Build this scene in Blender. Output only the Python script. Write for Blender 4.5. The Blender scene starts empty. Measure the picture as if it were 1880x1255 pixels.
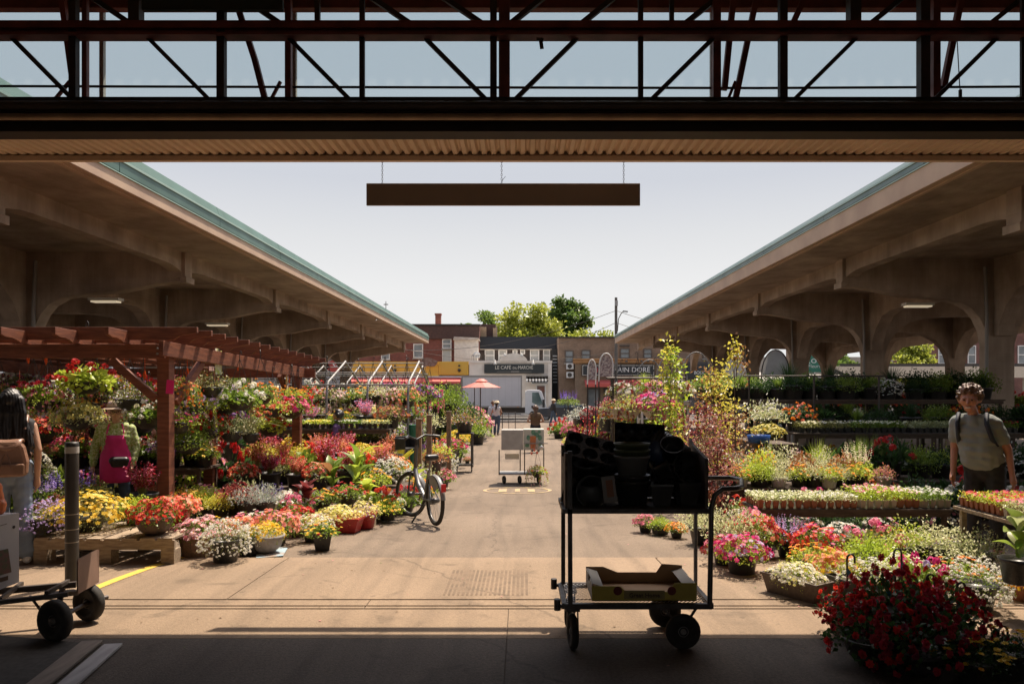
import bpy, bmesh, math, random
import numpy as np
from mathutils import Vector, Matrix, Euler

# ------------------------------------------------------------------ camera, sky, sun
SC = bpy.context.scene
COL = SC.collection
CAMH = 1.65
F = 1351.0            # focal length in pixels of the 1880 px wide photograph
VX, VY = 958.0, 716.0
cam = bpy.data.cameras.new('camera')
cam.sensor_width = 36.0
cam.lens = 36.0 * F / 1880.0
cam.shift_x = -(VX - 940.0) / 1880.0
cam.shift_y = (VY - 627.5) / 1880.0
cam.clip_start = 0.05
cam.clip_end = 2000
camo = bpy.data.objects.new('camera', cam)
COL.objects.link(camo)
camo.location = (0, 0, CAMH)
camo.rotation_euler = (math.radians(90), 0, 0)
SC.camera = camo

SUN = Vector((0.22, 0.45, 1.0)).normalized()
ELEV = math.asin(SUN.z)
W = bpy.data.worlds.new('World')
SC.world = W
W.use_nodes = True
nt = W.node_tree
bg = nt.nodes['Background']
sky = nt.nodes.new('ShaderNodeTexSky')
sky.sky_type = 'NISHITA'
sky.sun_disc = False
sky.sun_elevation = ELEV
sky.sun_rotation = math.atan2(SUN.x, SUN.y)
sky.air_density = 1.0
sky.dust_density = 3.0
sky.ozone_density = 1.0
# hazy lower sky: the clear sky model blends into pale haze towards the horizon, all the way round
def _n(t): return nt.nodes.new(t)
tcw = _n('ShaderNodeTexCoord'); spw = _n('ShaderNodeSeparateXYZ'); nt.links.new(tcw.outputs['Generated'], spw.inputs[0])
rw = _n('ShaderNodeValToRGB'); nt.links.new(spw.outputs['Z'], rw.inputs['Fac'])
HZ = [(0.0, (.86, .86, .85)), (.13, (.85, .85, .85)), (.20, (.75, .76, .78)), (.27, (.63, .655, .715)), (.45, (.62, .66, .735))]
cr = rw.color_ramp; cr.elements[0].position, cr.elements[0].color = HZ[0][0], (*HZ[0][1], 1); cr.elements[1].position, cr.elements[1].color = HZ[-1][0], (*HZ[-1][1], 1)
for p_, c_ in HZ[1:-1]:
    e_ = cr.elements.new(p_); e_.color = (*c_, 1)
scw = _n('ShaderNodeVectorMath'); scw.operation = 'SCALE'; scw.inputs['Scale'].default_value = 4.8; nt.links.new(rw.outputs['Color'], scw.inputs[0])
mrw = _n('ShaderNodeMapRange'); mrw.interpolation_type = 'SMOOTHSTEP'; mrw.inputs['From Min'].default_value = .5; mrw.inputs['From Max'].default_value = .75; nt.links.new(spw.outputs['Z'], mrw.inputs['Value'])
mxw = _n('ShaderNodeMix'); mxw.data_type = 'RGBA'; nt.links.new(mrw.outputs[0], mxw.inputs['Factor']); nt.links.new(scw.outputs[0], mxw.inputs['A']); nt.links.new(sky.outputs['Color'], mxw.inputs['B'])
nt.links.new(mxw.outputs['Result'], bg.inputs['Color'])
bg.inputs['Strength'].default_value = 0.15
sl = bpy.data.lights.new('sun', 'SUN')
sl.energy = 5.0
sl.angle = math.radians(0.53)
sl.color = (1.0, 0.86, 0.70)
so = bpy.data.objects.new('sun', sl)
COL.objects.link(so)
so.rotation_euler = SUN.to_track_quat('Z', 'Y').to_euler()
so.location = (5, 10, 30)
SC.view_settings.view_transform = 'Standard'
SC.view_settings.look = 'None'
SC.view_settings.gamma = 1
SC.view_settings.use_curve_mapping = False
SC.view_settings.exposure = 0.5
SC.cycles.max_bounces = 6
SC.cycles.transparent_max_bounces = 8
SC.cycles.use_denoising = True

# ------------------------------------------------------------------ helpers
KN = [(-60, 0), (5, 0), (7.2, -.03), (9.5, -.13), (12, -.26), (16, -.42), (20, -.48), (25, -.52), (36, -.58), (47, -.62), (60, -.65), (600, -.65)]
def gz(y):
    for (a, za), (b, zb) in zip(KN, KN[1:]):
        if y <= b:
            t = (y - a) / (b - a)
            return za + (zb - za) * t
    return KN[-1][1]
def G(px, py):
    y = 10.0
    for _ in range(60):
        y = .5 * y + .5 * F * (CAMH - gz(y)) / (py - VY)
    return Vector(((px - VX) / F * y, y, gz(y)))
def P(px, py, y):
    return Vector(((px - VX) / F * y, y, CAMH + (VY - py) / F * y))
def PX(px, y): return (px - VX) / F * y
def PZ(py, y): return CAMH + (VY - py) / F * y

class MB:
    """collects simple shapes into one mesh"""
    def __init__(s):
        s.v = []; s.f = []; s.m = []; s.sm = []
    def add(s, vs, fs, m=0, smooth=False):
        b = len(s.v)
        s.v += [tuple(v) for v in vs]
        for f in fs:
            s.f.append(tuple(i + b for i in f)); s.m.append(m); s.sm.append(smooth)
        return s
    def box(s, x0, x1, y0, y1, z0, z1, m=0):
        v = [(x0,y0,z0),(x1,y0,z0),(x1,y1,z0),(x0,y1,z0),(x0,y0,z1),(x1,y0,z1),(x1,y1,z1),(x0,y1,z1)]
        return s.add(v, [(3,2,1,0),(4,5,6,7),(0,1,5,4),(1,2,6,5),(2,3,7,6),(3,0,4,7)], m)
    def obox(s, c, d, M, m=0):
        """box centre c, half size d, 3x3 matrix M"""
        v = []
        for k in range(8):
            q = Vector(((1 if k & 1 else -1) * d[0], (1 if k & 2 else -1) * d[1], (1 if k & 4 else -1) * d[2]))
            v.append(Vector(c) + M @ q)
        return s.add(v, [(0,2,3,1),(4,5,7,6),(0,1,5,4),(1,3,7,5),(3,2,6,7),(2,0,4,6)], m)
    def bar(s, a, b, w, h=None, m=0, up=(0, 0, 1)):
        """rectangular bar from a to b; w across, h along 'up'"""
        a = Vector(a); b = Vector(b); h = h or w
        d = (b - a); L = d.length
        if L < 1e-6: return s
        d.normalize(); u = Vector(up)
        if abs(d.dot(u)) > .98: u = Vector((0, 1, 0))
        x = d.cross(u).normalized(); u = x.cross(d)
        M = Matrix((x, d, u)).transposed()
        return s.obox((a + b) / 2, (w / 2, L / 2, h / 2), M, m)
    def tube(s, pts, r, n=8, m=0, cap=True):
        pts = [Vector(p) for p in pts]
        rs = r if isinstance(r, (list, tuple)) else [r] * len(pts)
        rings = []; prev = None
        for i, p in enumerate(pts):
            d = (pts[min(i + 1, len(pts) - 1)] - pts[max(i - 1, 0)])
            if d.length < 1e-9: d = Vector((0, 0, 1))
            d.normalize()
            if prev is None:
                u = Vector((0, 0, 1)) if abs(d.z) < .9 else Vector((1, 0, 0))
                prev = d.cross(u).normalized()
            x = (prev - d * prev.dot(d)).normalized(); prev = x
            y = d.cross(x)
            rings.append([p + (x * math.cos(2 * math.pi * k / n) + y * math.sin(2 * math.pi * k / n)) * rs[i] for k in range(n)])
        vs = [v for R in rings for v in R]; fs = []
        for i in range(len(rings) - 1):
            for k in range(n):
                k2 = (k + 1) % n
                fs.append((i*n+k, i*n+k2, (i+1)*n+k2, (i+1)*n+k))
        s.add(vs, fs, m, True)
        if cap:
            s.add(rings[0], [tuple(range(n))[::-1]], m); s.add(rings[-1], [tuple(range(n))], m)
        return s
    def lathe(s, prof, n=16, c=(0, 0, 0), m=0, smooth=True, a0=0.0):
        vs = []; fs = []
        for r, z in prof:
            for k in range(n):
                a = 2 * math.pi * k / n + a0
                vs.append((c[0] + r * math.cos(a), c[1] + r * math.sin(a), c[2] + z))
        for i in range(len(prof) - 1):
            for k in range(n):
                k2 = (k + 1) % n
                fs.append((i*n+k, i*n+k2, (i+1)*n+k2, (i+1)*n+k))
        return s.add(vs, fs, m, smooth)
    def disc(s, c, r, n=16, nrm=(0, 0, 1), m=0):
        q = Vector(nrm).to_track_quat('Z', 'Y')
        vs = [Vector(c) + q @ Vector((r * math.cos(2*math.pi*k/n), r * math.sin(2*math.pi*k/n), 0)) for k in range(n)]
        return s.add(vs, [tuple(range(n))], m)
    def extr(s, poly, ax, a, b, m=0, smooth=False):
        """extrude a 2-D polygon along axis ax ('x','y','z') between a and b"""
        def mk(p, t):
            if ax == 'x': return (t, p[0], p[1])
            if ax == 'y': return (p[0], t, p[1])
            return (p[0], p[1], t)
        n = len(poly)
        vs = [mk(p, a) for p in poly] + [mk(p, b) for p in poly]
        fs = [tuple(range(n))[::-1], tuple(range(n, 2*n))] + [(i, (i+1) % n, n + (i+1) % n, n + i) for i in range(n)]
        return s.add(vs, fs, m, smooth)
    def mesh(s, name, mats=()):
        me = bpy.data.meshes.new(name)
        me.from_pydata(s.v, [], s.f)
        for mt in (mats if isinstance(mats, (list, tuple)) else [mats]): me.materials.append(mt)
        me.polygons.foreach_set('material_index', s.m)
        me.polygons.foreach_set('use_smooth', s.sm)
        me.update()
        return me
    def build(s, name, mats, parent=None, loc=None, bevel=0):
        me = s.mesh(name, mats)
        bm = bmesh.new(); bm.from_mesh(me); bmesh.ops.recalc_face_normals(bm, faces=bm.faces); bm.to_mesh(me); bm.free()
        return link(name, me, parent, loc, bevel)

def link(name, me, parent=None, loc=None, bevel=0):
    o = bpy.data.objects.new(name, me)
    COL.objects.link(o)
    if parent: o.parent = parent
    if loc is not None: o.location = loc
    if bevel:
        b = o.modifiers.new('bevel', 'BEVEL'); b.width = bevel; b.segments = 2; b.limit_method = 'ANGLE'; b.angle_limit = .6
    return o
def tag(o, label=None, cat=None, group=None, kind=None):
    if label: o['label'] = label
    if cat: o['category'] = cat
    if group: o['group'] = group
    if kind: o['kind'] = kind
    return o
def thing(name, label, cat, loc=(0, 0, 0), rz=0, group=None):
    o = bpy.data.objects.new(name, None)
    COL.objects.link(o)
    o.empty_display_size = .1
    o.location = loc; o.rotation_euler = (0, 0, rz)
    return tag(o, label, cat, group)
def struct(o): o['kind'] = 'structure'; return o
def stuff(o): o['kind'] = 'stuff'; return o
def bx(name, b, mt, parent=None, bevel=0):
    return MB().box(*b).build(name, mt, parent, None, bevel)

# ------------------------------------------------------------------ materials
MC = {}
def mat(name, c, rough=.7, c2=None, scale=8, bump=0, bscale=60, metal=0, emit=0, detail=5, spec=.5, stretch=None, coat=0, lo=.35, hi=.65):
    if name in MC: return MC[name]
    m = bpy.data.materials.new(name); m.use_nodes = True
    n = m.node_tree.nodes; l = m.node_tree.links
    p = n['Principled BSDF']
    p.inputs['Base Color'].default_value = (*c, 1)
    p.inputs['Roughness'].default_value = rough
    p.inputs['Metallic'].default_value = metal
    p.inputs['Specular IOR Level'].default_value = spec
    p.inputs['Coat Weight'].default_value = coat
    if emit:
        p.inputs['Emission Color'].default_value = (*c, 1); p.inputs['Emission Strength'].default_value = emit
    tc = n.new('ShaderNodeTexCoord')
    vec = tc.outputs['Object']
    if stretch:
        mp = n.new('ShaderNodeMapping'); mp.inputs['Scale'].default_value = stretch
        l.new(vec, mp.inputs['Vector']); vec = mp.outputs['Vector']
    if c2:
        t = n.new('ShaderNodeTexNoise'); t.inputs['Scale'].default_value = scale; t.inputs['Detail'].default_value = detail
        l.new(vec, t.inputs['Vector'])
        r = n.new('ShaderNodeMapRange'); r.inputs['From Min'].default_value = lo; r.inputs['From Max'].default_value = hi
        l.new(t.outputs['Fac'], r.inputs['Value'])
        mx = n.new('ShaderNodeMix'); mx.data_type = 'RGBA'
        mx.inputs['A'].default_value = (*c, 1); mx.inputs['B'].default_value = (*c2, 1)
        l.new(r.outputs['Result'], mx.inputs['Factor']); l.new(mx.outputs['Result'], p.inputs['Base Color'])
        rr = n.new('ShaderNodeMapRange'); rr.inputs['To Min'].default_value = max(0, rough - .12); rr.inputs['To Max'].default_value = min(1, rough + .12)
        l.new(t.outputs['Fac'], rr.inputs['Value']); l.new(rr.outputs['Result'], p.inputs['Roughness'])
    if bump:
        t = n.new('ShaderNodeTexNoise'); t.inputs['Scale'].default_value = bscale; t.inputs['Detail'].default_value = 6
        l.new(vec, t.inputs['Vector'])
        b = n.new('ShaderNodeBump'); b.inputs['Strength'].default_value = bump; b.inputs['Distance'].default_value = .01
        l.new(t.outputs['Fac'], b.inputs['Height']); l.new(b.outputs['Normal'], p.inputs['Normal'])
    MC[name] = m
    return m
def leafmat(name, c, c2, trans=.48, rough=.42, scale=6):
    """thin leaf or petal: reflects and lets light through"""
    if name in MC: return MC[name]
    m = bpy.data.materials.new(name); m.use_nodes = True
    n = m.node_tree.nodes; l = m.node_tree.links
    out = n['Material Output']; p = n['Principled BSDF']
    p.inputs['Roughness'].default_value = rough
    p.inputs['Specular IOR Level'].default_value = .6
    g = n.new('ShaderNodeNewGeometry'); oi = n.new('ShaderNodeObjectInfo')
    t = n.new('ShaderNodeTexNoise'); t.inputs['Scale'].default_value = scale; t.inputs['Detail'].default_value = 3
    l.new(g.outputs['Position'], t.inputs['Vector'])
    a = n.new('ShaderNodeMath'); a.operation = 'MULTIPLY_ADD'; a.inputs[1].default_value = 1.6; a.inputs[2].default_value = -.55
    l.new(t.outputs['Fac'], a.inputs[0])
    a2 = n.new('ShaderNodeMath'); a2.operation = 'MULTIPLY_ADD'; a2.inputs[1].default_value = .45; a2.use_clamp = True
    l.new(oi.outputs['Random'], a2.inputs[0]); l.new(a.outputs[0], a2.inputs[2])
    mx = n.new('ShaderNodeMix'); mx.data_type = 'RGBA'
    mx.inputs['A'].default_value = (*c, 1); mx.inputs['B'].default_value = (*c2, 1)
    l.new(a2.outputs[0], mx.inputs['Factor']); l.new(mx.outputs['Result'], p.inputs['Base Color'])
    tr = n.new('ShaderNodeBsdfTranslucent'); l.new(mx.outputs['Result'], tr.inputs['Color'])
    ms = n.new('ShaderNodeMixShader'); ms.inputs[0].default_value = trans
    l.new(p.outputs[0], ms.inputs[1]); l.new(tr.outputs[0], ms.inputs[2]); l.new(ms.outputs[0], out.inputs['Surface'])
    MC[name] = m
    return m
def brickmat(name, c1, c2, mortar, sc=3.0):
    if name in MC: return MC[name]
    m = bpy.data.materials.new(name); m.use_nodes = True
    n = m.node_tree.nodes; l = m.node_tree.links; p = n['Principled BSDF']
    tc = n.new('ShaderNodeTexCoord'); sp = n.new('ShaderNodeSeparateXYZ'); cb = n.new('ShaderNodeCombineXYZ'); ad = n.new('ShaderNodeMath')
    l.new(tc.outputs['Object'], sp.inputs[0]); l.new(sp.outputs['X'], ad.inputs[0]); l.new(sp.outputs['Y'], ad.inputs[1])
    l.new(ad.outputs[0], cb.inputs['X']); l.new(sp.outputs['Z'], cb.inputs['Y'])
    b = n.new('ShaderNodeTexBrick'); b.inputs['Scale'].default_value = sc
    b.inputs['Color1'].default_value = (*c1, 1); b.inputs['Color2'].default_value = (*c2, 1); b.inputs['Mortar'].default_value = (*mortar, 1)
    b.inputs['Mortar Size'].default_value = .02
    l.new(cb.outputs[0], b.inputs['Vector'])
    t = n.new('ShaderNodeTexNoise'); t.inputs['Scale'].default_value = 1.3; l.new(tc.outputs['Object'], t.inputs['Vector'])
    mx = n.new('ShaderNodeMix'); mx.data_type = 'RGBA'; mx.blend_type = 'MULTIPLY'; mx.inputs['Factor'].default_value = .6
    l.new(b.outputs['Color'], mx.inputs['A']); l.new(t.outputs['Fac'], mx.inputs['B']); l.new(mx.outputs['Result'], p.inputs['Base Color'])
    p.inputs['Roughness'].default_value = .85
    MC[name] = m
    return m

def text_mesh(txt, size, depth=.01, font_scale_x=1.0):
    cu = bpy.data.curves.new('lettering', 'FONT'); cu.body = txt; cu.size = size; cu.extrude = depth / 2
    cu.align_x = 'CENTER'; cu.align_y = 'CENTER'; cu.resolution_u = 3
    o = bpy.data.objects.new('lettering', cu); COL.objects.link(o)
    dg = bpy.context.evaluated_depsgraph_get()
    me = bpy.data.meshes.new_from_object(o.evaluated_get(dg))
    bpy.data.objects.remove(o); bpy.data.curves.remove(cu)
    for v in me.vertices: v.co.x *= font_scale_x
    return me
def lettering(txt, size, mt, parent, loc, sx=1.0, rot=(math.pi/2, 0, 0), width=None, name='lettering'):
    me = text_mesh(txt, size, .012, sx)
    if width:
        xs = [v.co.x for v in me.vertices]; k = width / (max(xs) - min(xs))
        for v in me.vertices: v.co.x *= k
    me.materials.clear(); me.materials.append(mt)
    o = link(name, me, parent, loc); o.rotation_euler = rot
    return o

RNG = random.Random(7)
concrete_c = mat('shed concrete', (.44, .345, .265), .9, (.27, .205, .155), 1.2, .25, 30, detail=8)
def weather(m, k=.45, boards=True):
    # rain streaks running down and the faint lines of the formwork boards
    n = m.node_tree.nodes; l = m.node_tree.links; p = n['Principled BSDF']; src = p.inputs['Base Color'].links[0].from_socket
    tc = n['Texture Coordinate']; mp = n.new('ShaderNodeMapping'); mp.inputs['Scale'].default_value = (2.6, 2.6, .35); l.new(tc.outputs['Object'], mp.inputs['Vector'])
    t = n.new('ShaderNodeTexNoise'); t.inputs['Scale'].default_value = 1.6; t.inputs['Detail'].default_value = 8; t.inputs['Roughness'].default_value = .7; l.new(mp.outputs[0], t.inputs['Vector'])
    r = n.new('ShaderNodeMapRange'); r.inputs['From Min'].default_value = .42; r.inputs['From Max'].default_value = .72; r.inputs['To Min'].default_value = 1.08; r.inputs['To Max'].default_value = 1 - k; l.new(t.outputs['Fac'], r.inputs['Value'])
    v = n.new('ShaderNodeVectorMath'); v.operation = 'SCALE'; l.new(src, v.inputs[0]); l.new(r.outputs[0], v.inputs['Scale']); l.new(v.outputs[0], p.inputs['Base Color'])
    if boards:
        w = n.new('ShaderNodeTexWave'); w.bands_direction = 'Z'; w.inputs['Scale'].default_value = 1.9; w.inputs['Distortion'].default_value = .3; l.new(tc.outputs['Object'], w.inputs['Vector'])
        w2 = n.new('ShaderNodeTexWave'); w2.bands_direction = 'X'; w2.inputs['Scale'].default_value = 1.3; w2.inputs['Distortion'].default_value = .3; l.new(tc.outputs['Object'], w2.inputs['Vector'])
        pw = n.new('ShaderNodeMath'); pw.operation = 'MULTIPLY'; l.new(w.outputs['Fac'], pw.inputs[0]); l.new(w2.outputs['Fac'], pw.inputs[1])
        rr = n.new('ShaderNodeMapRange'); rr.inputs['From Max'].default_value = .06; l.new(pw.outputs[0], rr.inputs['Value'])
        b = n.new('ShaderNodeBump'); b.inputs['Strength'].default_value = .35; b.inputs['Distance'].default_value = .01; l.new(rr.outputs[0], b.inputs['Height'])
        ob = p.inputs['Normal'].links[0].from_socket; l.new(ob, b.inputs['Normal']); l.new(b.outputs[0], p.inputs['Normal'])
weather(concrete_c, .22)
black_plastic = mat('black plastic', (.026, .025, .024), .38, (.05, .047, .043), 14)
steel_dark = mat('dark steel', (.05, .045, .042), .55, (.09, .07, .055), 20, metal=.3)
steel_grey = mat('galvanised steel', (.33, .32, .31), .6, (.24, .23, .22), 14, metal=.3)
rust_red = mat('red oxide paint', (.27, .06, .04), .6, (.15, .035, .025), 5, .1)
wood_red = mat('red stained cedar', (.24, .085, .042), .6, (.14, .045, .024), 5, .25, 25, stretch=(1, 1, 6))
wood_grey = mat('weathered pallet wood', (.42, .33, .23), .85, (.26, .19, .13), 6, .4, 30, stretch=(1.5, 8, 8))
soil = mat('potting soil', (.035, .025, .018), .95, (.06, .04, .03), 40, .6, 80)
white_paint = mat('white paint', (.78, .77, .74), .5, (.66, .65, .62), 3)
rubber = mat('tyre rubber', (.022, .02, .019), .8, (.04, .036, .03), 25, .2)
# ------------------------------------------------------------------ ground
def sheet(name, x0, x1, y0, y1, mt, lift=0, nx=1, extra=()):
    ys = sorted(set([y0, y1] + [k for k, _ in KN if y0 < k < y1] + [y for y in extra if y0 < y < y1]))
    b = MB(); vs = []; fs = []
    for y in ys:
        for i in range(nx + 1):
            vs.append((x0 + (x1 - x0) * i / nx, y, gz(y) + lift))
    for j in range(len(ys) - 1):
        for i in range(nx):
            a = j * (nx + 1) + i
            fs.append((a, a + 1, a + nx + 2, a + nx + 1))
    b.add(vs, fs)
    return b.build(name, mt)
def ground_mat(name, c, c2, speck, cracks=.35):
    m = mat(name, c, .88, c2, .55, .5, 90, detail=9, lo=.3, hi=.7)
    n = m.node_tree.nodes; l = m.node_tree.links; p = n['Principled BSDF']
    src = p.inputs['Base Color'].links[0].from_socket
    tc = n['Texture Coordinate']
    t = n.new('ShaderNodeTexNoise'); t.inputs['Scale'].default_value = 45; t.inputs['Detail'].default_value = 4; t.inputs['Roughness'].default_value = .8
    l.new(tc.outputs['Object'], t.inputs['Vector'])
    r = n.new('ShaderNodeMapRange'); r.inputs['From Min'].default_value = .35; r.inputs['From Max'].default_value = .65
    r.inputs['To Min'].default_value = 1 - speck; r.inputs['To Max'].default_value = 1 + speck
    l.new(t.outputs['Fac'], r.inputs['Value'])
    # dirt stains with a shape of their own
    t2 = n.new('ShaderNodeTexNoise'); t2.inputs['Scale'].default_value = 2.3; t2.inputs['Detail'].default_value = 7; t2.inputs['Distortion'].default_value = 1.2
    l.new(tc.outputs['Object'], t2.inputs['Vector'])
    r2 = n.new('ShaderNodeMapRange'); r2.inputs['From Min'].default_value = .58; r2.inputs['From Max'].default_value = .72
    r2.inputs['To Min'].default_value = 1; r2.inputs['To Max'].default_value = .66
    l.new(t2.outputs['Fac'], r2.inputs['Value'])
    v = n.new('ShaderNodeTexVoronoi'); v.feature = 'DISTANCE_TO_EDGE'; v.inputs['Scale'].default_value = cracks
    nz = n.new('ShaderNodeTexNoise'); nz.inputs['Scale'].default_value = 3; nz.inputs['Detail'].default_value = 5
    l.new(tc.outputs['Object'], nz.inputs['Vector'])
    mv = n.new('ShaderNodeMix'); mv.data_type = 'VECTOR'; mv.inputs['Factor'].default_value = .25
    l.new(tc.outputs['Object'], mv.inputs['A']); l.new(nz.outputs['Color'], mv.inputs['B'])
    l.new(mv.outputs['Result'], v.inputs['Vector'])
    r3 = n.new('ShaderNodeMapRange'); r3.inputs['From Min'].default_value = .0; r3.inputs['From Max'].default_value = .0035
    r3.inputs['To Min'].default_value = .62; r3.inputs['To Max'].default_value = 1
    l.new(v.outputs['Distance'], r3.inputs['Value'])
    mp = n.new('ShaderNodeMapping'); mp.inputs['Scale'].default_value = (3.2, .22, 1); mp.inputs['Rotation'].default_value = (0, 0, .12); l.new(tc.outputs['Object'], mp.inputs['Vector'])
    t5 = n.new('ShaderNodeTexNoise'); t5.inputs['Scale'].default_value = 1.4; t5.inputs['Detail'].default_value = 6; t5.inputs['Distortion'].default_value = .5; l.new(mp.outputs[0], t5.inputs['Vector'])
    r5 = n.new('ShaderNodeMapRange'); r5.inputs['From Min'].default_value = .45; r5.inputs['From Max'].default_value = .68; r5.inputs['To Min'].default_value = 1.04; r5.inputs['To Max'].default_value = .80; l.new(t5.outputs['Fac'], r5.inputs['Value'])
    t6 = n.new('ShaderNodeTexNoise'); t6.inputs['Scale'].default_value = 7; t6.inputs['Detail'].default_value = 2; l.new(tc.outputs['Object'], t6.inputs['Vector'])
    r6 = n.new('ShaderNodeMapRange'); r6.inputs['From Min'].default_value = .70; r6.inputs['From Max'].default_value = .74; r6.inputs['To Min'].default_value = 1; r6.inputs['To Max'].default_value = .7; l.new(t6.outputs['Fac'], r6.inputs['Value'])
    a0 = n.new('ShaderNodeMath'); a0.operation = 'MULTIPLY'; l.new(r5.outputs[0], a0.inputs[0]); l.new(r6.outputs[0], a0.inputs[1])
    a1 = n.new('ShaderNodeMath'); a1.operation = 'MULTIPLY'; l.new(a0.outputs[0], a1.inputs[0]); l.new(r2.outputs[0], a1.inputs[1])
    a = n.new('ShaderNodeMath'); a.operation = 'MULTIPLY'; l.new(r.outputs[0], a.inputs[0]); l.new(a1.outputs[0], a.inputs[1])
    a2 = n.new('ShaderNodeMath'); a2.operation = 'MULTIPLY'; l.new(a.outputs[0], a2.inputs[0]); l.new(r3.outputs[0], a2.inputs[1])
    mx = n.new('ShaderNodeVectorMath'); mx.operation = 'SCALE'
    l.new(src, mx.inputs[0]); l.new(a2.outputs[0], mx.inputs['Scale']); l.new(mx.outputs[0], p.inputs['Base Color'])
    return m
asphalt = ground_mat('worn asphalt', (.196, .143, .097), (.148, .109, .076), .25)
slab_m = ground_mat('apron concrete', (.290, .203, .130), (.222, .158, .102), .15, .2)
shade_floor_m = ground_mat('shaded floor concrete', (.125, .10, .08), (.075, .06, .05), .35, .25)  # floor under the roof made darker: its shade is put into the colour
joint_m = mat('joint dirt', (.09, .065, .045), .95)
struct(sheet('ground', -400, 400, -40, 600, asphalt, -.012))
# concrete apron in slabs with open joints, each slab a part of the apron
ap = thing('concrete_apron', None, None); del_keys = None
struct(ap)
def slab(x0, x1, y0, y1, mt=slab_m, parent=ap, g=.005, th=.1):
    ys = [y0 + g] + [k for k, _ in KN if y0 + g < k < y1 - g] + [y1 - g]
    b = MB(); n = len(ys)
    vs = [(x, y, gz(y) + dz) for y in ys for (x, dz) in ((x0 + g, 0), (x1 - g, 0), (x0 + g, -.08), (x1 - g, -.08))]
    fs = []
    for j in range(n - 1):
        a = 4 * j; c = a + 4
        fs += [(a, a+1, c+1, c), (a+2, c+2, c+3, a+3), (a, c, c+2, a+2), (a+1, a+3, c+3, c+1)]
    fs += [(0, 2, 3, 1), (4*(n-1), 4*(n-1)+1, 4*(n-1)+3, 4*(n-1)+2)]
    b.add(vs, fs)
    return b.build('slab', mt, parent)
struct(sheet('joint_bed', -14, 14, -8, 7.46, joint_m, -.009))
XS = [-14, -10.6, -7.2, -3.9, -2.35, 1.35, 4.6, 7.9, 11, 14]
for a, c in zip(XS, XS[1:]):
    slab(a, c, 5.86, 7.46)
XS2 = [-14, -9.5, -5.1, -1.2, 2.6, 6.5, 10.2, 14]
for a, c in zip(XS2, XS2[1:]):
    slab(a, c, 5.60, 5.66, g=.004)
    slab(a, c, 5.68, 5.84, g=.004)
XS3 = [-14, -9, -4.6, -.1, 4.2, 8.8, 14]
for a, c in zip(XS3, XS3[1:]):
    slab(a, c, 4.9, 5.58, g=.003)
    slab(a, c, .5, 4.9, shade_floor_m, g=.003)
slab(-14, 14, -8, .5, shade_floor_m)
# ribbed ramp patch
rp = MB()
for i in range(17):
    y = 5.98 + i * 0; 
x0, x1 = -.64, .07
for i in range(19):
    xa = x0 + (x1 - x0) * i / 19
    rp.add([(xa, 5.98, gz(5.98)+.0035), (xa + .018, 5.98, gz(5.98)+.0035), (xa + .022 , 6.85, gz(6.85)+.0035), (xa, 6.85, gz(6.85)+.0035)], [(0, 1, 2, 3)])
struct(rp.build('ramp_grooves', mat('groove dirt', (.14, .098, .064), .95, (.22, .152, .10), 9)))
# painted yellow kerb line
yel = mat('worn yellow road paint', (.72, .47, .06), .7, (.5, .34, .09), 14, lo=.45, hi=.75)
pts = [G(168, 1082), G(215, 1063), G(262, 1046), G(300, 1033), G(334, 1022)]
b = MB(); vs = []
for i, p in enumerate(pts):
    d = (pts[min(i+1, 4)] - pts[max(i-1, 0)]).normalized(); n = Vector((-d.y, d.x, 0)) * .045
    vs += [(p.x - n.x, p.y - n.y, gz(p.y) + .004), (p.x + n.x, p.y + n.y, gz(p.y) + .004)]
b.add(vs, [(2*i, 2*i+1, 2*i+3, 2*i+2) for i in range(4)])
struct(b.build('painted_line', yel))
# faded yellow ring painted on the asphalt by the far trolley, blue paint by the grey bowl
yel2 = mat('faded yellow paint', (.55, .40, .17), .85, (.34, .25, .17), 9, lo=.42, hi=.58)
b = MB(); c0 = G(950, 899); vs = []; N = 40
for k in range(N):
    a = 2 * math.pi * k / N
    for r in (.70, .63):
        x, y = c0.x + r * math.cos(a), c0.y + r * .95 * math.sin(a)
        vs.append((x, y, gz(y) - .004))
b.add(vs, [(2*k, 2*k+1, (2*k+3) % (2*N), (2*k+2) % (2*N)) for k in range(N)])
for (dx, wx) in ((-.3, .16), (0, .1), (.28, .14)):
    x = c0.x + dx; b.add([(x - wx/2, c0.y - .3, gz(c0.y-.3) - .004), (x + wx/2, c0.y - .3, gz(c0.y-.3) - .004), (x + wx/2, c0.y + .3, gz(c0.y+.3) - .004), (x - wx/2, c0.y + .3, gz(c0.y+.3) - .004)], [(0, 1, 2, 3)])
struct(b.build('painted_ring', yel2))
blu = mat('faded blue paint', (.3, .4, .45), .85, (.33, .25, .19), 7, lo=.4, hi=.6)
b = MB(); q = [G(470, 1024), G(520, 1020), G(528, 1006), G(512, 1003), G(500, 1012), G(472, 1014)]
b.add([(p.x, p.y, gz(p.y) + .004) for p in q], [tuple(range(6))])
struct(b.build('painted_patch', blu))
# kerb of the street in front of the shops, road and far pavement
kerb_m = mat('kerb concrete', (.42, .37, .31), .9, (.3, .27, .23), 2)
struct(bx('kerb', (-60, 60, 52.0, 52.3, -.7, gz(52) + .13), kerb_m))
struct(bx('road', (-120, 120, 52.3, 63.0, -.8, gz(52) + .008), mat('road asphalt', (.11, .1, .09), .9, (.08, .072, .066), 3, .3, 40)))
struct(bx('pavement', (-120, 120, 63.0, 66.0, -.8, gz(63) + .13), kerb_m))
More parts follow.
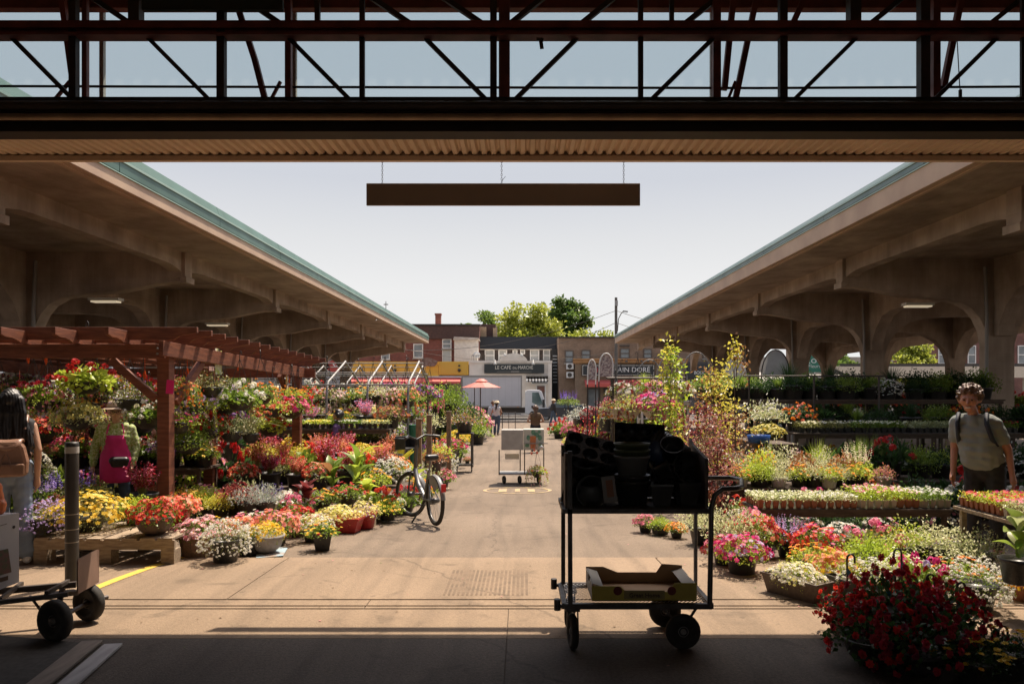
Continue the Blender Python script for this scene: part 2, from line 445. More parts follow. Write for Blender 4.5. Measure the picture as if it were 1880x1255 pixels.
# scattered petals and bits on the ground
b = MB(); r = random.Random(3)
for i in range(520):
    if r.random() < .45: x, y = r.choice((-1, 1)) * abs(r.gauss(1.9, .35)), r.uniform(5.2, 20)
    else: x, y = r.uniform(-3, 3), r.uniform(4.2, 18)
    s = r.uniform(.004, .016); a = r.random() * 6.28; z = gz(y) + .004
    b.add([(x + s*math.cos(a), y + s*math.sin(a), z), (x + s*math.cos(a+1.9), y + s*math.sin(a+1.9), z + .003), (x + s*math.cos(a+3.5), y + s*math.sin(a+3.5), z + .001)], [(0, 1, 2)], r.choice((0, 0, 1, 2)))
stuff(b.build('fallen_petals', [mat('dry leaf bits', (.16, .1, .05), .9), mat('fallen pink petal', (.5, .2, .2), .8), mat('green leaf bits', (.1, .13, .04), .9)]))

# ------------------------------------------------------------------ the market hall we stand in
hall = thing('market_hall', 'dark entrance of the market hall with red oxide trusses and corrugated canopy overhead', 'building')
tan_metal = mat('tan corrugated metal', (.66, .50, .36), .6, (.56, .42, .30), 2)
dark_beam = mat('dark painted beam', (.018, .013, .010), .7, (.035, .024, .017), 3)
# corrugated canopy soffit
b = MB(); NW = 150; xa, xb = -5.6, 5.6; vs = []; seg = 4
pitch = .086; n = int((xb - xa) / pitch) * seg
for i in range(n + 1):
    x = xa + (i // 4 + (0, .42, .62, .80)[i % 4]) * pitch
    z = (0, .004, .034, .034)[i % 4]
    for yy in (6.08, 6.62):
        vs.append((x, yy, 3.750 + z + (yy - 6.08) * .02))
b.add(vs, [(2*i, 2*i+2, 2*i+3, 2*i+1) for i in range(n)])
b.add([(v[0], v[1], v[2] + .0025) for v in vs], [(2*i, 2*i+1, 2*i+3, 2*i+2) for i in range(n)])
b.build('corrugated_soffit', tan_metal, hall)
b = MB(); b.box(-5.6, 5.6, 6.60, 6.63, 3.708, 3.752); b.box(-5.6, 5.6, 6.631, 6.65, 3.708, 3.87); b.build('canopy_fascia', tan_metal, hall)
b = MB(); b.box(-8, 8, 6.10, 6.64, 3.872, 3.90); b.build('canopy_top', dark_beam, hall)
# main edge beam and the pipe in front of it
b = MB(); b.box(-8, 8, 5.98, 6.10, 3.745, 3.985); b.box(-8, 8, 5.9, 6.16, 3.985, 4.0); b.box(-8, 8, 5.93, 6.12, 3.733, 3.745); b.build('edge_beam', dark_beam, hall)
brown_pipe = mat('dusty brown pipe', (.36, .24, .15), .6, (.24, .16, .1), 4)
b = MB(); b.tube([(-8, 5.86, 3.825), (8, 5.86, 3.825)], .026, 12); b.build('pipe', brown_pipe, hall)
b = MB(); b.tube([(-8, 5.87, 3.915), (8, 5.87, 3.91)], .04, 12); b.build('pipe', mat('black pipe', (.04, .03, .025), .5, (.07, .05, .04), 3), hall)
# torn flashing lying on the beam
for px, w in ((222, 30), (345, 12), (480, 10), (605, 10), (990, 16), (1120, 12), (1395, 24)):
    x = PX(px, 6.0); ww = w / 225.; b = MB(); b.add([(x - ww, 5.99, 3.996), (x + ww, 5.99, 3.996), (x + ww * .3, 6.02, 4.026), (x - ww * .4, 6.01, 4.014)], [(0, 1, 2, 3)]); b.build('torn_flashing', dark_beam, hall)
# trusses: members given where they stand, in the plane behind the glazing
def member(px0, py0, px1, py1, w, y, mt, name='truss_member', d=None):
    bb = MB(); bb.bar(P(px0, py0, y), P(px1, py1, y), w / F * y, (d or w) / F * y, up=(0, 1, 0)); return bb.build(name, mt, hall)
blk = mat('black brown steel', (.04, .027, .022), .65, (.075, .04, .03), 6)
YT = 6.0
b = MB(); 
z = PZ
b.box(-8, 8, 5.95, 6.05, z(48, YT), z(43, YT)); b.box(-8, 8, 5.98, 6.0, z(66, YT), z(48, YT)); b.box(-8, 8, 5.94, 6.06, z(70, YT), z(65, YT)); b.box(-8, 8, 5.93, 5.96, z(58, YT), z(50, YT))
b.build('truss_chord', rust_red, hall)
b = MB(); b.box(-8, 8, 6.3, 6.4, z(18, 6.35), z(3, 6.35)); b.box(-8, 8, 6.26, 6.3, z(19, 6.3), z(16, 6.3)); b.build('truss_chord', rust_red, hall)
b = MB(); b.tube([(-8, 6.2, PZ(156, 6.2)), (-2, 6.2, PZ(160, 6.2)), (2, 6.2, PZ(162, 6.2)), (8, 6.2, PZ(155, 6.2))], .011, 8); b.build('sprinkler_pipe', blk, hall)
for px, w, mt, dy in ((136, 13, blk, 0), (157, 9, rust_red, .1), (407, 14, blk, 0), (530, 11, rust_red, .12), (665, 9, blk, 0), (906, 12, blk, 0), (926, 20, rust_red, .1), (1176, 9, blk, 0),
                      (1315, 14, rust_red, .12), (1437, 14, blk, 0), (1695, 17, blk, 0), (1717, 13, rust_red, .12), (1877, 6, blk, 0), (583, 9, blk, .14), (1233, 8, blk, .14), (1567, 20, blk, .14), (250, 20, blk, .14)):
    top = -60; bot = 184 if px not in (583, 1233, 1567, 250) else 45
    member(px, top, px, bot, w, YT + dy, mt, 'truss_post')
for px in (22, 272, 530, 780): member(px, 70, px + 113, 184, 7.5, YT + .03, blk, 'truss_diagonal')
for px in (1060, 1310, 1572, 1830): member(px, 70, px - 115, 184, 7.5, YT + .03, blk, 'truss_diagonal')
for px in (205, 480, 718, 850): member(px - 45, -10, px + 38, 46, 9, YT + .15, blk, 'truss_diagonal')
for px in (980, 1110, 1300, 1640, 1860): member(px + 25, -10, px - 45, 46, 9, YT + .15, blk, 'truss_diagonal')
for a in ((112, -20, 137, 165), (438, 18, 468, 110), (468, 110, 487, 184), (1392, -20, 1350, 184), (1348, -20, 1330, 165), (1768, -20, 1732, 160), (1480, -10, 1448, 60)):
    member(*a, 10, YT + .2, rust_red, 'brace')
for a in ((1350, 150, 1336, 184), (128, 150, 100, 184), (1735, 155, 1722, 176), (515, 150, 497, 184)):
    member(*a, 5, YT + .22, rust_red, 'gusset')
b = MB(); b.box(PX(262, 5.9), PX(520, 5.9), 5.88, 5.92, PZ(20, 5.9), PZ(-40, 5.9)); b.build('sign_back', mat('dark green board', (.03, .04, .03), .7), hall)
b = MB(); b.tube([P(1757, 70, 6.1), P(1762, 160, 6.1), P(1766, 180, 6.1)], .004, 6); b.bar(P(1763, 165, 6.1), P(1763, 200, 6.1), .02); b.build('rope', blk, hall)
b = MB(); b.bar(P(992, 70, 5.95), P(995, 90, 5.95), .03, .01); b.bar(P(985, 72, 5.95), P(998, 74, 5.95), .02, .02); b.build('bracket', blk, hall)
# glazing panes with light frames
gl = bpy.data.materials.new('dusty glazing'); gl.use_nodes = True
n = gl.node_tree.nodes; l = gl.node_tree.links; n.remove(n['Principled BSDF'])
tr = n.new('ShaderNodeBsdfTransparent'); tr.inputs[0].default_value = (.84, .90, .91, 1)
gs = n.new('ShaderNodeBsdfGlossy'); gs.inputs['Roughness'].default_value = .15; gs.inputs['Color'].default_value = (.6, .65, .68, 1)
df = n.new('ShaderNodeBsdfTranslucent'); df.inputs[0].default_value = (.5, .5, .48, 1)
m1 = n.new('ShaderNodeMixShader'); m1.inputs[0].default_value = .04
m2 = n.new('ShaderNodeMixShader'); m2.inputs[0].default_value = .05
l.new(tr.outputs[0], m1.inputs[1]); l.new(gs.outputs[0], m1.inputs[2]); l.new(m1.outputs[0], m2.inputs[1]); l.new(df.outputs[0], m2.inputs[2]); l.new(m2.outputs[0], n['Material Output'].inputs['Surface'])
edges = [-200, 187, 540, 920, 1308, 1700, 2100]
for i, (a, c) in enumerate(zip(edges, edges[1:])):
    b = MB(); b.box(PX(a, 6.5) + .02, PX(c, 6.5) - .02, 6.500, 6.506, 3.905, 5.5); b.build('glass_pane', gl, hall)
for a in edges[1:-1]:
    b = MB(); b.box(PX(a, 6.5) - .018, PX(a, 6.5) + .018, 6.49, 6.53, 3.905, 5.5); b.build('mullion', mat('pale mullion', (.45, .42, .36), .6), hall)
# roof over us
roof_m = mat('hall roof deck', (.28, .22, .17), .8, (.2, .16, .12), 2)
b = MB(); b.box(-10, 10, -8, 7.0, 5.50, 5.62); b.build('roof_deck', roof_m, hall)
b = MB()
for i in range(75):
    x = -6 + i * .16; b.box(x, x + .08, 5.0, 7.0, 5.44, 5.50)
b.build('roof_ribs', tan_metal, hall)
b = MB(); b.box(-10, -9.8, -8, 6.0, 0, 5.5); b.box(9.8, 10, -8, 6.0, 0, 5.5); b.box(-9.8, -2.2, -8, -7.8, 0, 5.5); b.box(2.2, 9.8, -8, -7.8, 0, 5.5); b.box(-2.2, 2.2, -8, -7.8, 3.4, 5.5); b.build('wall', mat('hall wall', (.2, .16, .13), .85, (.15, .12, .1), 1), hall)  # rear wall is unseen; its opening is sized to set the indoor light
# hanging sign board on three chains
sg = thing('hanging_board', 'long blank brown board hanging from three short chains above the alley', 'sign')
b = MB(); b.box(PX(673, 6.62), PX(1175, 6.62), 6.605, 6.625, PZ(378, 6.62), PZ(337, 6.62)); b.build('board', mat('brown board', (.34, .26, .2), .6, (.28, .215, .165), 1.2), sg, bevel=.006)
for px in (702, 921, 1145):
    b = MB(); z0, z1 = PZ(339, 6.62), 3.712; nl = 11
    for k in range(nl):
        zc = z0 + (z1 - z0) * (k + .5) / nl; h = (z1 - z0) / nl * .68; x = PX(px, 6.62)
        ring = [(x + (math.cos(t) * .007 if k % 2 == 0 else 0), 6.617 + (math.cos(t) * .007 if k % 2 else 0), zc + math.sin(t) * h) for t in [2*math.pi*j/8 for j in range(9)]]
        b.tube(ring, .0016, 4, cap=False)
    if px == 921: b.tube([(x, 6.617, z0 + .02), (x + .015, 6.617, z0 + .05), (x + .035, 6.62, z0 + .075)], .002, 4)
    b.build('chain', steel_dark, sg)

# ------------------------------------------------------------------ the two long concrete sheds
green_m = mat('green roof cladding', (.10, .185, .155), .45, (.08, .15, .125), 1.5, metal=.1)
green_r = mat('pale green cladding', (.15, .21, .20), .45, (.11, .17, .16), 1.5, metal=.1)
pale_rib = mat('pale green rib', (.33, .46, .40), .4)
downpipe_m = mat('grey downpipe', (.3, .28, .26), .6)
def shed(sx, label, y0, bay, fz, gtop, glow):
    """sx = +1 right shed, -1 left shed"""
    s = thing('market_shed', label, 'market shed', group=None)
    Y0, Y1 = 7.3, 47.4
    SO = 4.69
    def bxs(b, xa, xb, ya, yb, za, zb, m=0):
        x0, x1 = sorted((sx * xa, sx * xb)); b.box(x0, x1, ya, yb, za, zb, m)
    b = MB(); bxs(b, 6.12, 24, Y0, Y1, SO, SO + .2); b.build('roof_slab', concrete_c, s)
    b = MB(); bxs(b, 6.0, 6.12, Y0, Y1, SO - .02, fz); bxs(b, 6.12, 6.2, Y0, Y1, SO - .035, SO - .002); b.build('concrete_fascia', mat('sun toned fascia concrete', (.58, .42, .30), .9, (.48, .34, .25), 1.5, .2, 30), s, bevel=.008)  # fascia warmer and paler than the shed: sunlit tone put into the colour
    # roof crossing behind
    b = MB(); bxs(b, 6.3, 24, Y0, Y1, SO + .205, SO + .35); b.build('roof_topping', mat('roof gravel', (.3, .27, .24), .9), s)
    npan = 11; L = (Y1 - Y0) / npan
    gm = green_m if sx < 0 else green_r
    zm = fz + (gtop - fz) * .52
    for k in range(npan):
        ya = Y0 + k * L + .008; yb = Y0 + (k + 1) * L - .008
        b = MB()
        prof = [(5.99, fz + .004), (5.982, fz + .02), (5.982, zm - .02), (5.995, zm), (5.995, zm + .02), (6.06, gtop), (6.2, gtop), (6.2, fz + .004)]
        b.extr([(sx * p[0], p[1]) for p in prof], 'y', ya, yb)
        o = b.build('cladding_panel', gm, s)
    b = MB(); bxs(b, 5.965, 5.981, Y0, Y1, zm - .03, zm + .006); b.build('trim', pale_rib, s)
    b = MB(); bxs(b, 5.98, 6.0, Y0, Y1, fz - .012, fz + .004); b.build('drip_edge', pale_rib, s)
    # longitudinal edge beam with haunches at each frame
    frames = [y0 + bay * k for k in range(7)]
    BX0, BX1 = 7.5, 7.78
    ends = [Y0] + frames + [Y1]
    for ya, yb in zip(ends, ends[1:]):
        if yb - ya < .3: continue
        L = yb - ya; p = [(ya, SO)]
        hz, fl = 4.25, 4.36
        p += [(ya, hz), (ya + .12, hz)]
        for t in (0.06, .10, .14): p.append((ya + L * t, hz + (fl - hz) * math.sin((t - .02) / .12 * math.pi / 2)))
        for t in (.14, .10, .06): p.append((yb - L * t, hz + (fl - hz) * math.sin((t - .02) / .12 * math.pi / 2)))
        p += [(yb - .12, hz), (yb, hz), (yb, SO)]
        b = MB(); x0, x1 = sorted((sx * BX0, sx * BX1)); b.extr(p, 'x', x0, x1); b.build('edge_girder', concrete_c, s)
    # second line of girders at the columns and beyond
    for cx0, cx1 in ((10.8, 11.4), (17.0, 17.6)):
        for ya, yb in zip(ends, ends[1:]):
            if yb - ya < 1.5: continue
            p = [(ya, SO), (ya, 2.9), (ya + .32, 2.9), (ya + .36, 3.15), (ya + .6, 3.55), (ya + 1.0, 3.9), (ya + 1.5, 4.02),
                 (yb - 1.5, 4.02), (yb - 1.0, 3.9), (yb - .6, 3.55), (yb - .36, 3.15), (yb - .32, 2.9), (yb, 2.9), (yb, SO)]
            b = MB(); x0, x1 = sorted((sx * (cx0 + .12), sx * (cx1 - .12))); b.extr(p, 'x', x0, x1); b.build('column_girder', concrete_c, s)
    # transverse arched frames
    for fi, y in enumerate(frames):
        if y + .2 > Y1: continue
        g0 = gz(y)
        prof = [(7.42, SO), (7.42, 4.16), (7.46, 4.12), (7.46, 4.05), (7.85, 4.03), (8.2, 3.97), (8.84, 3.84), (9.6, 3.78), (10.15, 3.69), (10.42, 3.54), (10.6, 3.33), (10.73, 3.05), (10.8, 2.7), (10.8, g0 - .2), (11.4, g0 - .2), (11.4, 2.7),
                (11.5, 3.05), (11.68, 3.35), (11.95, 3.62), (12.4, 3.85), (13.2, 3.96), (14.2, 3.98), (15.2, 3.96), (16.0, 3.85), (16.45, 3.62), (16.72, 3.35), (16.9, 3.05), (17.0, 2.7), (17.0, g0 - .2), (17.6, g0 - .2), (17.6, 2.7), (17.8, 3.3), (18.3, 3.7), (20.5, 4.0), (21, 4.05), (21, SO)]
        b = MB(); b.extr([(sx * p[0], p[1]) for p in prof], 'y', y - .17, y + .17); b.build('arched_frame', concrete_c, s)
        b = MB(); bxs(b, 7.38, 7.52, y - .2, y + .2, 4.02, 4.15); b.build('bracket', concrete_c, s)
        b = MB(); b.tube([(sx * 10.74, y - .2, gz(y)), (sx * 10.74, y - .2, 3.4), (sx * 10.7, y - .2, 4.5)], .04, 8); b.build('downpipe', downpipe_m, s)
    # strip lamps under the frames
    for y, x in glow:
        lf = MB(); x0, x1 = sorted((sx * (x - .33), sx * (x + .33))); lf.box(x0, x1, y - .12, y + .12, 3.60, 3.66); ll = lf.build('lamp', mat('lamp housing', (.5, .45, .36), .5), s)
        lf = MB(); lf.box(x0 + .05, x1 - .05, y - .1, y + .1, 3.565, 3.598); lf.build('diffuser', mat('lamp diffuser', (1.0, .85, .6), .5, emit=.28), ll)
    return s
shed(-1, 'long left market shed with concrete arches and a green clad roof edge', 10.4, 5.985, 4.88, 5.28, [(16.1, 9.1), (22, 9.1)])
shed(1, 'long right market shed with concrete arches and a pale green roof edge', 11.1, 6.1, 5.0, 5.25, [(17.0, 9.15)])
# conduit under the far end of the left eave
cd = MB(); cd.tube([P(690, 588, 30) - Vector((0, 0, .0)), P(692, 586, 31), P(760, 617, 45)], .02, 6)
tag(cd.build('conduit', downpipe_m), 'thin grey conduit hung under the far end of the left eave', 'conduit')

# ------------------------------------------------------------------ street front behind
def facade(name, label, px0, px1, pyt, y, mt, depth=9, pyb=None):
    s = thing(name, label, 'building')
    z0 = -.66 if pyb is None else PZ(pyb, y)
    b = MB(); b.box(PX(px0, y), PX(px1, y), y, y + depth, z0, PZ(pyt, y)); b.build('wall', mt, s)
    return s
win_glass = mat('window glass', (.10, .115, .12), .08, (.22, .24, .25), .8, spec=.9)
def window(s, px0, px1, py0, py1, y, frame=white_paint, glass=win_glass, rail=True, sill=True, prot=.1):
    x0, x1, z0, z1 = PX(px0, y), PX(px1, y), PZ(py1, y), PZ(py0, y); w = .09
    b = MB(); yy = y - prot
    b.box(x0, x0 + w, yy, y + .03, z0, z1); b.box(x1 - w, x1, yy, y + .03, z0, z1); b.box(x0 + w, x1 - w, yy, y + .03, z1 - w, z1); b.box(x0 + w, x1 - w, yy, y + .03, z0, z0 + w)
    if rail: b.box(x0 + w, x1 - w, yy + .02, y + .03, (z0 + z1) / 2 - w / 2, (z0 + z1) / 2 + w / 2)
    o = b.build('window', frame, s)
    b = MB(); b.box(x0 + w, x1 - w, y - .03, y - .008, z0 + w, z1 - w); b.build('pane', glass, o)
    if sill: b = MB(); b.box(x0 - .08, x1 + .08, yy - .08, yy - .002, z0 - .12, z0 - .01); b.build('sill', kerb_m, o)
    return o
brick_red = brickmat('dark red brick', (.34, .10, .075), (.26, .075, .055), (.2, .15, .12))
brick_brown = brickmat('brown brick', (.42, .28, .19), (.34, .225, .15), (.25, .2, .15))
shingle = mat('brown shingle', (.1, .055, .045), .9, (.075, .042, .035), 6)
s = facade('brick_building', 'dark red brick building with a tall chimney and white windows', 640, 880, 597, 70, brick_red)
b = MB(); b.box(PX(640, 69.9), PX(880, 69.9), 69.8, 69.99, PZ(622, 69.9), PZ(598, 69.9)); b.build('shingle_band', shingle, s)
b = MB(); b.box(PX(638, 70), PX(882, 70), 69.7, 71, PZ(598, 70) + .01, PZ(595, 70)); b.build('parapet', mat('tar edge', (.05, .045, .04), .8), s)
b = MB(); b.box(PX(799, 72), PX(809, 72), 72, 72.6, PZ(600, 72), PZ(578, 72)); b.box(PX(798, 72), PX(810, 72), 71.95, 72.65, PZ(578, 72) + .003, PZ(575, 72)); b.build('chimney', mat('orange brick', (.36, .14, .09), .9, (.27, .1, .07), 3), s)
window(s, 759, 777, 631, 657, 70)
window(s, 812, 829, 622, 640, 70); window(s, 812, 829, 641, 668, 70, glass=mat('pale door', (.5, .55, .55), .6), rail=False)
window(s, 700, 716, 634, 660, 70)
s = facade('brick_annex', 'brick stair tower with a sunlit buff side behind the grey annex', 876, 910, 595, 72, shingle, 5)
b = MB(); b.box(PX(879, 71.9), PX(893, 71.9), 71.85, 71.99, PZ(618, 72), PZ(600, 72)); b.build('lit_side_panel', mat('buff brick', (.5, .36, .22), .9, (.4, .29, .18), 2), s)  # the tower's sunlit brick side put into the colour of front panels
b = MB(); b.box(PX(905, 71.9), PX(911, 71.9), 71.85, 71.99, PZ(618, 72), PZ(602, 72)); b.build('lit_side_panel', mat('buff brick', (.5, .36, .22)), s)
s = facade('grey_annex', 'pale grey block annex with a lean-to roof above the yellow shop', 834, 877, 623, 68.5, mat('grey blockwork', (.68, .65, .61), .85, (.58, .55, .52), 4), 2, 668)
b = MB(); b.extr([(PX(832, 68.4), PZ(624, 68.4)), (PX(834, 68.4), PZ(618, 68.4)), (PX(878, 68.4), PZ(620, 68.4)), (PX(880, 68.4), PZ(624, 68.4))], 'y', 68.2, 70.5); b.build('roof', mat('tin roof', (.55, .5, .45), .5, (.4, .33, .28), 3), s)
# yellow shop
yellow_m = mat('yellow shop fascia', (.8, .48, .06), .6, (.72, .43, .06), 2)
s = facade('yellow_shop', 'low shop with a mustard yellow sign band and red awning', 640, 861, 690, 66.3, mat('shop brick', (.3, .24, .2), .8, (.22, .17, .14), 3), 8)
b = MB(); b.box(PX(640, 66), PX(805, 66), 66.0, 66.28, PZ(690, 66), PZ(663.5, 66)); b.build('sign_band', yellow_m, s)
b = MB(); b.box(PX(806, 66), PX(860, 66), 65.95, 66.28, PZ(688, 66), PZ(663.5, 66)); b.build('sign_band', yellow_m, s)
b = MB(); b.box(PX(809, 66), PX(858, 66), 65.91, 65.94, PZ(686, 66), PZ(665.5, 66)); b.build('sign_panel', mat('yellow panel', (.66, .4, .06), .6), s)
for px in (725, 843):
    b = MB(); b.lathe([(0, .12), (.1, .1), (.16, 0), (.12, -.1), (.02, -.2), (.02, .0)], 10, (PX(px, 65.8), 65.85, PZ(679, 66))); b.lathe([(.0, .1), (.12, 0), (0, -.1)], 8, (PX(px, 65.8), 65.85, PZ(671, 66))); b.build('sign_emblem', black_plastic, s)
b = MB(); oval = [(PX(785, 65.7) + 18 / F * 66 * math.cos(t), PZ(665, 65.7) + 8 / F * 66 * (math.sin(t) + .15 * math.cos(4 * t))) for t in [2*math.pi*k/24 for k in range(24)]]
b.extr(oval, 'y', 65.6, 65.75); b.build('oval_sign', mat('brown oval sign', (.18, .08, .05), .7, (.28, .2, .16), 5), s)
b = MB(); b.extr([(65.95, PZ(693, 66)), (64.6, PZ(700, 64.6)), (64.6, PZ(704, 64.6)), (64.65, PZ(704, 64.6)), (65.95, PZ(695, 66))], 'x', PX(640, 65), PX(845, 65)); b.build('awning', mat('red awning', (.55, .1, .08), .7), s)
b = MB(); b.box(PX(640, 66), PX(858, 66), 65.9, 66.2, PZ(692.5, 66), PZ(690.3, 66)); b.build('ledge', white_paint, s)
for px in (652, 688, 724, 760, 796): window(s, px, px + 30, 706, 760, 66.3, frame=steel_dark, rail=False)
# cafe
cream = mat('cream render', (.84, .76, .66), .8, (.74, .66, .57), 1.5)
s = facade('cafe_building', 'low cream cafe front with a black sign and half round pediment', 861.5, 1013, 663, 66, cream, 4)
b = MB(); b.box(PX(861, 66), PX(1014, 66), 65.9, 65.99, PZ(666, 66), PZ(662, 66)); b.build('cornice', cream, s)
arc = [(PX(943, 66) + 25.5 / F * 66 * math.cos(t), PZ(664, 66) + 15.5 / F * 66 * math.sin(t)) for t in [math.pi * k / 20 for k in range(21)]]
b = MB(); b.extr(arc, 'y', 65.85, 66.1); b.build('pediment', cream, s)
b = MB(); b.box(PX(889, 65.8), PX(999, 65.8), 65.75, 65.88, PZ(685, 65.8), PZ(668, 65.8)); sb = b.build('sign', mat('cafe sign black', (.03, .035, .035), .5), s)
lw = mat('lettering cream', (.75, .7, .6), .6)
lettering('LE CAFÉ', .44, lw, sb, (PX(923.5, 65.7), 65.735, PZ(674.6, 65.7)), width=29 / F * 65.7)
lettering('DU', .27, lw, sb, (PX(945.5, 65.7), 65.735, PZ(675.4, 65.7)), width=8 / F * 65.7)
lettering('MARCHÉ', .44, lw, sb, (PX(965, 65.7), 65.735, PZ(674.6, 65.7)), width=27 / F * 65.7)
b = MB(); b.box(PX(912, 65.7), PX(976, 65.7), 65.73, 65.748, PZ(682.3, 65.7), PZ(681.7, 65.7)); b.box(PX(938, 65.7), PX(953, 65.7), 65.725, 65.729, PZ(683, 65.7), PZ(680.8, 65.7)); b.build('rule', mat('dim rule', (.25, .23, .2), .6), sb)
for px, py, dz in ((909, 668, 8), (927, 653, -5), (958, 653, -5), (979, 668, 8)):
    b = MB(); q = P(px, py, 65.3); r0 = P(px, py - abs(dz) * .8, 65.7)
    b.tube([r0 + Vector((0, .2, 0)), r0 + Vector((0, -.1, .05)), q + Vector((0, 0, .1))], .03, 6); b.lathe([(.04, .18), (.09, .1), (.17, -.05), (.15, -.05)], 10, q); b.build('lamp', mat('lamp white', (.7, .68, .62), .4), s)
b = MB(); b.box(PX(966, 65.5), PX(1006, 65.5), 65.2, 65.97, PZ(692, 65.5), PZ(690, 65.5)); ow = b.build('awning', steel_dark, s)
n_st = 14
for k in range(n_st):
    xa = PX(966 + 40 * k / n_st, 65.3); xb = PX(966 + 40 * (k + 1) / n_st, 65.3) - .004
    b = MB(); b.add([(xa, 65.85, PZ(692.2, 65.5)), (xb, 65.85, PZ(692.2, 65.5)), (xb, 64.9, PZ(697, 65)), (xa, 64.9, PZ(697, 65)), (xa, 64.9, PZ(700, 65)), (xb, 64.9, PZ(700, 65)), ((xa+xb)/2, 64.9, PZ(701.2, 65))], [(0, 1, 2, 3), (3, 2, 5, 6, 4)]); b.build('stripe', steel_dark if k % 2 else white_paint, ow)
window(s, 984, 1002, 706, 764, 66, rail=False, glass=mat('door glass', (.2, .08, .06), .2, (.1, .1, .1), 2)); window(s, 975, 1006, 697, 705, 66, rail=False, sill=False)
window(s, 880, 955, 706, 758, 66, rail=False)
b = MB(); b.box(PX(1006, 65.9), PX(1013, 65.9), 65.85, 65.98, -.6, PZ(667, 66)); b.build('pilaster', cream, s)
# upper floor behind the cafe
s = facade('black_upper_storey', 'black mansard roofed upper storey set back above the cafe', 878, 1025, 641, 70.5, mat('dark brick wall', (.07, .055, .05), .85, (.05, .04, .036), 4), 8)
b = MB(); b.extr([(70.3, PZ(641, 70.3)), (70.9, PZ(618, 70.9)), (72, PZ(618, 70.9)), (72, PZ(641, 70.9))], 'x', PX(878, 70.5), PX(1025, 70.5)); b.build('mansard_roof', mat('black roofing', (.012, .013, .016), .8, (.018, .02, .024), 8, stretch=(4, 4, .3)), s)
b = MB(); b.box(PX(880, 70.3), PX(1024, 70.3), 70.1, 70.25, PZ(642, 70.3), PZ(640.4, 70.3)); b.build('gutter', kerb_m, s)
pg = mat('curtained glass', (.42, .43, .42), .3, (.3, .31, .3), 1.5)
for px0, px1, gg in ((890, 908, pg), (915, 931, pg), (973, 990, pg), (997, 1010, pg), (941, 950, pg), (955, 964, pg)): window(s, px0, px1, 641.5, 663 if px1 - px0 > 10 else 650, 70.45, glass=gg, rail=px1 - px0 > 10, sill=False)
b = MB()
for k in range(9): b.box(PX(866 + 3 * k, 67), PX(866 + 3 * k, 67) + .03, 67, 67.03, PZ(664, 67), PZ(652, 67))
b.box(PX(866, 67), PX(891, 67), 66.98, 67.05, PZ(652.6, 67), PZ(651.6, 67)); b.build('balcony_rail', steel_dark, s)
dish = thing('satellite_dish', 'round white satellite dish beside the grey annex roof', 'satellite dish')
b = MB(); b.lathe([(0, -.08), (.2, -.05), (.33, 0), (.34, .01), (.2, -.03), (0, -.06)], 16); o = b.build('reflector', white_paint, dish, P(875.5, 652, 67.5)); o.rotation_euler = (math.radians(80), 0, .3)
b = MB(); b.tube([P(875, 653, 67.7), P(875, 664, 67.7)], .03, 6); b.build('mast', steel_grey, dish)
# dark gap with stairs; a black block stands in for its shade
b = MB(); b.box(PX(1013.5, 69), PX(1025, 69), 69, 70, -.65, PZ(640, 69)); o = tag(b.build('alley_gap', mat('gate black', (.03, .03, .03), .8)), 'narrow dark gap between the cafe and the brown brick building', 'gate')
for k in range(9): b = MB(); zz = PZ(652 + k * 6, 68.9); b.box(PX(1015, 68.9), PX(1023, 68.9), 68.85, 68.99, zz - .12, zz); b.build('slat', mat('grey slat', (.3, .33, .35), .6), o)
# brown brick building with the bakery
s = facade('brown_brick_building', 'two storey brown brick building above the bakery', 1025.5, 1345, 618.5, 67.2, brick_brown, 9)
b = MB(); b.box(PX(1025, 67), PX(1345, 67), 67.0, 67.19, PZ(620, 67), PZ(617.5, 67)); b.build('parapet', mat('tar edge', (.05, .045, .04), .8), s)
for a in ((1037, 1053, 643, 666), (1067, 1084, 642, 660), (1138, 1156, 639, 658), (1181, 1197, 640, 658), (1225, 1243, 640, 658), (1290, 1308, 640, 658)): window(s, *a, 67.2, frame=mat('brown frame', (.12, .09, .07), .6))
b = MB(); b.box(PX(1138, 67.1), PX(1156, 67.1), 67.1, 67.19, PZ(636, 67), PZ(633, 67)); b.build('vent_grille', steel_dark, s)
for py in (672, 688):
    b = MB(); b.box(PX(1040, 66.6), PX(1053, 66.6), 66.5, 67.1, PZ(py + 5.5, 66.6), PZ(py - 5.5, 66.6)); o = b.build('air_conditioner', white_paint, s, bevel=.03)
    b = MB(); b.disc((PX(1046, 66.5), 66.49, PZ(py, 66.5)), .2, 20, (0, -1, 0)); b.build('fan_grille', steel_dark, o)
ws = bpy.data.materials
tanc = mat('tan cornice', (.5, .28, .13), .7, (.42, .23, .11), 2)
s = facade('bakery_front', 'buff brick bakery shopfront with tan cornice and black sign board', 1056, 1258, 667, 66.2, brickmat('buff shop brick', (.4, .28, .18), (.34, .23, .15), (.3, .24, .18)), .95)
b = MB(); b.extr([(66.15, PZ(667.5, 66)), (66.0, PZ(666, 66)), (65.9, PZ(662, 66)), (65.7, PZ(659.5, 66)), (65.7, PZ(658, 66)), (66.15, PZ(658, 66))], 'x', PX(1052, 66), PX(1262, 66)); b.build('cornice', tanc, s)
b = MB(); b.box(PX(1068, 65.8), PX(1202, 65.8), 65.8, 66.0, PZ(690, 65.8), PZ(669, 65.8)); sb = b.build('sign', mat('bakery sign black', (.025, .028, .032), .4), s, bevel=.05)
b = MB(); x0, x1, z0, z1 = PX(1069.5, 65.8), PX(1200.5, 65.8), PZ(688.8, 65.8), PZ(670.2, 65.8); t = .035
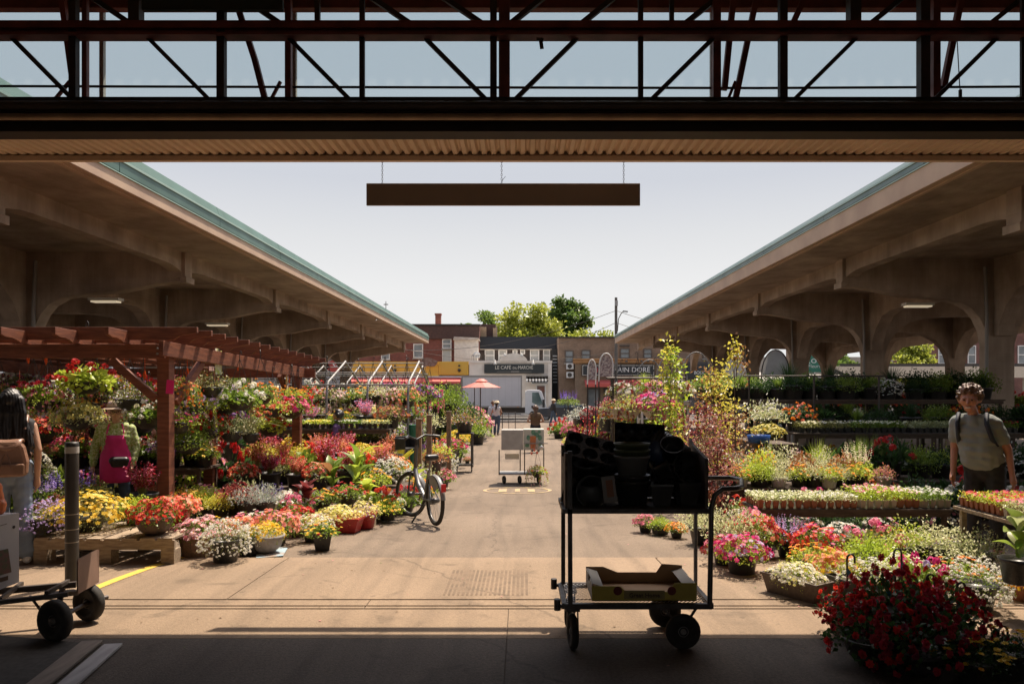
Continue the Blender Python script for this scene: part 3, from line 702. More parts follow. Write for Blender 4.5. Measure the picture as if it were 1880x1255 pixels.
b.box(x0, x1, 65.775, 65.797, z0, z0 + t); b.box(x0, x1, 65.775, 65.797, z1 - t, z1); b.box(x0, x0 + t, 65.775, 65.797, z0 + t, z1 - t); b.box(x1 - t, x1, 65.775, 65.797, z0 + t, z1 - t); b.build('sign_border', lw, sb)
lettering('AU PAIN DORÉ', .62, mat('lettering white', (.8, .79, .76), .5), sb, (PX(1150, 65.7), 65.775, PZ(678.8, 65.7)), width=88 / F * 65.7)
b = MB(); b.disc((PX(1091, 65.7), 65.775, PZ(679, 65.7)), .36, 24, (0, -1, 0)); b.build('roundel', mat('roundel dark red', (.3, .03, .03), .5), sb)
for px in (1120, 1150, 1178, 1190): b = MB(); b.tube([P(px, 664, 66), P(px, 662, 65.3)], .03, 6); b.lathe([(.05, .15), (.16, 0), (.15, -.02)], 8, P(px, 664, 65.3)); b.build('lamp', steel_dark, s)
b = MB(); b.extr([(66.1, PZ(697, 66)), (64.9, PZ(704, 65)), (64.9, PZ(710, 65)), (64.95, PZ(710, 65)), (66.1, PZ(699, 66))], 'x', PX(1075, 65), PX(1196, 65)); b.build('awning', mat('red awning', (.55, .1, .08)), s)
for px in (1078, 1108, 1138, 1168, 1204, 1230): window(s, px, px + 24, 712, 764, 66.2, frame=steel_dark, rail=False)
s = facade('butcher_front', 'dark butcher shopfront with BOUCHERIE lettering under the right shed', 1259, 1345, 664, 66.2, mat('butcher wall', (.12, .1, .09), .8, (.09, .075, .07), 2), .95)
b = MB(); b.box(PX(1262, 65.9), PX(1343, 65.9), 65.9, 66.15, PZ(693, 65.9), PZ(668, 65.9)); sb = b.build('sign', mat('bakery sign black', (.03, .03, .03)), s)
lettering('BOUCHERIE', .42, mat('lettering white', (.8, .79, .76)), sb, (PX(1295, 65.8), 65.87, PZ(684, 65.8)), width=40 / F * 65.8)
# the other side of the sheds: left (brick back range with red round signs) and right (low roofs, brick houses)
s = facade('left_far_row', 'grey and brick shop row seen between the arches of the left shed', -420, 640, 640, 72, brickmat('row brick', (.28, .2, .15), (.22, .15, .11), (.2, .17, .14)), 8)
for k in range(16): window(s, -380 + 62 * k, -350 + 62 * k, 655, 684, 72)
b = MB(); b.box(PX(470, 66), PX(640, 66), 66, 66.4, PZ(694, 66), PZ(662, 66)); b.box(PX(470, 66), PX(640, 66), 66.1, 72, -.65, PZ(697, 66)); b.build('shop_band', mat('grey shop band', (.32, .31, .3), .7), s)
b = MB(); cx, cz = PX(617, 60), PZ(672, 60); ov = [(cx + .85 * math.cos(t), cz + .5 * math.sin(t)) for t in [2*math.pi*k/24 for k in range(24)]]
sgn = thing('oval_shop_sign', 'red oval shop sign with white letters sr seen under the left shed', 'sign')
b.extr(ov, 'y', 60, 60.15); b.build('board', mat('sign red', (.45, .06, .045), .5), sgn); lettering('sr', .75, mat('lettering white', (.8, .79, .76)), sgn, (cx, 59.98, cz + .12))
b = MB(); b.tube([(cx, 60.08, -.65), (cx, 60.08, cz - .5)], .05, 8); b.build('pole', steel_grey, sgn)
b = MB(); cx = PX(585, 60); ov = [(cx + .85 * math.cos(t), cz + .5 * math.sin(t)) for t in [2*math.pi*k/24 for k in range(24)]]
sgn = thing('oval_shop_sign', 'red oval shop sign nearly hidden behind the pergola end', 'sign')
b.extr(ov, 'y', 60, 60.15); b.build('board', mat('sign red', (.45, .06, .045)), sgn); lettering('st', .6, mat('lettering white', (.8, .79, .76)), sgn, (cx, 59.98, cz + .1))
b = MB(); b.tube([(cx, 60.08, -.65), (cx, 60.08, cz - .5)], .05, 8); b.build('pole', steel_grey, sgn)
tarp = mat('pale tarpaulin', (.36, .34, .31), .8, (.29, .27, .25), 1.5)
s = thing('low_stall_roof', 'long low shingled stall roof seen through the right shed', 'stall')
b = MB(); b.extr([(50, PZ(693, 50)), (54, PZ(672, 54)), (54, PZ(690, 54))], 'x', PX(1545, 52), PX(2250, 52)); b.build('roof', mat('grey shingle', (.13, .115, .10), 1.0, (.09, .08, .07), 14, spec=.02), s)
b = MB(); b.box(PX(1545, 54), PX(2250, 54), 54.02, 54.3, PZ(673, 54), PZ(667, 54)); b.build('ridge_board', steel_dark, s)
for k in range(9): b = MB(); x = PX(1560 + 80 * k, 51); b.box(x, x + .15, 51, 51.15, -.65, PZ(690, 51)); b.build('post', white_paint, s)
for k, (a, c) in enumerate(((1395, 1470), (1475, 1520), (1525, 1580))):
    lab = ('pale canvas stall canopy left of the first far arch', 'pale canvas stall canopy in the middle far arch', 'pale canvas stall canopy with faded print in the right far arch')[k]
    s = thing('stall_canopy', lab, 'canopy', group='pale canopies beyond the right shed')
    y = 46 - k; b = MB(); b.extr([(y, PZ(704, y)), (y + 3, PZ(683 + 2 * k, y + 3)), (y + 3.05, PZ(685 + 2 * k, y + 3)), (y + .02, PZ(712, y)), (y, PZ(712, y))], 'x', PX(a, y), PX(c, y)); b.build('canvas', tarp, s)
    for px in (a + 1, c - 1): b = MB(); x = PX(px, y); b.tube([(x, y + .1, gz(y)), (x, y + .1, PZ(708, y))], .03, 6); b.build('post', steel_grey, s)
s = thing('green_shop_sign', 'dark green shop sign with white script seen under the right shed', 'sign')
b = MB(); b.box(PX(1462, 58), PX(1530, 58), 58, 58.2, PZ(683, 58), PZ(652, 58)); b.build('board', mat('sign green', (.03, .17, .11), .6), s)
lettering('coni', .75, mat('lettering pale', (.6, .66, .6), .6), s, (PX(1497, 58), 57.98, PZ(661, 58)), width=1.5); lettering('Fleurs', .4, mat('lettering pale', (.6, .66, .6)), s, (PX(1495, 58), 57.98, PZ(672, 58)))
b = MB(); b.box(PX(1466, 58), PX(1468, 58), 58.05, 58.15, -.65, PZ(683, 58)); b.box(PX(1522, 58), PX(1524, 58), 58.05, 58.15, -.65, PZ(683, 58)); b.build('post', steel_dark, s)
s = facade('right_brick_house', 'red brick house with tall white windows behind the right shed', 1716, 2250, 600, 78, brickmat('house brick', (.26, .1, .075), (.2, .075, .06), (.25, .2, .17)), 9)
for px in (1722, 1776, 1830, 1868): window(s, px, px + 15, 634, 668, 78)
s = facade('white_row_house', 'pale low house left of the tree behind the right shed', 1345, 1640, 655, 76, mat('pale render', (.42, .38, .33), .8, (.34, .31, .27), 1), 9)
for k in range(5): window(s, 1360 + 56 * k, 1384 + 56 * k, 668, 690, 76)

# utility pole, street lamp, wires, cross
up = thing('utility_pole', 'tall grey wooden utility pole in front of the bakery', 'utility pole')
yy = 60; x = PX(1131, yy)
b = MB(); b.tube([(x, yy, -.65), (x, yy, PZ(546, yy))], [.15, .11], 10); b.build('pole', mat('pole wood', (.16, .14, .12), .9, (.1, .09, .08), 3), up)
b = MB(); b.box(x - .12, x + .12, yy - .25, yy - .12, PZ(562, yy), PZ(552, yy)); b.build('junction_box', steel_grey, up)
b = MB(); b.tube([(x + .12, yy, PZ(608, yy)), (x + .2, yy, PZ(585, yy)), (x + .45, yy, PZ(574, yy)), (PX(1146, yy), yy, PZ(571, yy))], .035, 8); o = b.build('lamp_arm', steel_dark, up)
b = MB(); b.obox((PX(1148, yy), yy, PZ(571.5, yy)), (.2, .1, .04), Matrix.Rotation(.1, 3, 'Y')); b.build('lamp_head', steel_dark, up)
def wire(p, q, sag, lab, r=.018):
    b = MB(); pts = [Vector(p).lerp(Vector(q), t) - Vector((0, 0, sag * 4 * t * (1 - t))) for t in [k / 10 for k in range(11)]]
    b.tube(pts, r, 4); tag(b.build('overhead_wire', steel_dark), lab, 'wire', 'overhead wires along the street')
wire(P(1131, 570, 60), P(700, 640, 66), 1.2, 'overhead wire sagging left from the utility pole over the trees')
wire(P(1131, 592, 60), P(900, 640, 66), .8, 'lower overhead wire crossing the cafe roof')
wire(P(1131, 570, 60), P(1420, 600, 58), .8, 'overhead wire running right from the pole top behind the shed')
wire(P(1131, 592, 60), P(1420, 640, 58), .6, 'lower overhead wire running right from the pole')
wire(P(740, 640, 62), P(1131, 645, 60), .9, 'long wire stretched across the shop fronts', .012)
ch = thing('church_cross', 'small metal cross on a thin mast above the left shed roof', 'cross')
y = 110; x = PX(708.5, y)
b = MB(); b.tube([(x, y, PZ(590, y)), (x, y, PZ(553, y))], .05, 6); b.box(x - .33, x + .33, y - .05, y + .05, PZ(559.5, y), PZ(558, y)); b.build('cross', steel_dark, ch)
b = MB(); b.lathe([(3.2, PZ(650, y)), (2.9, PZ(625, y)), (.1, PZ(588, y))], 8, (x, y, 0), smooth=False); b.lathe([(3.2, -.65), (3.2, PZ(650, y))], 8, (x, y, 0), smooth=False); b.build('steeple', mat('steeple copper', (.2, .32, .27), .6), ch)
# ------------------------------------------------------------------ leaves, petals, plants
NR = np.random.default_rng(11)
def unit(v): return v / np.maximum(np.linalg.norm(v, axis=-1, keepdims=True), 1e-9)
class Cloud:
    def __init__(s): s.V = []; s.F = []; s.M = []; s.n = 0
    def quads(s, Q, m):
        """Q: (n,4,3) quads"""
        n = len(Q); s.V.append(Q.reshape(-1, 3)); s.F.append(np.arange(4 * n).reshape(n, 4) + s.n); s.M.append(np.broadcast_to(np.asarray(m), (n,)).copy()); s.n += 4 * n
    def mesh(s, name):
        V = np.concatenate(s.V).astype(np.float32); Fa = np.concatenate(s.F).astype(np.int32); M = np.concatenate(s.M).astype(np.int32)
        me = bpy.data.meshes.new(name); me.vertices.add(len(V)); me.vertices.foreach_set('co', V.ravel())
        me.loops.add(Fa.size); me.loops.foreach_set('vertex_index', Fa.ravel())
        me.polygons.add(len(Fa)); me.polygons.foreach_set('loop_start', np.arange(0, Fa.size, 4, dtype=np.int32)); me.polygons.foreach_set('loop_total', np.full(len(Fa), 4, dtype=np.int32))
        me.polygons.foreach_set('material_index', M); me.update(); me.validate()
        for _ in range(3): me.materials.append(None)
        return me
def dirs(n, zmin=-.1, zmax=1.):
    z = NR.uniform(zmin, zmax, n); a = NR.uniform(0, 2*np.pi, n); r = np.sqrt(np.maximum(0, 1 - z*z))
    return np.stack([r*np.cos(a), r*np.sin(a), z], 1)
def leaves(C, p, out, L, Wd, up=.3, rnd=.8, fold=.35, m=0):
    """leaf quads at p growing roughly along 'out'"""
    n = len(p); L = np.broadcast_to(L, (n,))[:, None] * NR.uniform(.65, 1.25, (n, 1)); Wd = L * Wd
    a = unit(out + NR.normal(0, rnd, (n, 3)) + np.array([0, 0, up]))
    s = unit(np.cross(a, NR.normal(0, 1, (n, 3)) * .6 + np.array([0, 0, 1.]))); u = np.cross(s, a)
    b = p; t = p + a * L - u * L * .12
    mid = p + a * L * .5
    l = mid + s * Wd / 2 + u * Wd * fold; r = mid - s * Wd / 2 + u * Wd * fold
    C.quads(np.stack([b, r, t, l], 1), m)
def flowers(C, c, nrm, R, k=5, m=0, cup=.25, centre=True, tilt=.35, cm=2, wide=.9):
    n = len(c); R = np.broadcast_to(R, (n,))[:, None] * NR.uniform(.75, 1.2, (n, 1))
    nn = unit(nrm + NR.normal(0, tilt, (n, 3)))
    x = unit(np.cross(nn, NR.normal(0, 1, (n, 3)))); y = np.cross(nn, x)
    m = np.broadcast_to(np.asarray(m), (n,))
    for j in range(k):
        a = 2*np.pi*j/k; da = np.pi/k*wide
        d0 = x*np.cos(a) + y*np.sin(a); d1 = x*np.cos(a-da) + y*np.sin(a-da); d2 = x*np.cos(a+da) + y*np.sin(a+da)
        C.quads(np.stack([c, c + d1*R*.75 + nn*R*cup*.8, c + d0*R + nn*R*cup*.7, c + d2*R*.75 + nn*R*cup*.8], 1), m)
    if centre:
        e = .26; q = c + nn * R * .18
        C.quads(np.stack([q + x*R*e, q + y*R*e, q - x*R*e, q - y*R*e], 1), cm)
def mixm(n, p2=.22): return (NR.random(n) < p2).astype(int)

def shell(n, zmin, zmax, r0=.75, r1=1., h=.8, base=.0, lump=.12):
    d = dirs(n, zmin, zmax)
    lum = 1 + lump * (np.sin(d[:, 0]*5 + d[:, 1]*3.3) * np.cos(d[:, 1]*4.7 + d[:, 2]*6))
    r = NR.uniform(r0, r1, n)[:, None] * lum[:, None]
    p = d * r * np.array([1, 1, h]) + np.array([0, 0, base])
    return p, d
def A_mound(dn, nl=420, nf=85, ls=.15, lw=.6, fr=.115, k=5, hang=-.15, h=.72, centre=True, cup=.3, m2=.22, zf=0.0):
    f = Cloud(); s = 1 / math.sqrt(dn)
    p, d = shell(int(nl*dn*1.5), hang - .15, 1, .4, 1.0, h); leaves(f, p, d, ls*s, lw)
    if not nf: return f, None
    b = Cloud(); n = int(nf*dn**.7); p, d = shell(n, max(zf, hang), 1, .93, 1.07, h); flowers(b, p, d + np.array([0, 0, .3]), fr*s**.45, k, mixm(n, m2), cup, centre)
    return f, b
def A_gera(dn):
    f = Cloud(); s = 1/math.sqrt(dn); p, d = shell(int(280*dn), -.3, .9, .35, .95, .65); leaves(f, p, d, .24*s, 1.0, fold=.1)
    b = Cloud(); n = int(15*dn); p, d = shell(n, .1, 1, .95, 1.15, .8)
    for i in range(n):
        q = dirs(16, -.4, 1); c = p[i] + q * .13 * s**.5; flowers(b, c, q, .062*s**.5, 5, int(NR.random() < .2), .2, False, .2)
        st = np.stack([p[i]*.4, p[i]*.4 + [.012, 0, 0], p[i] + [.012, 0, 0], p[i]])[None]; f.quads(st, 0)
    return f, b
def A_alys(dn):
    f = Cloud(); s = 1/math.sqrt(dn); p, d = shell(int(520*dn), -.55, 1, .4, .95, .75); leaves(f, p, d, .1*s, .4)
    b = Cloud(); n = int(230*dn); p, d = shell(n, -.55, 1, .88, 1.05, .78)
    q = dirs(n*7, -.2, 1); c = np.repeat(p, 7, 0) + q*.052*s; flowers(b, c, q + np.repeat(d, 7, 0)*.5, .036*s, 4, np.repeat(mixm(n, .15), 7), .1, False, .3)
    return f, b
def A_daisy(dn): return A_mound(dn, 420, 270, .12, .3, .072, 5, -.25, .72, True, .1)
def A_zinn(dn):
    f, b = A_mound(dn, 300, 0, .16, .5, h=.55)
    b = Cloud(); s = 1/math.sqrt(dn); n = int(34*dn); p, d = shell(n, .15, 1, .95, 1.12, .72)
    mm = mixm(n); up = d*.4 + np.array([0, 0, 1])
    for rr, cu in ((.125, .05), (.09, .35), (.05, .9)): st = NR.bit_generator.state; flowers(b, p, up, rr*s, 7, mm, cu, False, .15)
    return f, b
def A_lime(dn): return A_mound(dn, 900, 0, .1, .7, h=.72, hang=-.2)
def A_coleus(dn):
    f = Cloud(); s = 1/math.sqrt(dn); n = int(300*dn); p, d = shell(n, -.1, 1, .5, 1., .8); leaves(f, p[: n*2//3], d[: n*2//3], .22*s, .62, fold=.15)
    b = Cloud(); leaves(b, p[n*2//3:]*1.05, d[n*2//3:], .17*s, .55, m=mixm(n - n*2//3, .5), fold=.15); return f, b
def A_silver(dn):
    f = Cloud(); s = 1/math.sqrt(dn); p, d = shell(int(620*dn), 0, 1, .3, 1., .85); leaves(f, p, d, .2*s, .2, up=.5, rnd=.5); return f, None
def blades(C, n, L, w, arch=.5, spread=.75, base_r=.15, m=0, seg=3):
    a = NR.uniform(0, 2*np.pi, n); o = np.stack([np.cos(a), np.sin(a), 0*a], 1); sd = np.stack([-np.sin(a), np.cos(a), 0*a], 1)
    sp = NR.uniform(.05, 1, n)[:, None] * spread; LL = L * NR.uniform(.6, 1.1, n)[:, None]
    p0 = o * NR.uniform(0, base_r, n)[:, None]
    def pt(t): return p0 + o*sp*LL*t*(1 + arch*t) * .7 + np.array([0, 0, 1.])*LL*(t - arch*sp*t*t*.75)
    for i in range(seg):
        t0, t1 = i/seg, (i+1)/seg; w0, w1 = w*(1 - t0**2*.8), w*(1 - t1**2*.95)
        C.quads(np.stack([pt(t0) - sd*w0, pt(t0) + sd*w0, pt(t1) + sd*w1, pt(t1) - sd*w1], 1), m)
    return pt, o
def A_grass(dn): f = Cloud(); blades(f, int(170*dn), 1.15, .014); return f, None
def A_spiky(dn):   # upright thin stems with small coloured leaves
    f = Cloud(); pt, o = blades(f, int(80*dn), 1.1, .008, .3, .6)
    b = Cloud()
    for t in np.linspace(.35, 1.0, 8):
        p = pt(t); n = len(p); leaves(b, p, o, .12, .42, .4, .9, m=mixm(n, .3))
    return f, b
def A_salvia(dn):
    f, _ = A_mound(dn, 330, 0, .14, .45, h=.55); b = Cloud(); n = int(34*dn)
    a = NR.uniform(0, 2*np.pi, n); r = np.sqrt(NR.random(n))*.8; hh = NR.uniform(.35, .75, n)
    for t in np.linspace(0, 1, 9):
        c = np.stack([r*np.cos(a)*(1+.2*t), r*np.sin(a)*(1+.2*t), .35 + hh*t], 1)
        for _ in range(2): q = dirs(n, -.2, .8); leaves(b, c, q, .085*(1.2 - .6*t), .6, .3, .3, m=mixm(n, .2))
    return f, b
def A_trail(dn):
    f = Cloud(); s = 1/math.sqrt(dn); p, d = shell(int(380*dn), -.1, 1, .4, .95, .6); leaves(f, p, d, .14*s, .6)
    b = Cloud(); n = int(60*dn); pf, df = shell(n, 0, 1, .95, 1.08, .62); flowers(b, pf, df, .1*s, 5, mixm(n))
    k = 40; a = NR.uniform(0, 2*np.pi, k); ln = NR.uniform(.4, 1.5, k)
    for t in np.linspace(0, 1, 12):
        c = np.stack([np.cos(a)*(.85 + .15*t), np.sin(a)*(.85 + .15*t), .1 - ln*t], 1)
        leaves(f, c, c*[1, 1, 0], .12*s, .6, -.3, .8)
        if t > .2: msk = NR.random(k) < .3; flowers(b, c[msk]*[1.08, 1.08, 1], (c*[1, 1, 0])[msk], .08*s, 5, mixm(int(msk.sum())))
    return f, b
def A_loose(dn):  # variegated, open bush
    f = Cloud(); s = 1/math.sqrt(dn); n = int(620*dn); p, d = shell(n, -.1, 1, .3, 1.1, .85, lump=.3); leaves(f, p, d, .13*s, .5, m=0); 
    b = Cloud(); leaves(b, p[:n//3]*1.04, d[:n//3], .12*s, .5, m=mixm(n//3, .3)); return f, b
def A_broad(dn):  # big glossy leaves
    f = Cloud(); n = int(55*dn); p, d = shell(n, .1, 1, .15, .5, .8); leaves(f, p, d, .62, .42, .5, .4, .12); return f, None
def A_bego(dn):   # big double begonia blooms
    f = Cloud(); s = 1/math.sqrt(dn); p, d = shell(int(330*dn), -.4, .95, .35, .98, .75); leaves(f, p, d, .2*s, .62, fold=.12)
    b = Cloud(); n = int(62*dn); p, d = shell(n, -.3, 1, .85, 1.14, .85); mm = mixm(n, .35)
    for rr, cu in ((.105, .1), (.095, .45), (.07, .9), (.045, 1.6)): flowers(b, p + NR.normal(0, .008, p.shape), d, rr*s**.6, 7, mm, cu, False, .5, wide=.95)
    return f, b
ARCH = dict(petunia=lambda d: A_mound(d, 400, 125, .15, .6, .12), trailing=A_trail, geranium=A_gera, alyssum=A_alys, daisy=A_daisy, zinnia=A_zinn, lime=A_lime, coleus=A_coleus,
            silver=A_silver, grass=A_grass, spiky=A_spiky, salvia=A_salvia, loose=A_loose, broad=A_broad, begonia=A_bego)
AC = {}
def arch(kind, dn, var):
    k = (kind, dn, var)
    if k not in AC:
        f, b = ARCH[kind](dn); AC[k] = (f.mesh('foliage'), b.mesh('blossoms') if b else None)
    return AC[k]
def lm(n, c, c2, **k): return leafmat(n, c, c2, **k)
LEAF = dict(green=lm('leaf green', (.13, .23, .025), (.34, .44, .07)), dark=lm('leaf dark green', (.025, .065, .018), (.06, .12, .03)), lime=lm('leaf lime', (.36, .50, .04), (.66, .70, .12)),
            yellow=lm('leaf golden', (.60, .56, .05), (.78, .68, .13)), silver=lm('leaf silver', (.42, .47, .40), (.6, .62, .54), trans=.2), red=lm('leaf maroon', (.13, .02, .025), (.28, .06, .05)),
            pinkish=lm('leaf rosy', (.4, .12, .12), (.5, .3, .2)), varieg=lm('leaf variegated', (.36, .42, .16), (.72, .70, .40)), olive=lm('leaf olive', (.19, .21, .05), (.40, .38, .13)), bronze=lm('leaf bronze', (.28, .12, .05), (.4, .22, .08)))
def pm(n, c, k=1.25): return lm('petal ' + n, c, tuple(min(.95, x * k + .015) for x in c), trans=.4, rough=.6)
PET = dict(red=pm('red', (.55, .02, .02)), scarlet=pm('scarlet', (.72, .06, .03)), crimson=pm('crimson', (.36, .012, .03)), magenta=pm('magenta', (.66, .03, .22)), pink=pm('pink', (.78, .22, .34)), blush=pm('blush', (.82, .5, .52)), salmon=pm('salmon', (.82, .27, .17)),
           orange=pm('orange', (.8, .26, .03)), yellow=pm('yellow', (.84, .56, .03)), gold=pm('gold', (.8, .4, .02)), lemon=pm('lemon', (.85, .75, .25)), cream=pm('cream', (.82, .76, .5)), white=pm('white', (.84, .82, .74), 1.05), purple=pm('purple', (.22, .06, .34)), lavender=pm('lavender', (.5, .38, .66)),
           violet=pm('violet', (.16, .1, .46)), maroon=pm('maroon', (.2, .02, .05)), lime=LEAF['lime'], rust=pm('rust', (.45, .14, .05)))
PETC = {}
CENTRE = pm('flower eye', (.75, .5, .05)); DARKEYE = pm('dark eye', (.1, .03, .08))

# pots (unit: top radius 1, height 1)
terracotta = mat('terracotta', (.42, .16, .08), .8, (.34, .13, .07), 5)
red_plastic = mat('red plastic pot', (.45, .03, .03), .4, (.36, .025, .025), 3)
grey_pot = mat('grey pot', (.34, .31, .29), .7, (.26, .24, .22), 4)
brown_pot = mat('brown pot', (.12, .085, .06), .55, (.09, .06, .045), 4)
white_pot = mat('white plastic pot', (.6, .56, .5), .5, (.5, .47, .42), 3)
tub_wood = mat('tub wood', (.30, .17, .10), .8, (.18, .12, .07), 9, .3, stretch=(3, 3, 1))
PM = dict(black=black_plastic, terracotta=terracotta, red=red_plastic, grey=grey_pot, brown=brown_pot, white=white_pot, wood=tub_wood)
def pot_mesh(shape):
    b = MB()
    if shape == 'round':
        b.lathe([(0, 0), (.72, 0), (.74, .02), (.93, .84), (1.0, .86), (1.02, 1.0), (.95, 1.0), (.92, .84), (.0, .84)], 18)
    elif shape == 'square':
        q = math.sqrt(2)
        b.lathe([(0, 0), (.68*q, 0), (.92*q, .88), (1.0*q, .9), (1.0*q, 1.0), (.93*q, 1.0), (.9*q, .86), (0, .86)], 4, smooth=False, a0=math.pi/4)
    elif shape == 'bowl':
        b.lathe([(0, 0), (.45, .0), (.8, .35), (.97, .8), (1.03, .86), (1.02, 1.0), (.95, 1.0), (.9, .86), (0, .86)], 20)
    elif shape == 'box':
        for (z0, z1, a0, a1) in ((0, .86, .84, .95),):
            pts = []
            b.add([(-a0*2.1, -a0*.8, z0), (a0*2.1, -a0*.8, z0), (a0*2.1, a0*.8, z0), (-a0*2.1, a0*.8, z0), (-a1*2.15, -a1*.9, z1), (a1*2.15, -a1*.9, z1), (a1*2.15, a1*.9, z1), (-a1*2.15, a1*.9, z1)],
                  [(3, 2, 1, 0), (0, 1, 5, 4), (1, 2, 6, 5), (2, 3, 7, 6), (3, 0, 4, 7)])
        for (x0, x1, y0, y1) in ((-2.15, 2.15, -.92, -.84), (-2.15, 2.15, .84, .92), (-2.15, -2.05, -.84, .84), (2.05, 2.15, -.84, .84)): b.box(x0, x1, y0, y1, .86, 1.0)
        b.box(-2.0, 2.0, -.8, .8, .8, .86)
    elif shape == 'tub':
        for k in range(14):
            a0, a1 = 2*math.pi*k/14 + .012, 2*math.pi*(k+1)/14 - .012
            vs = []
            for r, z in ((.8, 0), (1., 1.), (.9, 1.), (.72, 0)):
                vs += [(r*math.cos(a0), r*math.sin(a0), z), (r*math.cos(a1), r*math.sin(a1), z)]
            b.add(vs, [(0, 1, 3, 2), (2, 3, 5, 4), (4, 5, 7, 6), (6, 7, 1, 0), (0, 2, 4, 6), (1, 7, 5, 3)])
        b.lathe([(.86, .22), (.865, .3)], 24); b.lathe([(.965, .74), (.975, .82)], 24); b.lathe([(.0, .88), (.9, .88)], 14)
    me = b.mesh('pot', [None])
    bm = bmesh.new(); bm.from_mesh(me); bmesh.ops.recalc_face_normals(bm, faces=bm.faces); bm.to_mesh(me); bm.free()
    return me
POTM = {}
def setmat(o, mats):
    for i, m in enumerate(mats):
        if i < len(o.material_slots): o.material_slots[i].link = 'OBJECT'; o.material_slots[i].material = m
HOOKM = None
def hook_mesh():
    b = MB()
    for k in range(3):
        a = 2*math.pi*k/3 + .4; b.tube([(.95*math.cos(a), .95*math.sin(a), 0), (.5*math.cos(a), .5*math.sin(a), 1.2), (0, 0, 2.1)], .022, 5)
    b.tube([(0, 0, 2.05), (0, 0, 2.35), (.1, 0, 2.5), (.2, 0, 2.42), (.2, 0, 2.3)], .03, 6)
    return b.mesh('hanger', [None])
PLANTN = [0]
KINDNAME = dict(petunia='petunias', trailing='trailing petunias', geranium='geraniums', alyssum='alyssum', daisy='small daisy like flowers', zinnia='marigolds', lime='bushy foliage', coleus='coleus', silver='dusty miller', grass='grass like plant',
                spiky='feathery plumes', salvia='flower spikes', loose='bushy foliage', broad='large leaved plant', begonia='begonias')
NK = dict(petunia='petunias', trailing='trailing_petunias', geranium='geraniums', alyssum='alyssum', daisy='daisies', zinnia='marigolds', lime='leafy_bush', coleus='coleus', silver='dusty_miller', grass='sedge', spiky='plume_flowers', salvia='salvia', loose='open_bush', broad='leafy_plant', begonia='begonias')
def plant(kind, loc, r, cols=('red', 'pink'), leaf='green', pot='black', shape='round', pr=None, ph=None, dn=1, label=None, group=None, hang=False, rz=None, hz=1.0, var=None, name=None, eye=None, hookz=True, cat=None):
    PLANTN[0] += 1; rr = random.Random(PLANTN[0])
    pr = pr or r * .55; ph = ph or pr * 1.25
    nm = name or (('basket_of_' + NK[kind]) if hang else ('potted_' + NK[kind]))
    t = thing(nm, label, cat or ('hanging basket' if hang else ('planter' if shape in ('box', 'tub') else 'potted plant')), loc, rr.random()*6.28 if rz is None else rz, group)
    if shape:
        if shape not in POTM: POTM[shape] = pot_mesh(shape)
        o = link('pot', POTM[shape], t); o.scale = (pr, pr, ph); setmat(o, [PM[pot]])
        if shape == 'square' and rz is None: t.rotation_euler[2] = rr.uniform(-.5, .5)
    f, b = arch(kind, dn, rr.randrange(2) if var is None else var)
    zb = ph * .86 if shape else 0
    sx, sy = (1, 1) if shape != 'box' else (1.9 * pr / r * 1.05, 1.0)
    for nm2, me, ms in (('foliage', f, [LEAF[leaf]]*3), ('blossoms', b, [PET[cols[0]], PET[cols[min(1, len(cols)-1)]], eye or CENTRE])):
        if me is None: continue
        o = link(nm2, me, t, (0, 0, zb)); o.scale = (r*sx*rr.uniform(.92, 1.08), r*sy*rr.uniform(.92, 1.08), r*hz*rr.uniform(.9, 1.1)); setmat(o, ms)
        if shape != 'box': o.rotation_euler[2] = 0
    if hang and hookz:
        global HOOKM
        if HOOKM is None: HOOKM = hook_mesh()
        o = link('hanger', HOOKM, t, (0, 0, ph)); o.scale = (pr, pr, r*.9); setmat(o, [black_plastic])
    return t
ORD = ['first', 'second', 'third', 'fourth', 'fifth', 'sixth', 'seventh', 'eighth', 'ninth', 'tenth', 'eleventh', 'twelfth', 'thirteenth', 'fourteenth', 'fifteenth', 'sixteenth', 'seventeenth', 'eighteenth', 'nineteenth', 'twentieth', 'twenty first', 'twenty second', 'twenty third', 'twenty fourth']
CN = dict(silver='silver grey', dark='dark green', lime='lime green', yellow='golden yellow', green='green', red='maroon', pinkish='rosy', varieg='cream and green', olive='olive green', bronze='bronze')
def desc(kind, cols, leaf, pot, shape, hang):
    if kind in ('lime', 'silver', 'grass', 'broad', 'loose'):
        c = CN[leaf]; s = f"{c} {KINDNAME[kind]}"
        if kind == 'silver': s = 'silver grey dusty miller'
    else:
        c = cols[0] if len(cols) < 2 or cols[0] == cols[1] else f"{cols[0]} and {cols[1]}"
        s = f"{c} {KINDNAME[kind]}"
    return s
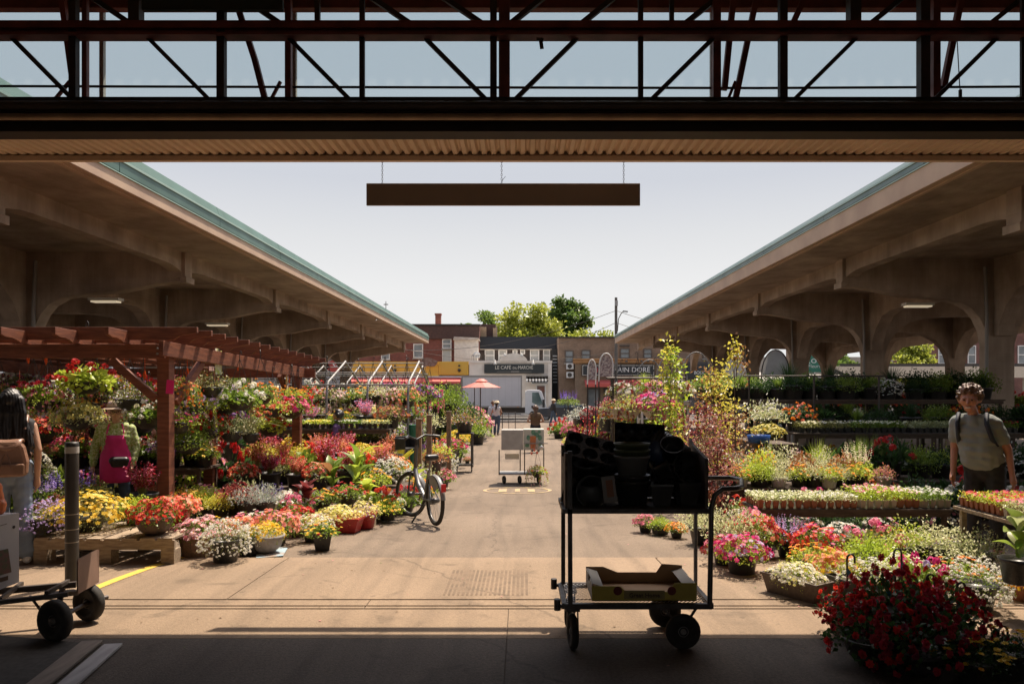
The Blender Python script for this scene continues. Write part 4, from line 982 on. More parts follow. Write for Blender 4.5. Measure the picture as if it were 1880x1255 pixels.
# palettes: (kind, colours, leaf)
SUNNY = [('petunia', ('magenta', 'pink'), 'green'), ('petunia', ('purple', 'lavender'), 'green'), ('petunia', ('blush', 'pink'), 'lime'), ('petunia', ('lemon', 'white'), 'lime'), ('geranium', ('red', 'scarlet'), 'green'), ('geranium', ('pink', 'magenta'), 'green'),
         ('geranium', ('salmon', 'scarlet'), 'green'), ('geranium', ('white', 'cream'), 'green'), ('alyssum', ('white', 'cream'), 'olive'), ('daisy', ('yellow', 'gold'), 'lime'), ('daisy', ('white', 'lemon'), 'green'), ('zinnia', ('orange', 'gold'), 'green'),
         ('zinnia', ('yellow', 'gold'), 'green'), ('lime', ('lime',), 'lime'), ('coleus', ('scarlet', 'yellow'), 'pinkish'), ('coleus', ('lime', 'red'), 'red'), ('silver', ('white',), 'silver'), ('spiky', ('crimson', 'pink'), 'olive'), ('spiky', ('rust', 'salmon'), 'olive'),
         ('salvia', ('violet', 'purple'), 'green'), ('loose', ('cream', 'lemon'), 'varieg'), ('loose', ('salmon', 'pink'), 'olive'), ('begonia', ('salmon', 'orange'), 'green'), ('begonia', ('red', 'crimson'), 'dark'), ('petunia', ('white', 'lavender'), 'green'), ('daisy', ('lavender', 'violet'), 'olive')]
HANGP = [('trailing', ('magenta', 'pink'), 'green'), ('trailing', ('lavender', 'purple'), 'green'), ('trailing', ('blush', 'cream'), 'olive'), ('petunia', ('lemon', 'white'), 'varieg'), ('geranium', ('red', 'crimson'), 'green'), ('geranium', ('white', 'cream'), 'green'),
         ('trailing', ('salmon', 'orange'), 'green'), ('petunia', ('red', 'magenta'), 'green'), ('loose', ('white', 'cream'), 'varieg'), ('trailing', ('white', 'lavender'), 'olive'), ('petunia', ('purple', 'magenta'), 'green'), ('trailing', ('maroon', 'pink'), 'olive'), ('begonia', ('scarlet', 'salmon'), 'green'), ('zinnia', ('gold', 'orange'), 'green')]
SHADE = [('lime', ('lime',), 'dark'), ('loose', ('lime', 'lime'), 'dark'), ('broad', ('lime',), 'dark'), ('lime', ('lime',), 'dark'), ('grass', ('lime',), 'green'), ('geranium', ('red', 'crimson'), 'dark'), ('begonia', ('orange', 'salmon'), 'dark'), ('lime', ('lime',), 'green'), ('loose', ('cream', 'white'), 'green'), ('broad', ('lime',), 'dark'), ('alyssum', ('white', 'white'), 'dark'), ('grass', ('lime',), 'dark')]  # mostly dark leaves: the shade of the sheds is put into these colours
def row(where, y, z, x0, x1, step, pal, r, group, pot='black', shape='round', hang=False, jx=.06, jy=.08, jz=0.0, seed=1, dn=1, items=None, h=1.0, pots=None, zabs=True, order=None):
    """a line of plants at depth y between x0 and x1, standing (or hanging) at height z"""
    rr = random.Random(seed); n = max(1, int(round((x1 - x0) / step)) + 1) if items is None else len(items)
    last = None
    for i in range(n):
        x = x0 + (x1 - x0) * (i / max(1, n - 1)) + rr.uniform(-jx, jx)
        if items is None:
            it = rr.choice(pal)
            while it == last: it = rr.choice(pal)
        else: it = items[i]
        last = it; kind, cols, leaf = it[:3]
        rs = r * rr.uniform(.9, 1.25) * (it[3] if len(it) > 3 else 1)
        pp = rr.choice(pots) if pots else pot
        lab = f"{desc(kind, cols, leaf, pp, shape, hang)}, {ORD[i]} from the left in {where}"
        if len(lab.split()) > 16: lab = f"{desc(kind, cols, leaf, pp, shape, hang)}, {ORD[i]} in {where}"
        plant(kind, (x, y + rr.uniform(-jy, jy), z + rr.uniform(-jz, jz)), rs, cols, leaf, pp, shape, pr=min(rs*.6, .19) if hang else rs*.62, ph=(min(rs*.6, .19)*1.0 if hang else None), dn=dn, label=lab, group=group, hang=hang, hz=h)

# trees
def tree_obj(name, label, base, H, R, leaf, z0f=.45, seed=1, n=5200, ls=.5, nl=46, cat='tree', group=None, hz=.8, tr=.22):
    rg = np.random.default_rng(seed); rr = random.Random(seed)
    t = thing(name, label, cat, base, 0, group)
    b = MB(); top = H * .8
    b.tube([(0, 0, -.2), (.05*R*rr.uniform(-1, 1), 0, H*z0f*.6), (0, 0, H*z0f), (.1*R, 0, top)], [tr, tr*.8, tr*.6, tr*.15], 8)
    cents = []
    cz = H * (z0f + (1 - z0f)/2)
    for i in range(nl):
        u = rr.uniform(-1, 1); a = rr.random()*6.283; q = math.sqrt(1-u*u); rad = rr.uniform(.45, .95)
        c = Vector((R*rad*q*math.cos(a), R*rad*q*math.sin(a)*.85, cz + H*(1-z0f)/2*hz*1.15*u*rad))
        cents.append(c)
        if i % 3 == 0: s = Vector((0, 0, H*z0f*rr.uniform(.75, 1.15))); b.tube([s, s.lerp(c, .5) + Vector((0, 0, .1*R)), c], [tr*.4, tr*.22, tr*.06], 5)
    b.build('trunk', mat('bark', (.12, .09, .065), .9, (.08, .06, .045), 6, .4), t)
    C = Cloud(); cs = np.array(cents)[rg.integers(0, nl, n)]; rad = R * .30
    d = rg.normal(0, 1, (n, 3)); d = unit(d)*(rg.random((n, 1))**.45)*rad*rg.uniform(.6, 1.25, (n, 1)); p = cs + d*[1, 1, .7]
    global NR
    keep = NR; NR = rg; leaves(C, p, d, ls, .65, .15, .9); NR = keep
    o = link('crown', C.mesh('crown'), t); setmat(o, [LEAF[leaf]]*3)
    return t
LEAF['treeyellow'] = lm('tree leaf yellow green', (.26, .32, .035), (.46, .48, .08), scale=.6); LEAF['treedark'] = lm('tree leaf deep green', (.09, .165, .035), (.22, .30, .06), scale=.6); LEAF['treemid'] = lm('tree leaf mid green', (.12, .2, .035), (.22, .3, .06), scale=.6)
# ------------------------------------------------------------------ people
def cap(bm, a, b, ra, rb, n=10, sq=(1, 1, 1)):
    """closed tapered capsule"""
    a = Vector(a); b = Vector(b); d = b - a; L = d.length
    q = d.to_track_quat('Z', 'Y') if L > 1e-6 else Euler((0, 0, 0)).to_quaternion()
    rings = []
    for t in (-80, -50, -20, 0): rings.append((ra*math.cos(math.radians(t)), ra*math.sin(math.radians(t))))
    for t in (0, 20, 50, 80): rings.append((rb*math.cos(math.radians(t)), L + rb*math.sin(math.radians(t))))
    vs = [[bm.verts.new(a + q @ Vector((r*math.cos(2*math.pi*k/n)*sq[0], r*math.sin(2*math.pi*k/n)*sq[1], z))) for k in range(n)] for r, z in rings]
    for i in range(len(vs)-1):
        for k in range(n): bm.faces.new((vs[i][k], vs[i][(k+1) % n], vs[i+1][(k+1) % n], vs[i+1][k]))
    bm.faces.new(vs[0][::-1]); bm.faces.new(vs[-1])
def fuse(name, prims, voxel, mt, parent, infl=0, smooth=4, noise=0, loc=None):
    bm = bmesh.new()
    for p in prims: cap(bm, p[0], p[1], p[2] + infl, p[3] + infl)
    me = bpy.data.meshes.new(name); bm.to_mesh(me); bm.free()
    o = bpy.data.objects.new(name, me); COL.objects.link(o)
    m = o.modifiers.new('r', 'REMESH'); m.mode = 'VOXEL'; m.voxel_size = voxel
    if smooth: s = o.modifiers.new('s', 'SMOOTH'); s.factor = .5; s.iterations = smooth
    dg = bpy.context.evaluated_depsgraph_get(); me2 = bpy.data.meshes.new_from_object(o.evaluated_get(dg))
    bpy.data.objects.remove(o); bpy.data.meshes.remove(me)
    if noise:
        r = np.random.default_rng(5); co = np.empty(len(me2.vertices)*3, np.float32); me2.vertices.foreach_get('co', co); co = co.reshape(-1, 3)
        ph = np.sin(co[:, 0]*60 + co[:, 2]*23)*np.cos(co[:, 1]*55 - co[:, 2]*31) + .6*np.sin(co[:, 2]*90 + co[:, 0]*20)
        if noise < 0: ph = np.sin(co[:, 0]*230 + co[:, 1]*170 + np.sin(co[:, 2]*9)*2) + .5*np.sin(co[:, 0]*90 - co[:, 1]*110 + co[:, 2]*6)
        nr = np.empty(len(me2.vertices)*3, np.float32); me2.vertices.foreach_get('normal', nr); co += nr.reshape(-1, 3)*ph[:, None]*noise
        me2.vertices.foreach_set('co', co.ravel())
    me2.materials.clear(); me2.materials.append(mt)
    me2.polygons.foreach_set('use_smooth', [True]*len(me2.polygons)); me2.update(); me2.name = name
    return link(name, me2, parent, loc)
skin_m = mat('skin', (.50, .29, .19), .55, (.44, .24, .155), 9); skin_tan = mat('tanned skin', (.42, .23, .14), .55, (.36, .19, .115), 9)
def V3(*a): return Vector(a)
def person(label, loc, rz, H=1.7, skin=skin_m, top=None, topc='tshirt', bottom=None, shoes=None, hair=None, hairc='short', arms=None, legs=None, vox=.014, belly=0, lean=0, name='person', flare=0, w=1.0, group=None, headturn=0, headpitch=0, leanx=0, hs=1.08):
    """figure facing -Y, feet at z=0; arms=((elbow),(hand)) left/right offsets from shoulder; x+ is the viewer's right"""
    t = thing(name, label, 'person', loc, rz, group); k = H / 1.7
    def S(x, y, z): return V3(x*k*w + leanx*max(0, z - .9)*k, y*k + lean*max(0, z - .9)*k, z*k)
    hipL, hipR = S(-.09, 0, .9), S(.09, 0, .9)
    legs = legs or (((-.10, 0, .49), (-.11, .02, .07)), ((.10, 0, .49), (.11, .02, .07)))
    arms = arms or (((-.24, .02, 1.12), (-.25, -.04, .86)), ((.24, .02, 1.12), (.25, -.04, .86)))
    body = []
    torso = [(S(-.06, 0, .95), S(.06, 0, .95), .115*k, .115*k), (S(-.05, -.005-belly*.5, 1.08), S(.05, -.005-belly*.5, 1.08), (.105+belly)*k, (.105+belly)*k), (S(-.075, 0, 1.25), S(.075, 0, 1.25), .115*k, .115*k), (S(-.13, .01, 1.37), S(.13, .01, 1.37), .07*k, .07*k), (S(0, 0, 1.2), S(0, .01, 1.36), .12*k, .09*k), (S(-.05, -belly*.4, 1.0), S(.05, -belly*.4, 1.0), (.11+belly*.85)*k, (.11+belly*.85)*k), (S(-.06, -belly*.35, 1.16), S(.06, -belly*.35, 1.16), (.108+belly*.6)*k, (.108+belly*.6)*k), (S(-.11, .01, 1.3), S(.11, .01, 1.3), .095*k, .095*k)]
    body += torso
    neck = (S(0, .015, 1.38), S(0, -.005, 1.5), .052*k, .05*k); body.append(neck)
    hc = S(0, -.015, 1.595)
    Rh = Matrix.Rotation(headturn, 3, 'Z') @ Matrix.Rotation(headpitch, 3, 'X')
    def Hd(x, y, z): return hc + Rh @ V3(x*k*hs, y*k*hs, z*k*hs)
    head = [(Hd(0, .015, .015), Hd(0, .0, .03), .088*k*hs, .083*k*hs), (Hd(0, -.03, -.04), Hd(0, -.045, -.075), .06*k*hs, .043*k*hs), (Hd(-.03, -.05, -.01), Hd(.03, -.05, -.01), .045*k*hs, .045*k*hs),
            (Hd(0, -.098, .005), Hd(0, -.115, -.025), .010*k, .015*k), (Hd(-.02, -.086, -.058), Hd(.02, -.086, -.058), .011*k, .011*k), (Hd(-.04, -.082, .022), Hd(.04, -.082, .022), .014*k, .014*k)]
    for sx in (-1, 1): head.append((Hd(sx*.088, .01, -.02), Hd(sx*.09, .015, .02), .014*k, .018*k))
    body += head
    sleeves = []
    for sx, (e, h) in zip((-1, 1), arms):
        sh = S(sx*.175, .01, 1.36); el = S(*e); ha = S(*h)
        body += [(sh, el, .05*k, .04*k), (el, ha, .038*k, .026*k)]
        d = (ha - el).normalized(); side = d.cross(V3(0, 1, 0)); side = side.normalized() if side.length > .1 else V3(1, 0, 0)
        fwd = V3(0, -1, 0) - d * V3(0, -1, 0).dot(d); fwd.normalize()
        palm = ha + d*.045*k; body.append((ha + d*.01*k, palm + d*.03*k, .027*k, .032*k))
        for fi, ln in enumerate((.062, .072, .068, .052)):
            o = fwd*(.030 - .02*fi)*k; k1 = palm + d*.045*k + o; k2 = k1 + d*ln*.55*k - side*sx*.006*k; k3 = k2 + d*ln*.4*k - side*sx*.02*k
            body += [(k1, k2, .0095*k, .009*k), (k2, k3, .009*k, .007*k)]
        body.append((palm + fwd*.025*k, palm + fwd*.055*k + d*.035*k, .012*k, .009*k))
        sleeves.append((sh, el, ha))
    legp = []
    for hp, (kn, an) in zip((hipL, hipR), legs):
        kk, aa = S(*kn), S(*an); legp.append((hp, kk, aa)); body += [(hp, kk, .085*k, .058*k), (kk, aa, .056*k, .04*k), (aa, aa + V3(0, -.13*k, -.03*k), .04*k, .03*k)]
    fuse('body', body, vox, skin, t, smooth=2)
    eye_m = mat('eye dark', (.03, .02, .015), .2)
    for sx in (-1, 1):
        b = MB(); b.lathe([(0, -.009*k), (.011*k, 0), (0, .009*k)], 8); o = b.build('eye', eye_m, t, Hd(sx*.033, -.094, .008))
    if top:
        pr = [(a, b_, ra, rb) for a, b_, ra, rb in torso]
        frac = {'tshirt': .62, 'tank': 0, 'long': 1}[topc]
        for sh, el, ha in sleeves:
            if frac == 1: pr += [(sh, el, .055*k, .046*k), (el, el.lerp(ha, .93), .044*k, .034*k)]
            elif frac: pr.append((sh, sh.lerp(el, frac), .052*k, .05*k))
        fuse('top', pr, vox, top, t, infl=.015*k, smooth=9, noise=.003)
    if bottom:
        pr = [(S(-.065, 0, .95), S(.065, 0, .95), .117*k, .117*k), (S(0, 0, .88), S(0, 0, .95), .1*k, .11*k)]
        for hp, kk, aa in legp: pr += [(hp, kk, .088*k, .063*k), (kk, kk.lerp(aa, .84), .06*k, (.05 + flare)*k)]
        fuse('trousers', pr, vox, bottom, t, infl=.014*k, smooth=6, noise=.003)
    if shoes:
        for hp, kk, aa in legp:
            f = aa; fuse('shoe', [(V3(f.x, f.y + .03*k, f.z - .02*k), V3(f.x, f.y - .15*k, f.z - .032*k), .04*k, .036*k), (V3(f.x, f.y + .01*k, f.z + .02*k), f, .042*k, .04*k)], .012, shoes, t, smooth=1)
    if hair:
        pr = [(Hd(0, .03, .03), Hd(0, .01, .055), .092*k*hs, .085*k*hs), (Hd(-.05, .03, .02), Hd(.05, .03, .02), .062*k*hs, .062*k*hs)]
        rr = random.Random(len(label))
        if hairc == 'curly':
            for i in range(130):
                u = rr.uniform(-.25, 1); a = rr.random()*6.28; q = math.sqrt(1-u*u); p = V3(q*math.cos(a)*.10, .02+q*math.sin(a)*.10, .03+u*.105)
                if p.y < -.04 and p.z < .06: continue
                pr.append((Hd(*p), Hd(p.x*1.22, p.y*1.22, p.z*1.16 + .006), .015*k, .007*k))
        if hairc in ('long', 'pony'):
            n = 75 if hairc == 'long' else 10
            for i in range(n):
                sp = (.10 if hairc == 'long' else .03); x = rr.uniform(-sp, sp); ln = rr.uniform(.30, .50) if hairc == 'long' else rr.uniform(.25, .36)
                pr += [(Hd(x*.8, .06, .03), Hd(x*1.1, .1, -.1), .035*k, .03*k), (Hd(x*1.1, .1, -.1), Hd(x*1.9 + rr.uniform(-.03, .03), .13 + rr.uniform(-.03, .03), -ln), .022*k, .006*k)]
        if hairc == 'bun': pr.append((Hd(0, .03, .13), Hd(0, .04, .15), .04*k, .035*k))
        if hairc == 'fringe': pr = [(Hd(0, .05, -.0), Hd(0, .05, .02), .085*k, .08*k)]
        fuse('hair', pr, .009, hair, t, smooth=(1 if hairc != 'long' else 12), noise=(.003 if hairc != 'long' else -.0035))
    t['_k'] = k
    del t['_k']
    return t, Hd, S
# ------------------------------------------------------------------ trees behind
tree_obj('leafy_tree', 'broad yellow green tree rising behind the cafe roof', (PX(968, 84), 84, -.65), PZ(556, 84) + .65, 4.1, 'treeyellow', .3, 3, 11000, .42, 90)
tree_obj('leafy_tree', 'darker green tree behind and right of the yellow green one', (PX(1038, 92), 92, -.65), PZ(550, 92) + .65, 3.0, 'treedark', .28, 5, 10000, .45, 70, hz=1.0)
tree_obj('leafy_tree', 'small green tree top behind the brick stair tower', (PX(884, 90), 90, -.65), PZ(566, 90) + .65, 3.0, 'treemid', .5, 8, 3000, .4, 26)
tree_obj('leafy_tree', 'low yellow green tree top behind the brown brick building', (PX(1098, 86), 86, -.65), PZ(598, 86) + .65, 4.0, 'treeyellow', .5, 9, 3500, .4, 32, hz=.9)
tree_obj('leafy_tree', 'sunlit yellow green tree seen through the arches of the right shed', (PX(1678, 66), 66, -.65), PZ(622, 66) + .65, 2.5, 'treeyellow', .3, 12, 4500, .32, 40)
tree_obj('leafy_tree', 'olive green tree beside the green shop sign beyond the right shed', (PX(1555, 64), 64, -.65), PZ(645, 64) + .65, 1.9, 'treemid', .3, 14, 2600, .32, 26)

# ------------------------------------------------------------------ box truck
tw = mat('truck white', (.82, .81, .79), .4, (.74, .73, .71), 1.2)
y = 57.5
tk = thing('box_truck', 'white box truck parked in front of the cafe', 'truck', (0, 0, 0))
zt, zb, zg = PZ(690, y), PZ(746, y), gz(y) + .01
x0, x1 = PX(848, y), PX(958, y)
b = MB(); b.box(x0, x1, y, y + 2.3, zb, zt); b.build('cargo_box', mat('cargo box white', (.62, .60, .61), .5, (.56, .54, .55), .8), tk, bevel=.03)
b = MB(); b.box(x0 - .02, x1 + .02, y - .03, y + 2.33, zt - .08, zt + .05); b.box(x0 - .02, x0 + .08, y - .02, y + .01, zb, zt - .09); b.box(x1 - .08, x1 + .02, y - .02, y + .01, zb, zt - .09); b.box(x0, x1, y - .025, y + .01, zb - .08, zb + .05); b.build('trim', mat('aluminium trim', (.3, .29, .28), .4, metal=.6), tk)
b = MB(); b.box(x0 + .2, PX(1000, y), y + .3, y + 2.0, zg + .5, zb - .09); b.box(x0 + 1.6, x0 + 3.0, y + .1, y + .3, zg + .45, zb - .1); b.build('chassis', steel_dark, tk)
b = MB(); b.box(x0, x0 + .1, y + .2, y + 2.1, zg + .42, zg + .55); b.build('bumper', steel_dark, tk)
cx0, cx1 = PX(964, y), PX(1003, y); cz0, cz1 = PZ(762, y), PZ(715, y); hh = cz1 - cz0
prof = [(cx0, cz0 + .5*.3), (cx0, cz1 - .15), (cx0 + .2, cz1), (cx1 - .55, cz1 - .02), (cx1 - .35, cz1 - .15), (cx1 - .08, cz0 + hh*.5), (cx1, cz0 + hh*.42), (cx1 + .04, cz0), (cx1 - .25, cz0 - .05), (cx1 - .3, cz0 + .3), (cx0 + .5, cz0 + .3), (cx0 + .3, cz0 + .1)]
b = MB(); b.extr(prof, 'y', y + .05, y + 2.1); cab = b.build('cab', tw, tk, bevel=.04)
b = MB(); b.extr([(cx0 + .55, cz0 + hh*.50), (cx0 + .55, cz1 - .22), (cx1 - .6, cz1 - .2), (cx1 - .28, cz0 + hh*.45), (cx1 - .55, cz0 + hh*.38), (cx1 - .95, cz0 + hh*.46)], 'y', y + .02, y + .048); b.build('window', mat('cab glass', (.10, .15, .14), .05, (.25, .33, .31), 1.2), tk)
b = MB(); b.box(cx0 + .5, cx0 + .62, y, y + .04, cz0 + hh*.28, cz0 + hh*.38); b.box(cx1 - .3, cx1 - .12, y - .12, y + .04, cz0 + hh*.32, cz0 + hh*.62); b.build('mirror', black_plastic, tk)
b = MB(); b.box(cx0 + .62, cx1 - .3, y + .035, y + .049, cz0 + .35, cz0 + .37); b.build('door_seam', steel_dark, tk)
for px, r in ((872, .43), (886, .43), (981, .43)):
    b = MB(); c = Vector((PX(px, y), y + .12, zg + r))
    wq = [(0, 0), (r*.45, 0), (r*.5, -.03), (r*.9, -.04), (r, .02), (r, .2), (r*.9, .25), (0, .25)]
    o = MB().lathe(wq, 20).build('wheel', rubber, tk, c); o.rotation_euler = (-math.pi/2, 0, 0)
    o2 = MB().lathe([(0, -.01), (r*.2, -.03), (r*.42, -.01), (r*.42, 0)], 14).build('hub', steel_grey, o)
for k in range(9): b = MB(); xx = x0 + .25 + (x1 - x0 - .5)*k/8; b.box(xx - .008, xx + .008, y - .006, y - .0005, zb + .06, zt - .09); b.build('panel_seam', mat('seam grey', (.45, .44, .44), .6), tk)
for xx in (x0 + .3, (x0 + x1)/2, x1 - .3): b = MB(); b.box(xx - .05, xx + .05, y - .05, y - .026, zb - .05, zb + .0); b.build('marker_light', mat('marker amber', (.6, .2, .03), .3), tk)
b = MB(); b.box(cx1 - .1, cx1 + .06, y + .3, y + 1.9, cz0 + .35, cz0 + .65); b.build('grille', black_plastic, cab); b = MB(); b.box(cx1 - .22, cx1 - .02, y + .03, y + .06, cz0 + .38, cz0 + .52); b.build('headlight', mat('headlight', (.6, .6, .58), .15), tk)
# dark parked car with its hatch side to us
y = 54.0; car = thing('parked_car', 'dark grey hatchback parked at the kerb right of the truck', 'car')
cx = PX(1035, y); zg = gz(y) + .01; xl = cx - 2.1
body = [(0, .3), (0, .75), (.15, .95), (1.0, 1.0), (1.55, 1.38), (2.9, 1.42), (3.7, 1.05), (4.15, .98), (4.2, .55), (4.15, .28)]
b = MB(); b.extr([(xl + p[0], zg + p[1]) for p in body], 'y', y, y + 1.7); b.build('body', mat('car paint dark', (.035, .045, .06), .25, coat=.6), car, bevel=.06)
b = MB(); b.extr([(xl + p[0], zg + p[1]) for p in ((1.15, 1.0), (1.6, 1.33), (2.15, 1.35), (2.15, 1.0))], 'y', y - .015, y - .003); b.extr([(xl + p[0], zg + p[1]) for p in ((2.22, 1.0), (2.22, 1.35), (2.85, 1.36), (3.5, 1.05))], 'y', y - .015, y - .003); b.build('window', mat('car glass', (.12, .16, .19), .05), car)
for xx in (.8, 3.4):
    o = MB().lathe([(0, 0), (.2, 0), (.22, -.02), (.3, -.03), (.32, .02), (.32, .2), (0, .2)], 20).build('wheel', rubber, car, (xl + xx, y + .05, zg + .32)); o.rotation_euler = (-math.pi/2, 0, 0)
    MB().lathe([(0, -.02), (.1, -.04), (.2, -.025)], 12).build('hub', steel_grey, o)
b = MB(); b.box(xl - .01, xl + .12, y + .1, y + .4, zg + .65, zg + .85); b.build('tail_light', mat('tail light', (.4, .02, .02), .3), car)

# ------------------------------------------------------------------ parasol
u = thing('parasol', 'salmon pink parasol on twin dark poles beside the green herb shelves', 'parasol', (PX(884, 33), 33, gz(33)))
R_, zc, ze = 37/F*33, PZ(697, 33) - gz(33), PZ(711, 33) - gz(33)
b = MB(); vs = [(0, 0, zc)]; n = 8
for k in range(n): a = 2*math.pi*(k + .3)/n; vs += [(R_*math.cos(a), R_*math.sin(a), ze)]
b.add(vs, [(0, 1 + k, 1 + (k+1) % n) for k in range(n)]); b.add([(v[0], v[1], v[2] - .01) for v in vs], [(0, 1 + (k+1) % n, 1 + k) for k in range(n)])
b.lathe([(.3, zc - .06), (.1, zc + .05), (0, zc + .06)], 8)
b.build('canopy', leafmat('parasol fabric', (.75, .28, .22), (.8, .34, .26), trans=.4), u)
b = MB()
for k in range(n): a = 2*math.pi*(k + .3)/n; b.tube([(0, 0, zc - .04), (R_*math.cos(a), R_*math.sin(a), ze - .02)], .01, 4)
b.build('ribs', steel_dark, u)
b = MB(); b.tube([(-.05, 0, 0), (-.05, 0, zc)], .025, 8); b.build('pole', steel_dark, u)
b = MB(); b.tube([(-.32, .1, 0), (-.32, .1, ze + .12)], .02, 8); b.build('pole', steel_dark, u)
b = MB(); b.lathe([(.28, 0), (.28, .06), (.06, .1), (.05, .3)], 14, (-.05, 0, 0)); b.build('base', steel_dark, u)

# ------------------------------------------------------------------ pergola
pg_ = thing('pergola', 'red brown timber pergola sheltering hanging flower baskets on the left', 'pergola')
def barp(name, a, c, w, h, mt=wood_red, par=pg_, bev=.004): b = MB(); b.bar(a, c, w, h); return b.build(name, mt, par, bevel=bev)
FR = Vector((-4.17, 8.62, 0)); BR = Vector((-3.88, 12.7, 0))
TZ = lambda y: 2.20 - (y - 8.6)*.037
posts = [FR, BR, Vector((-4.62, 10.9, 0)), Vector((-7.9, 8.62, 0)), Vector((-7.9, 12.7, 0)), Vector((-6.1, 12.7, 0))]
for p in posts: b = MB(); b.box(p.x - .07, p.x + .07, p.y - .07, p.y + .07, gz(p.y) - .05, TZ(p.y) - .14); b.build('post', wood_red, pg_, bevel=.006)
zf = TZ(8.6); zb2 = TZ(12.7)
barp('beam', (-8.4, 8.50, zf - .10), (-4.12, 8.50, zf - .10), .05, .16)
barp('beam', (-8.4, 12.82, zb2 - .10), (-3.6, 12.82, zb2 - .10), .05, .16)
barp('beam', (-4.07, 8.3, zf - .085 + .01), (-3.78, 13.0, zb2 - .10), .05, .17)
barp('beam', (-7.85, 8.3, zf - .085 + .01), (-7.85, 13.0, zb2 - .10), .05, .17)
for x in (-8.2, -7.5, -6.89, -6.31, -5.72, -5.13, -4.55, ):   # rafters along the depth, curved tails towards us
    prof = [(8.02, zf + .14), (8.02, zf + .06), (8.10, zf + .035), (8.2, zf + .03), (8.28, zf + .01), (8.34, zf - .015), (13.3, zb2 - .0), (13.3, zb2 + .14)]
    b = MB(); b.extr(prof, 'x', x, x + .045); b.build('rafter', wood_red, pg_, bevel=.004)
for i in range(14):   # cross rafters, tails out over the alley
    yy = 8.42 + i*.34; zz = TZ(yy) + .02; xe = -3.72 + (yy - 8.4)*.065
    prof = [(xe, zz + .145 + .0), (xe, zz + .08), (xe - .06, zz + .07), (xe - .2, zz + .045), (xe - .27, zz + .0), (-8.5, zz + .0), (-8.5, zz + .145)]
    prof = [(p[0], p[1] + (.0 if i == 0 else 0)) for p in prof]
    b = MB(); b.extr([(p[0], p[1]) for p in prof], 'y', yy, yy + .042); b.build('cross_rafter', wood_red, pg_, bevel=.004)
barp('brace', (-4.25, 8.55, 1.55), (-4.75, 8.52, zf - .2), .07, .09); barp('brace', (-4.12, 8.75, 1.5), (-4.05, 9.3, zf - .2), .07, .09); barp('brace', (-3.9, 12.5, 1.4), (-3.93, 11.95, zb2 - .15), .07, .09); barp('brace', (-4.58, 10.75, 1.4), (-4.3, 10.2, zb2 - .1), .07, .09)
b = MB()
for zz in (zf - .07, zf - .13): b.tube([(-4.19, 8.47, zz), (-4.19, 8.45, zz)], .012, 8)
b.build('bolts', steel_grey, pg_)
pk = leafmat('hot pink paper', (.85, .03, .25), (.9, .05, .3), trans=.2)
b = MB(); b.obox(P(312, 710, 8.5), (.043, .003, .08), Matrix.Rotation(.08, 3, 'Y')); tag(b.build('price_tag', pk), 'hot pink price card pinned to the front pergola post', 'price tag')
b = MB(); b.obox((-4.02, 9.75, TZ(9.7) - .13), (.004, .12, .17), Matrix.Rotation(.05, 3, 'Z')); tag(b.build('seed_poster', mat('poster print', (.45, .5, .12), .6, (.75, .75, .6), 14, lo=.4, hi=.6)), 'green and white picture card hung on the pergola side beam', 'card')
b = MB(); b.obox((-3.86, 12.1, 1.62), (.01, .06, .28), Matrix.Rotation(.1, 3, 'Z')); tag(b.build('striped_banner', mat('banner print', (.75, .55, .15), .6, (.6, .6, .65), 9, lo=.4, hi=.6)), 'narrow colourful banner hanging near the far pergola post', 'banner')
rr = random.Random(2)
for i, (px, py, yy) in enumerate(((52, 650, 9.4), (85, 652, 9.4), (36, 702, 9.2), (228, 668, 9.2), (266, 680, 9.1), (344, 675, 9.2), (350, 735, 9.6), (437, 665, 10.6), (531, 690, 12.2))):
    b = MB(); c = P(px, py, yy); b.tube([c, c - Vector((.005, 0, .06)), c - Vector((0, 0, .12))], [.006, .022, .008], 8); b.tube([c, c + Vector((.0, 0, .15))], .003, 4)
    b.build('bird_feeder', mat('orange red glass', (.7, .1, .02), .25), None)
    o = [q for q in COL.objects if q.name.startswith('bird_feeder')][-1]
    tag(o, 'small orange red glass drop ornament, %s from the left under the pergola' % ORD[i], 'ornament', 'glass ornaments under the pergola')

# ------------------------------------------------------------------ greenhouse tube frames
def hoop(name, label, xs, yn, yf, zl, za, grp=None, r=.024, par=None, foot=None, mt=steel_grey):
    t = thing(name, label, 'greenhouse frame', group=grp)
    for x in xs:
        ym = (yn + yf)/2
        pts = [(x, yn, gz(yn) if foot is None else foot), (x, yn, zl - .22), (x, yn + .03, zl - .08), (x, yn + .13, zl + .06), (x, ym - .06, za - .03), (x, ym, za), (x, ym + .06, za - .03), (x, yf - .13, zl + .06), (x, yf - .03, zl - .08), (x, yf, zl - .22), (x, yf, gz(yf) if foot is None else foot)]
        MB().tube(pts, r, 8).build('hoop', mt, t)
    x0, x1 = min(xs), max(xs)
    for (y, z) in ((yn, zl), (yf, zl), ((yn+yf)/2, za - .04), ((yn*3+yf)/4, (zl+za)/2), ((yn+yf*3)/4, (zl+za)/2), (yn, zl - .62), (yf, zl - .62)):
        MB().tube([(x0 - .1, y, z), (x1 + .1, y, z)], r*.6, 6).build('rail', mt, t)
    return t
hoop('greenhouse_frame', 'front bare tube greenhouse frame with gabled hoops on the left', [-4.95, -3.98, -3.15, -2.32], 15.0, 18.2, PZ(706, 15), PZ(663, 16.5), 'bare greenhouse frames on the left')
hoop('greenhouse_frame', 'second bare tube greenhouse frame behind the first one', [-7.2, -6.0, -4.9, -3.95, -3.0], 20.5, 24, PZ(706, 20.5), PZ(671, 22), 'bare greenhouse frames on the left')
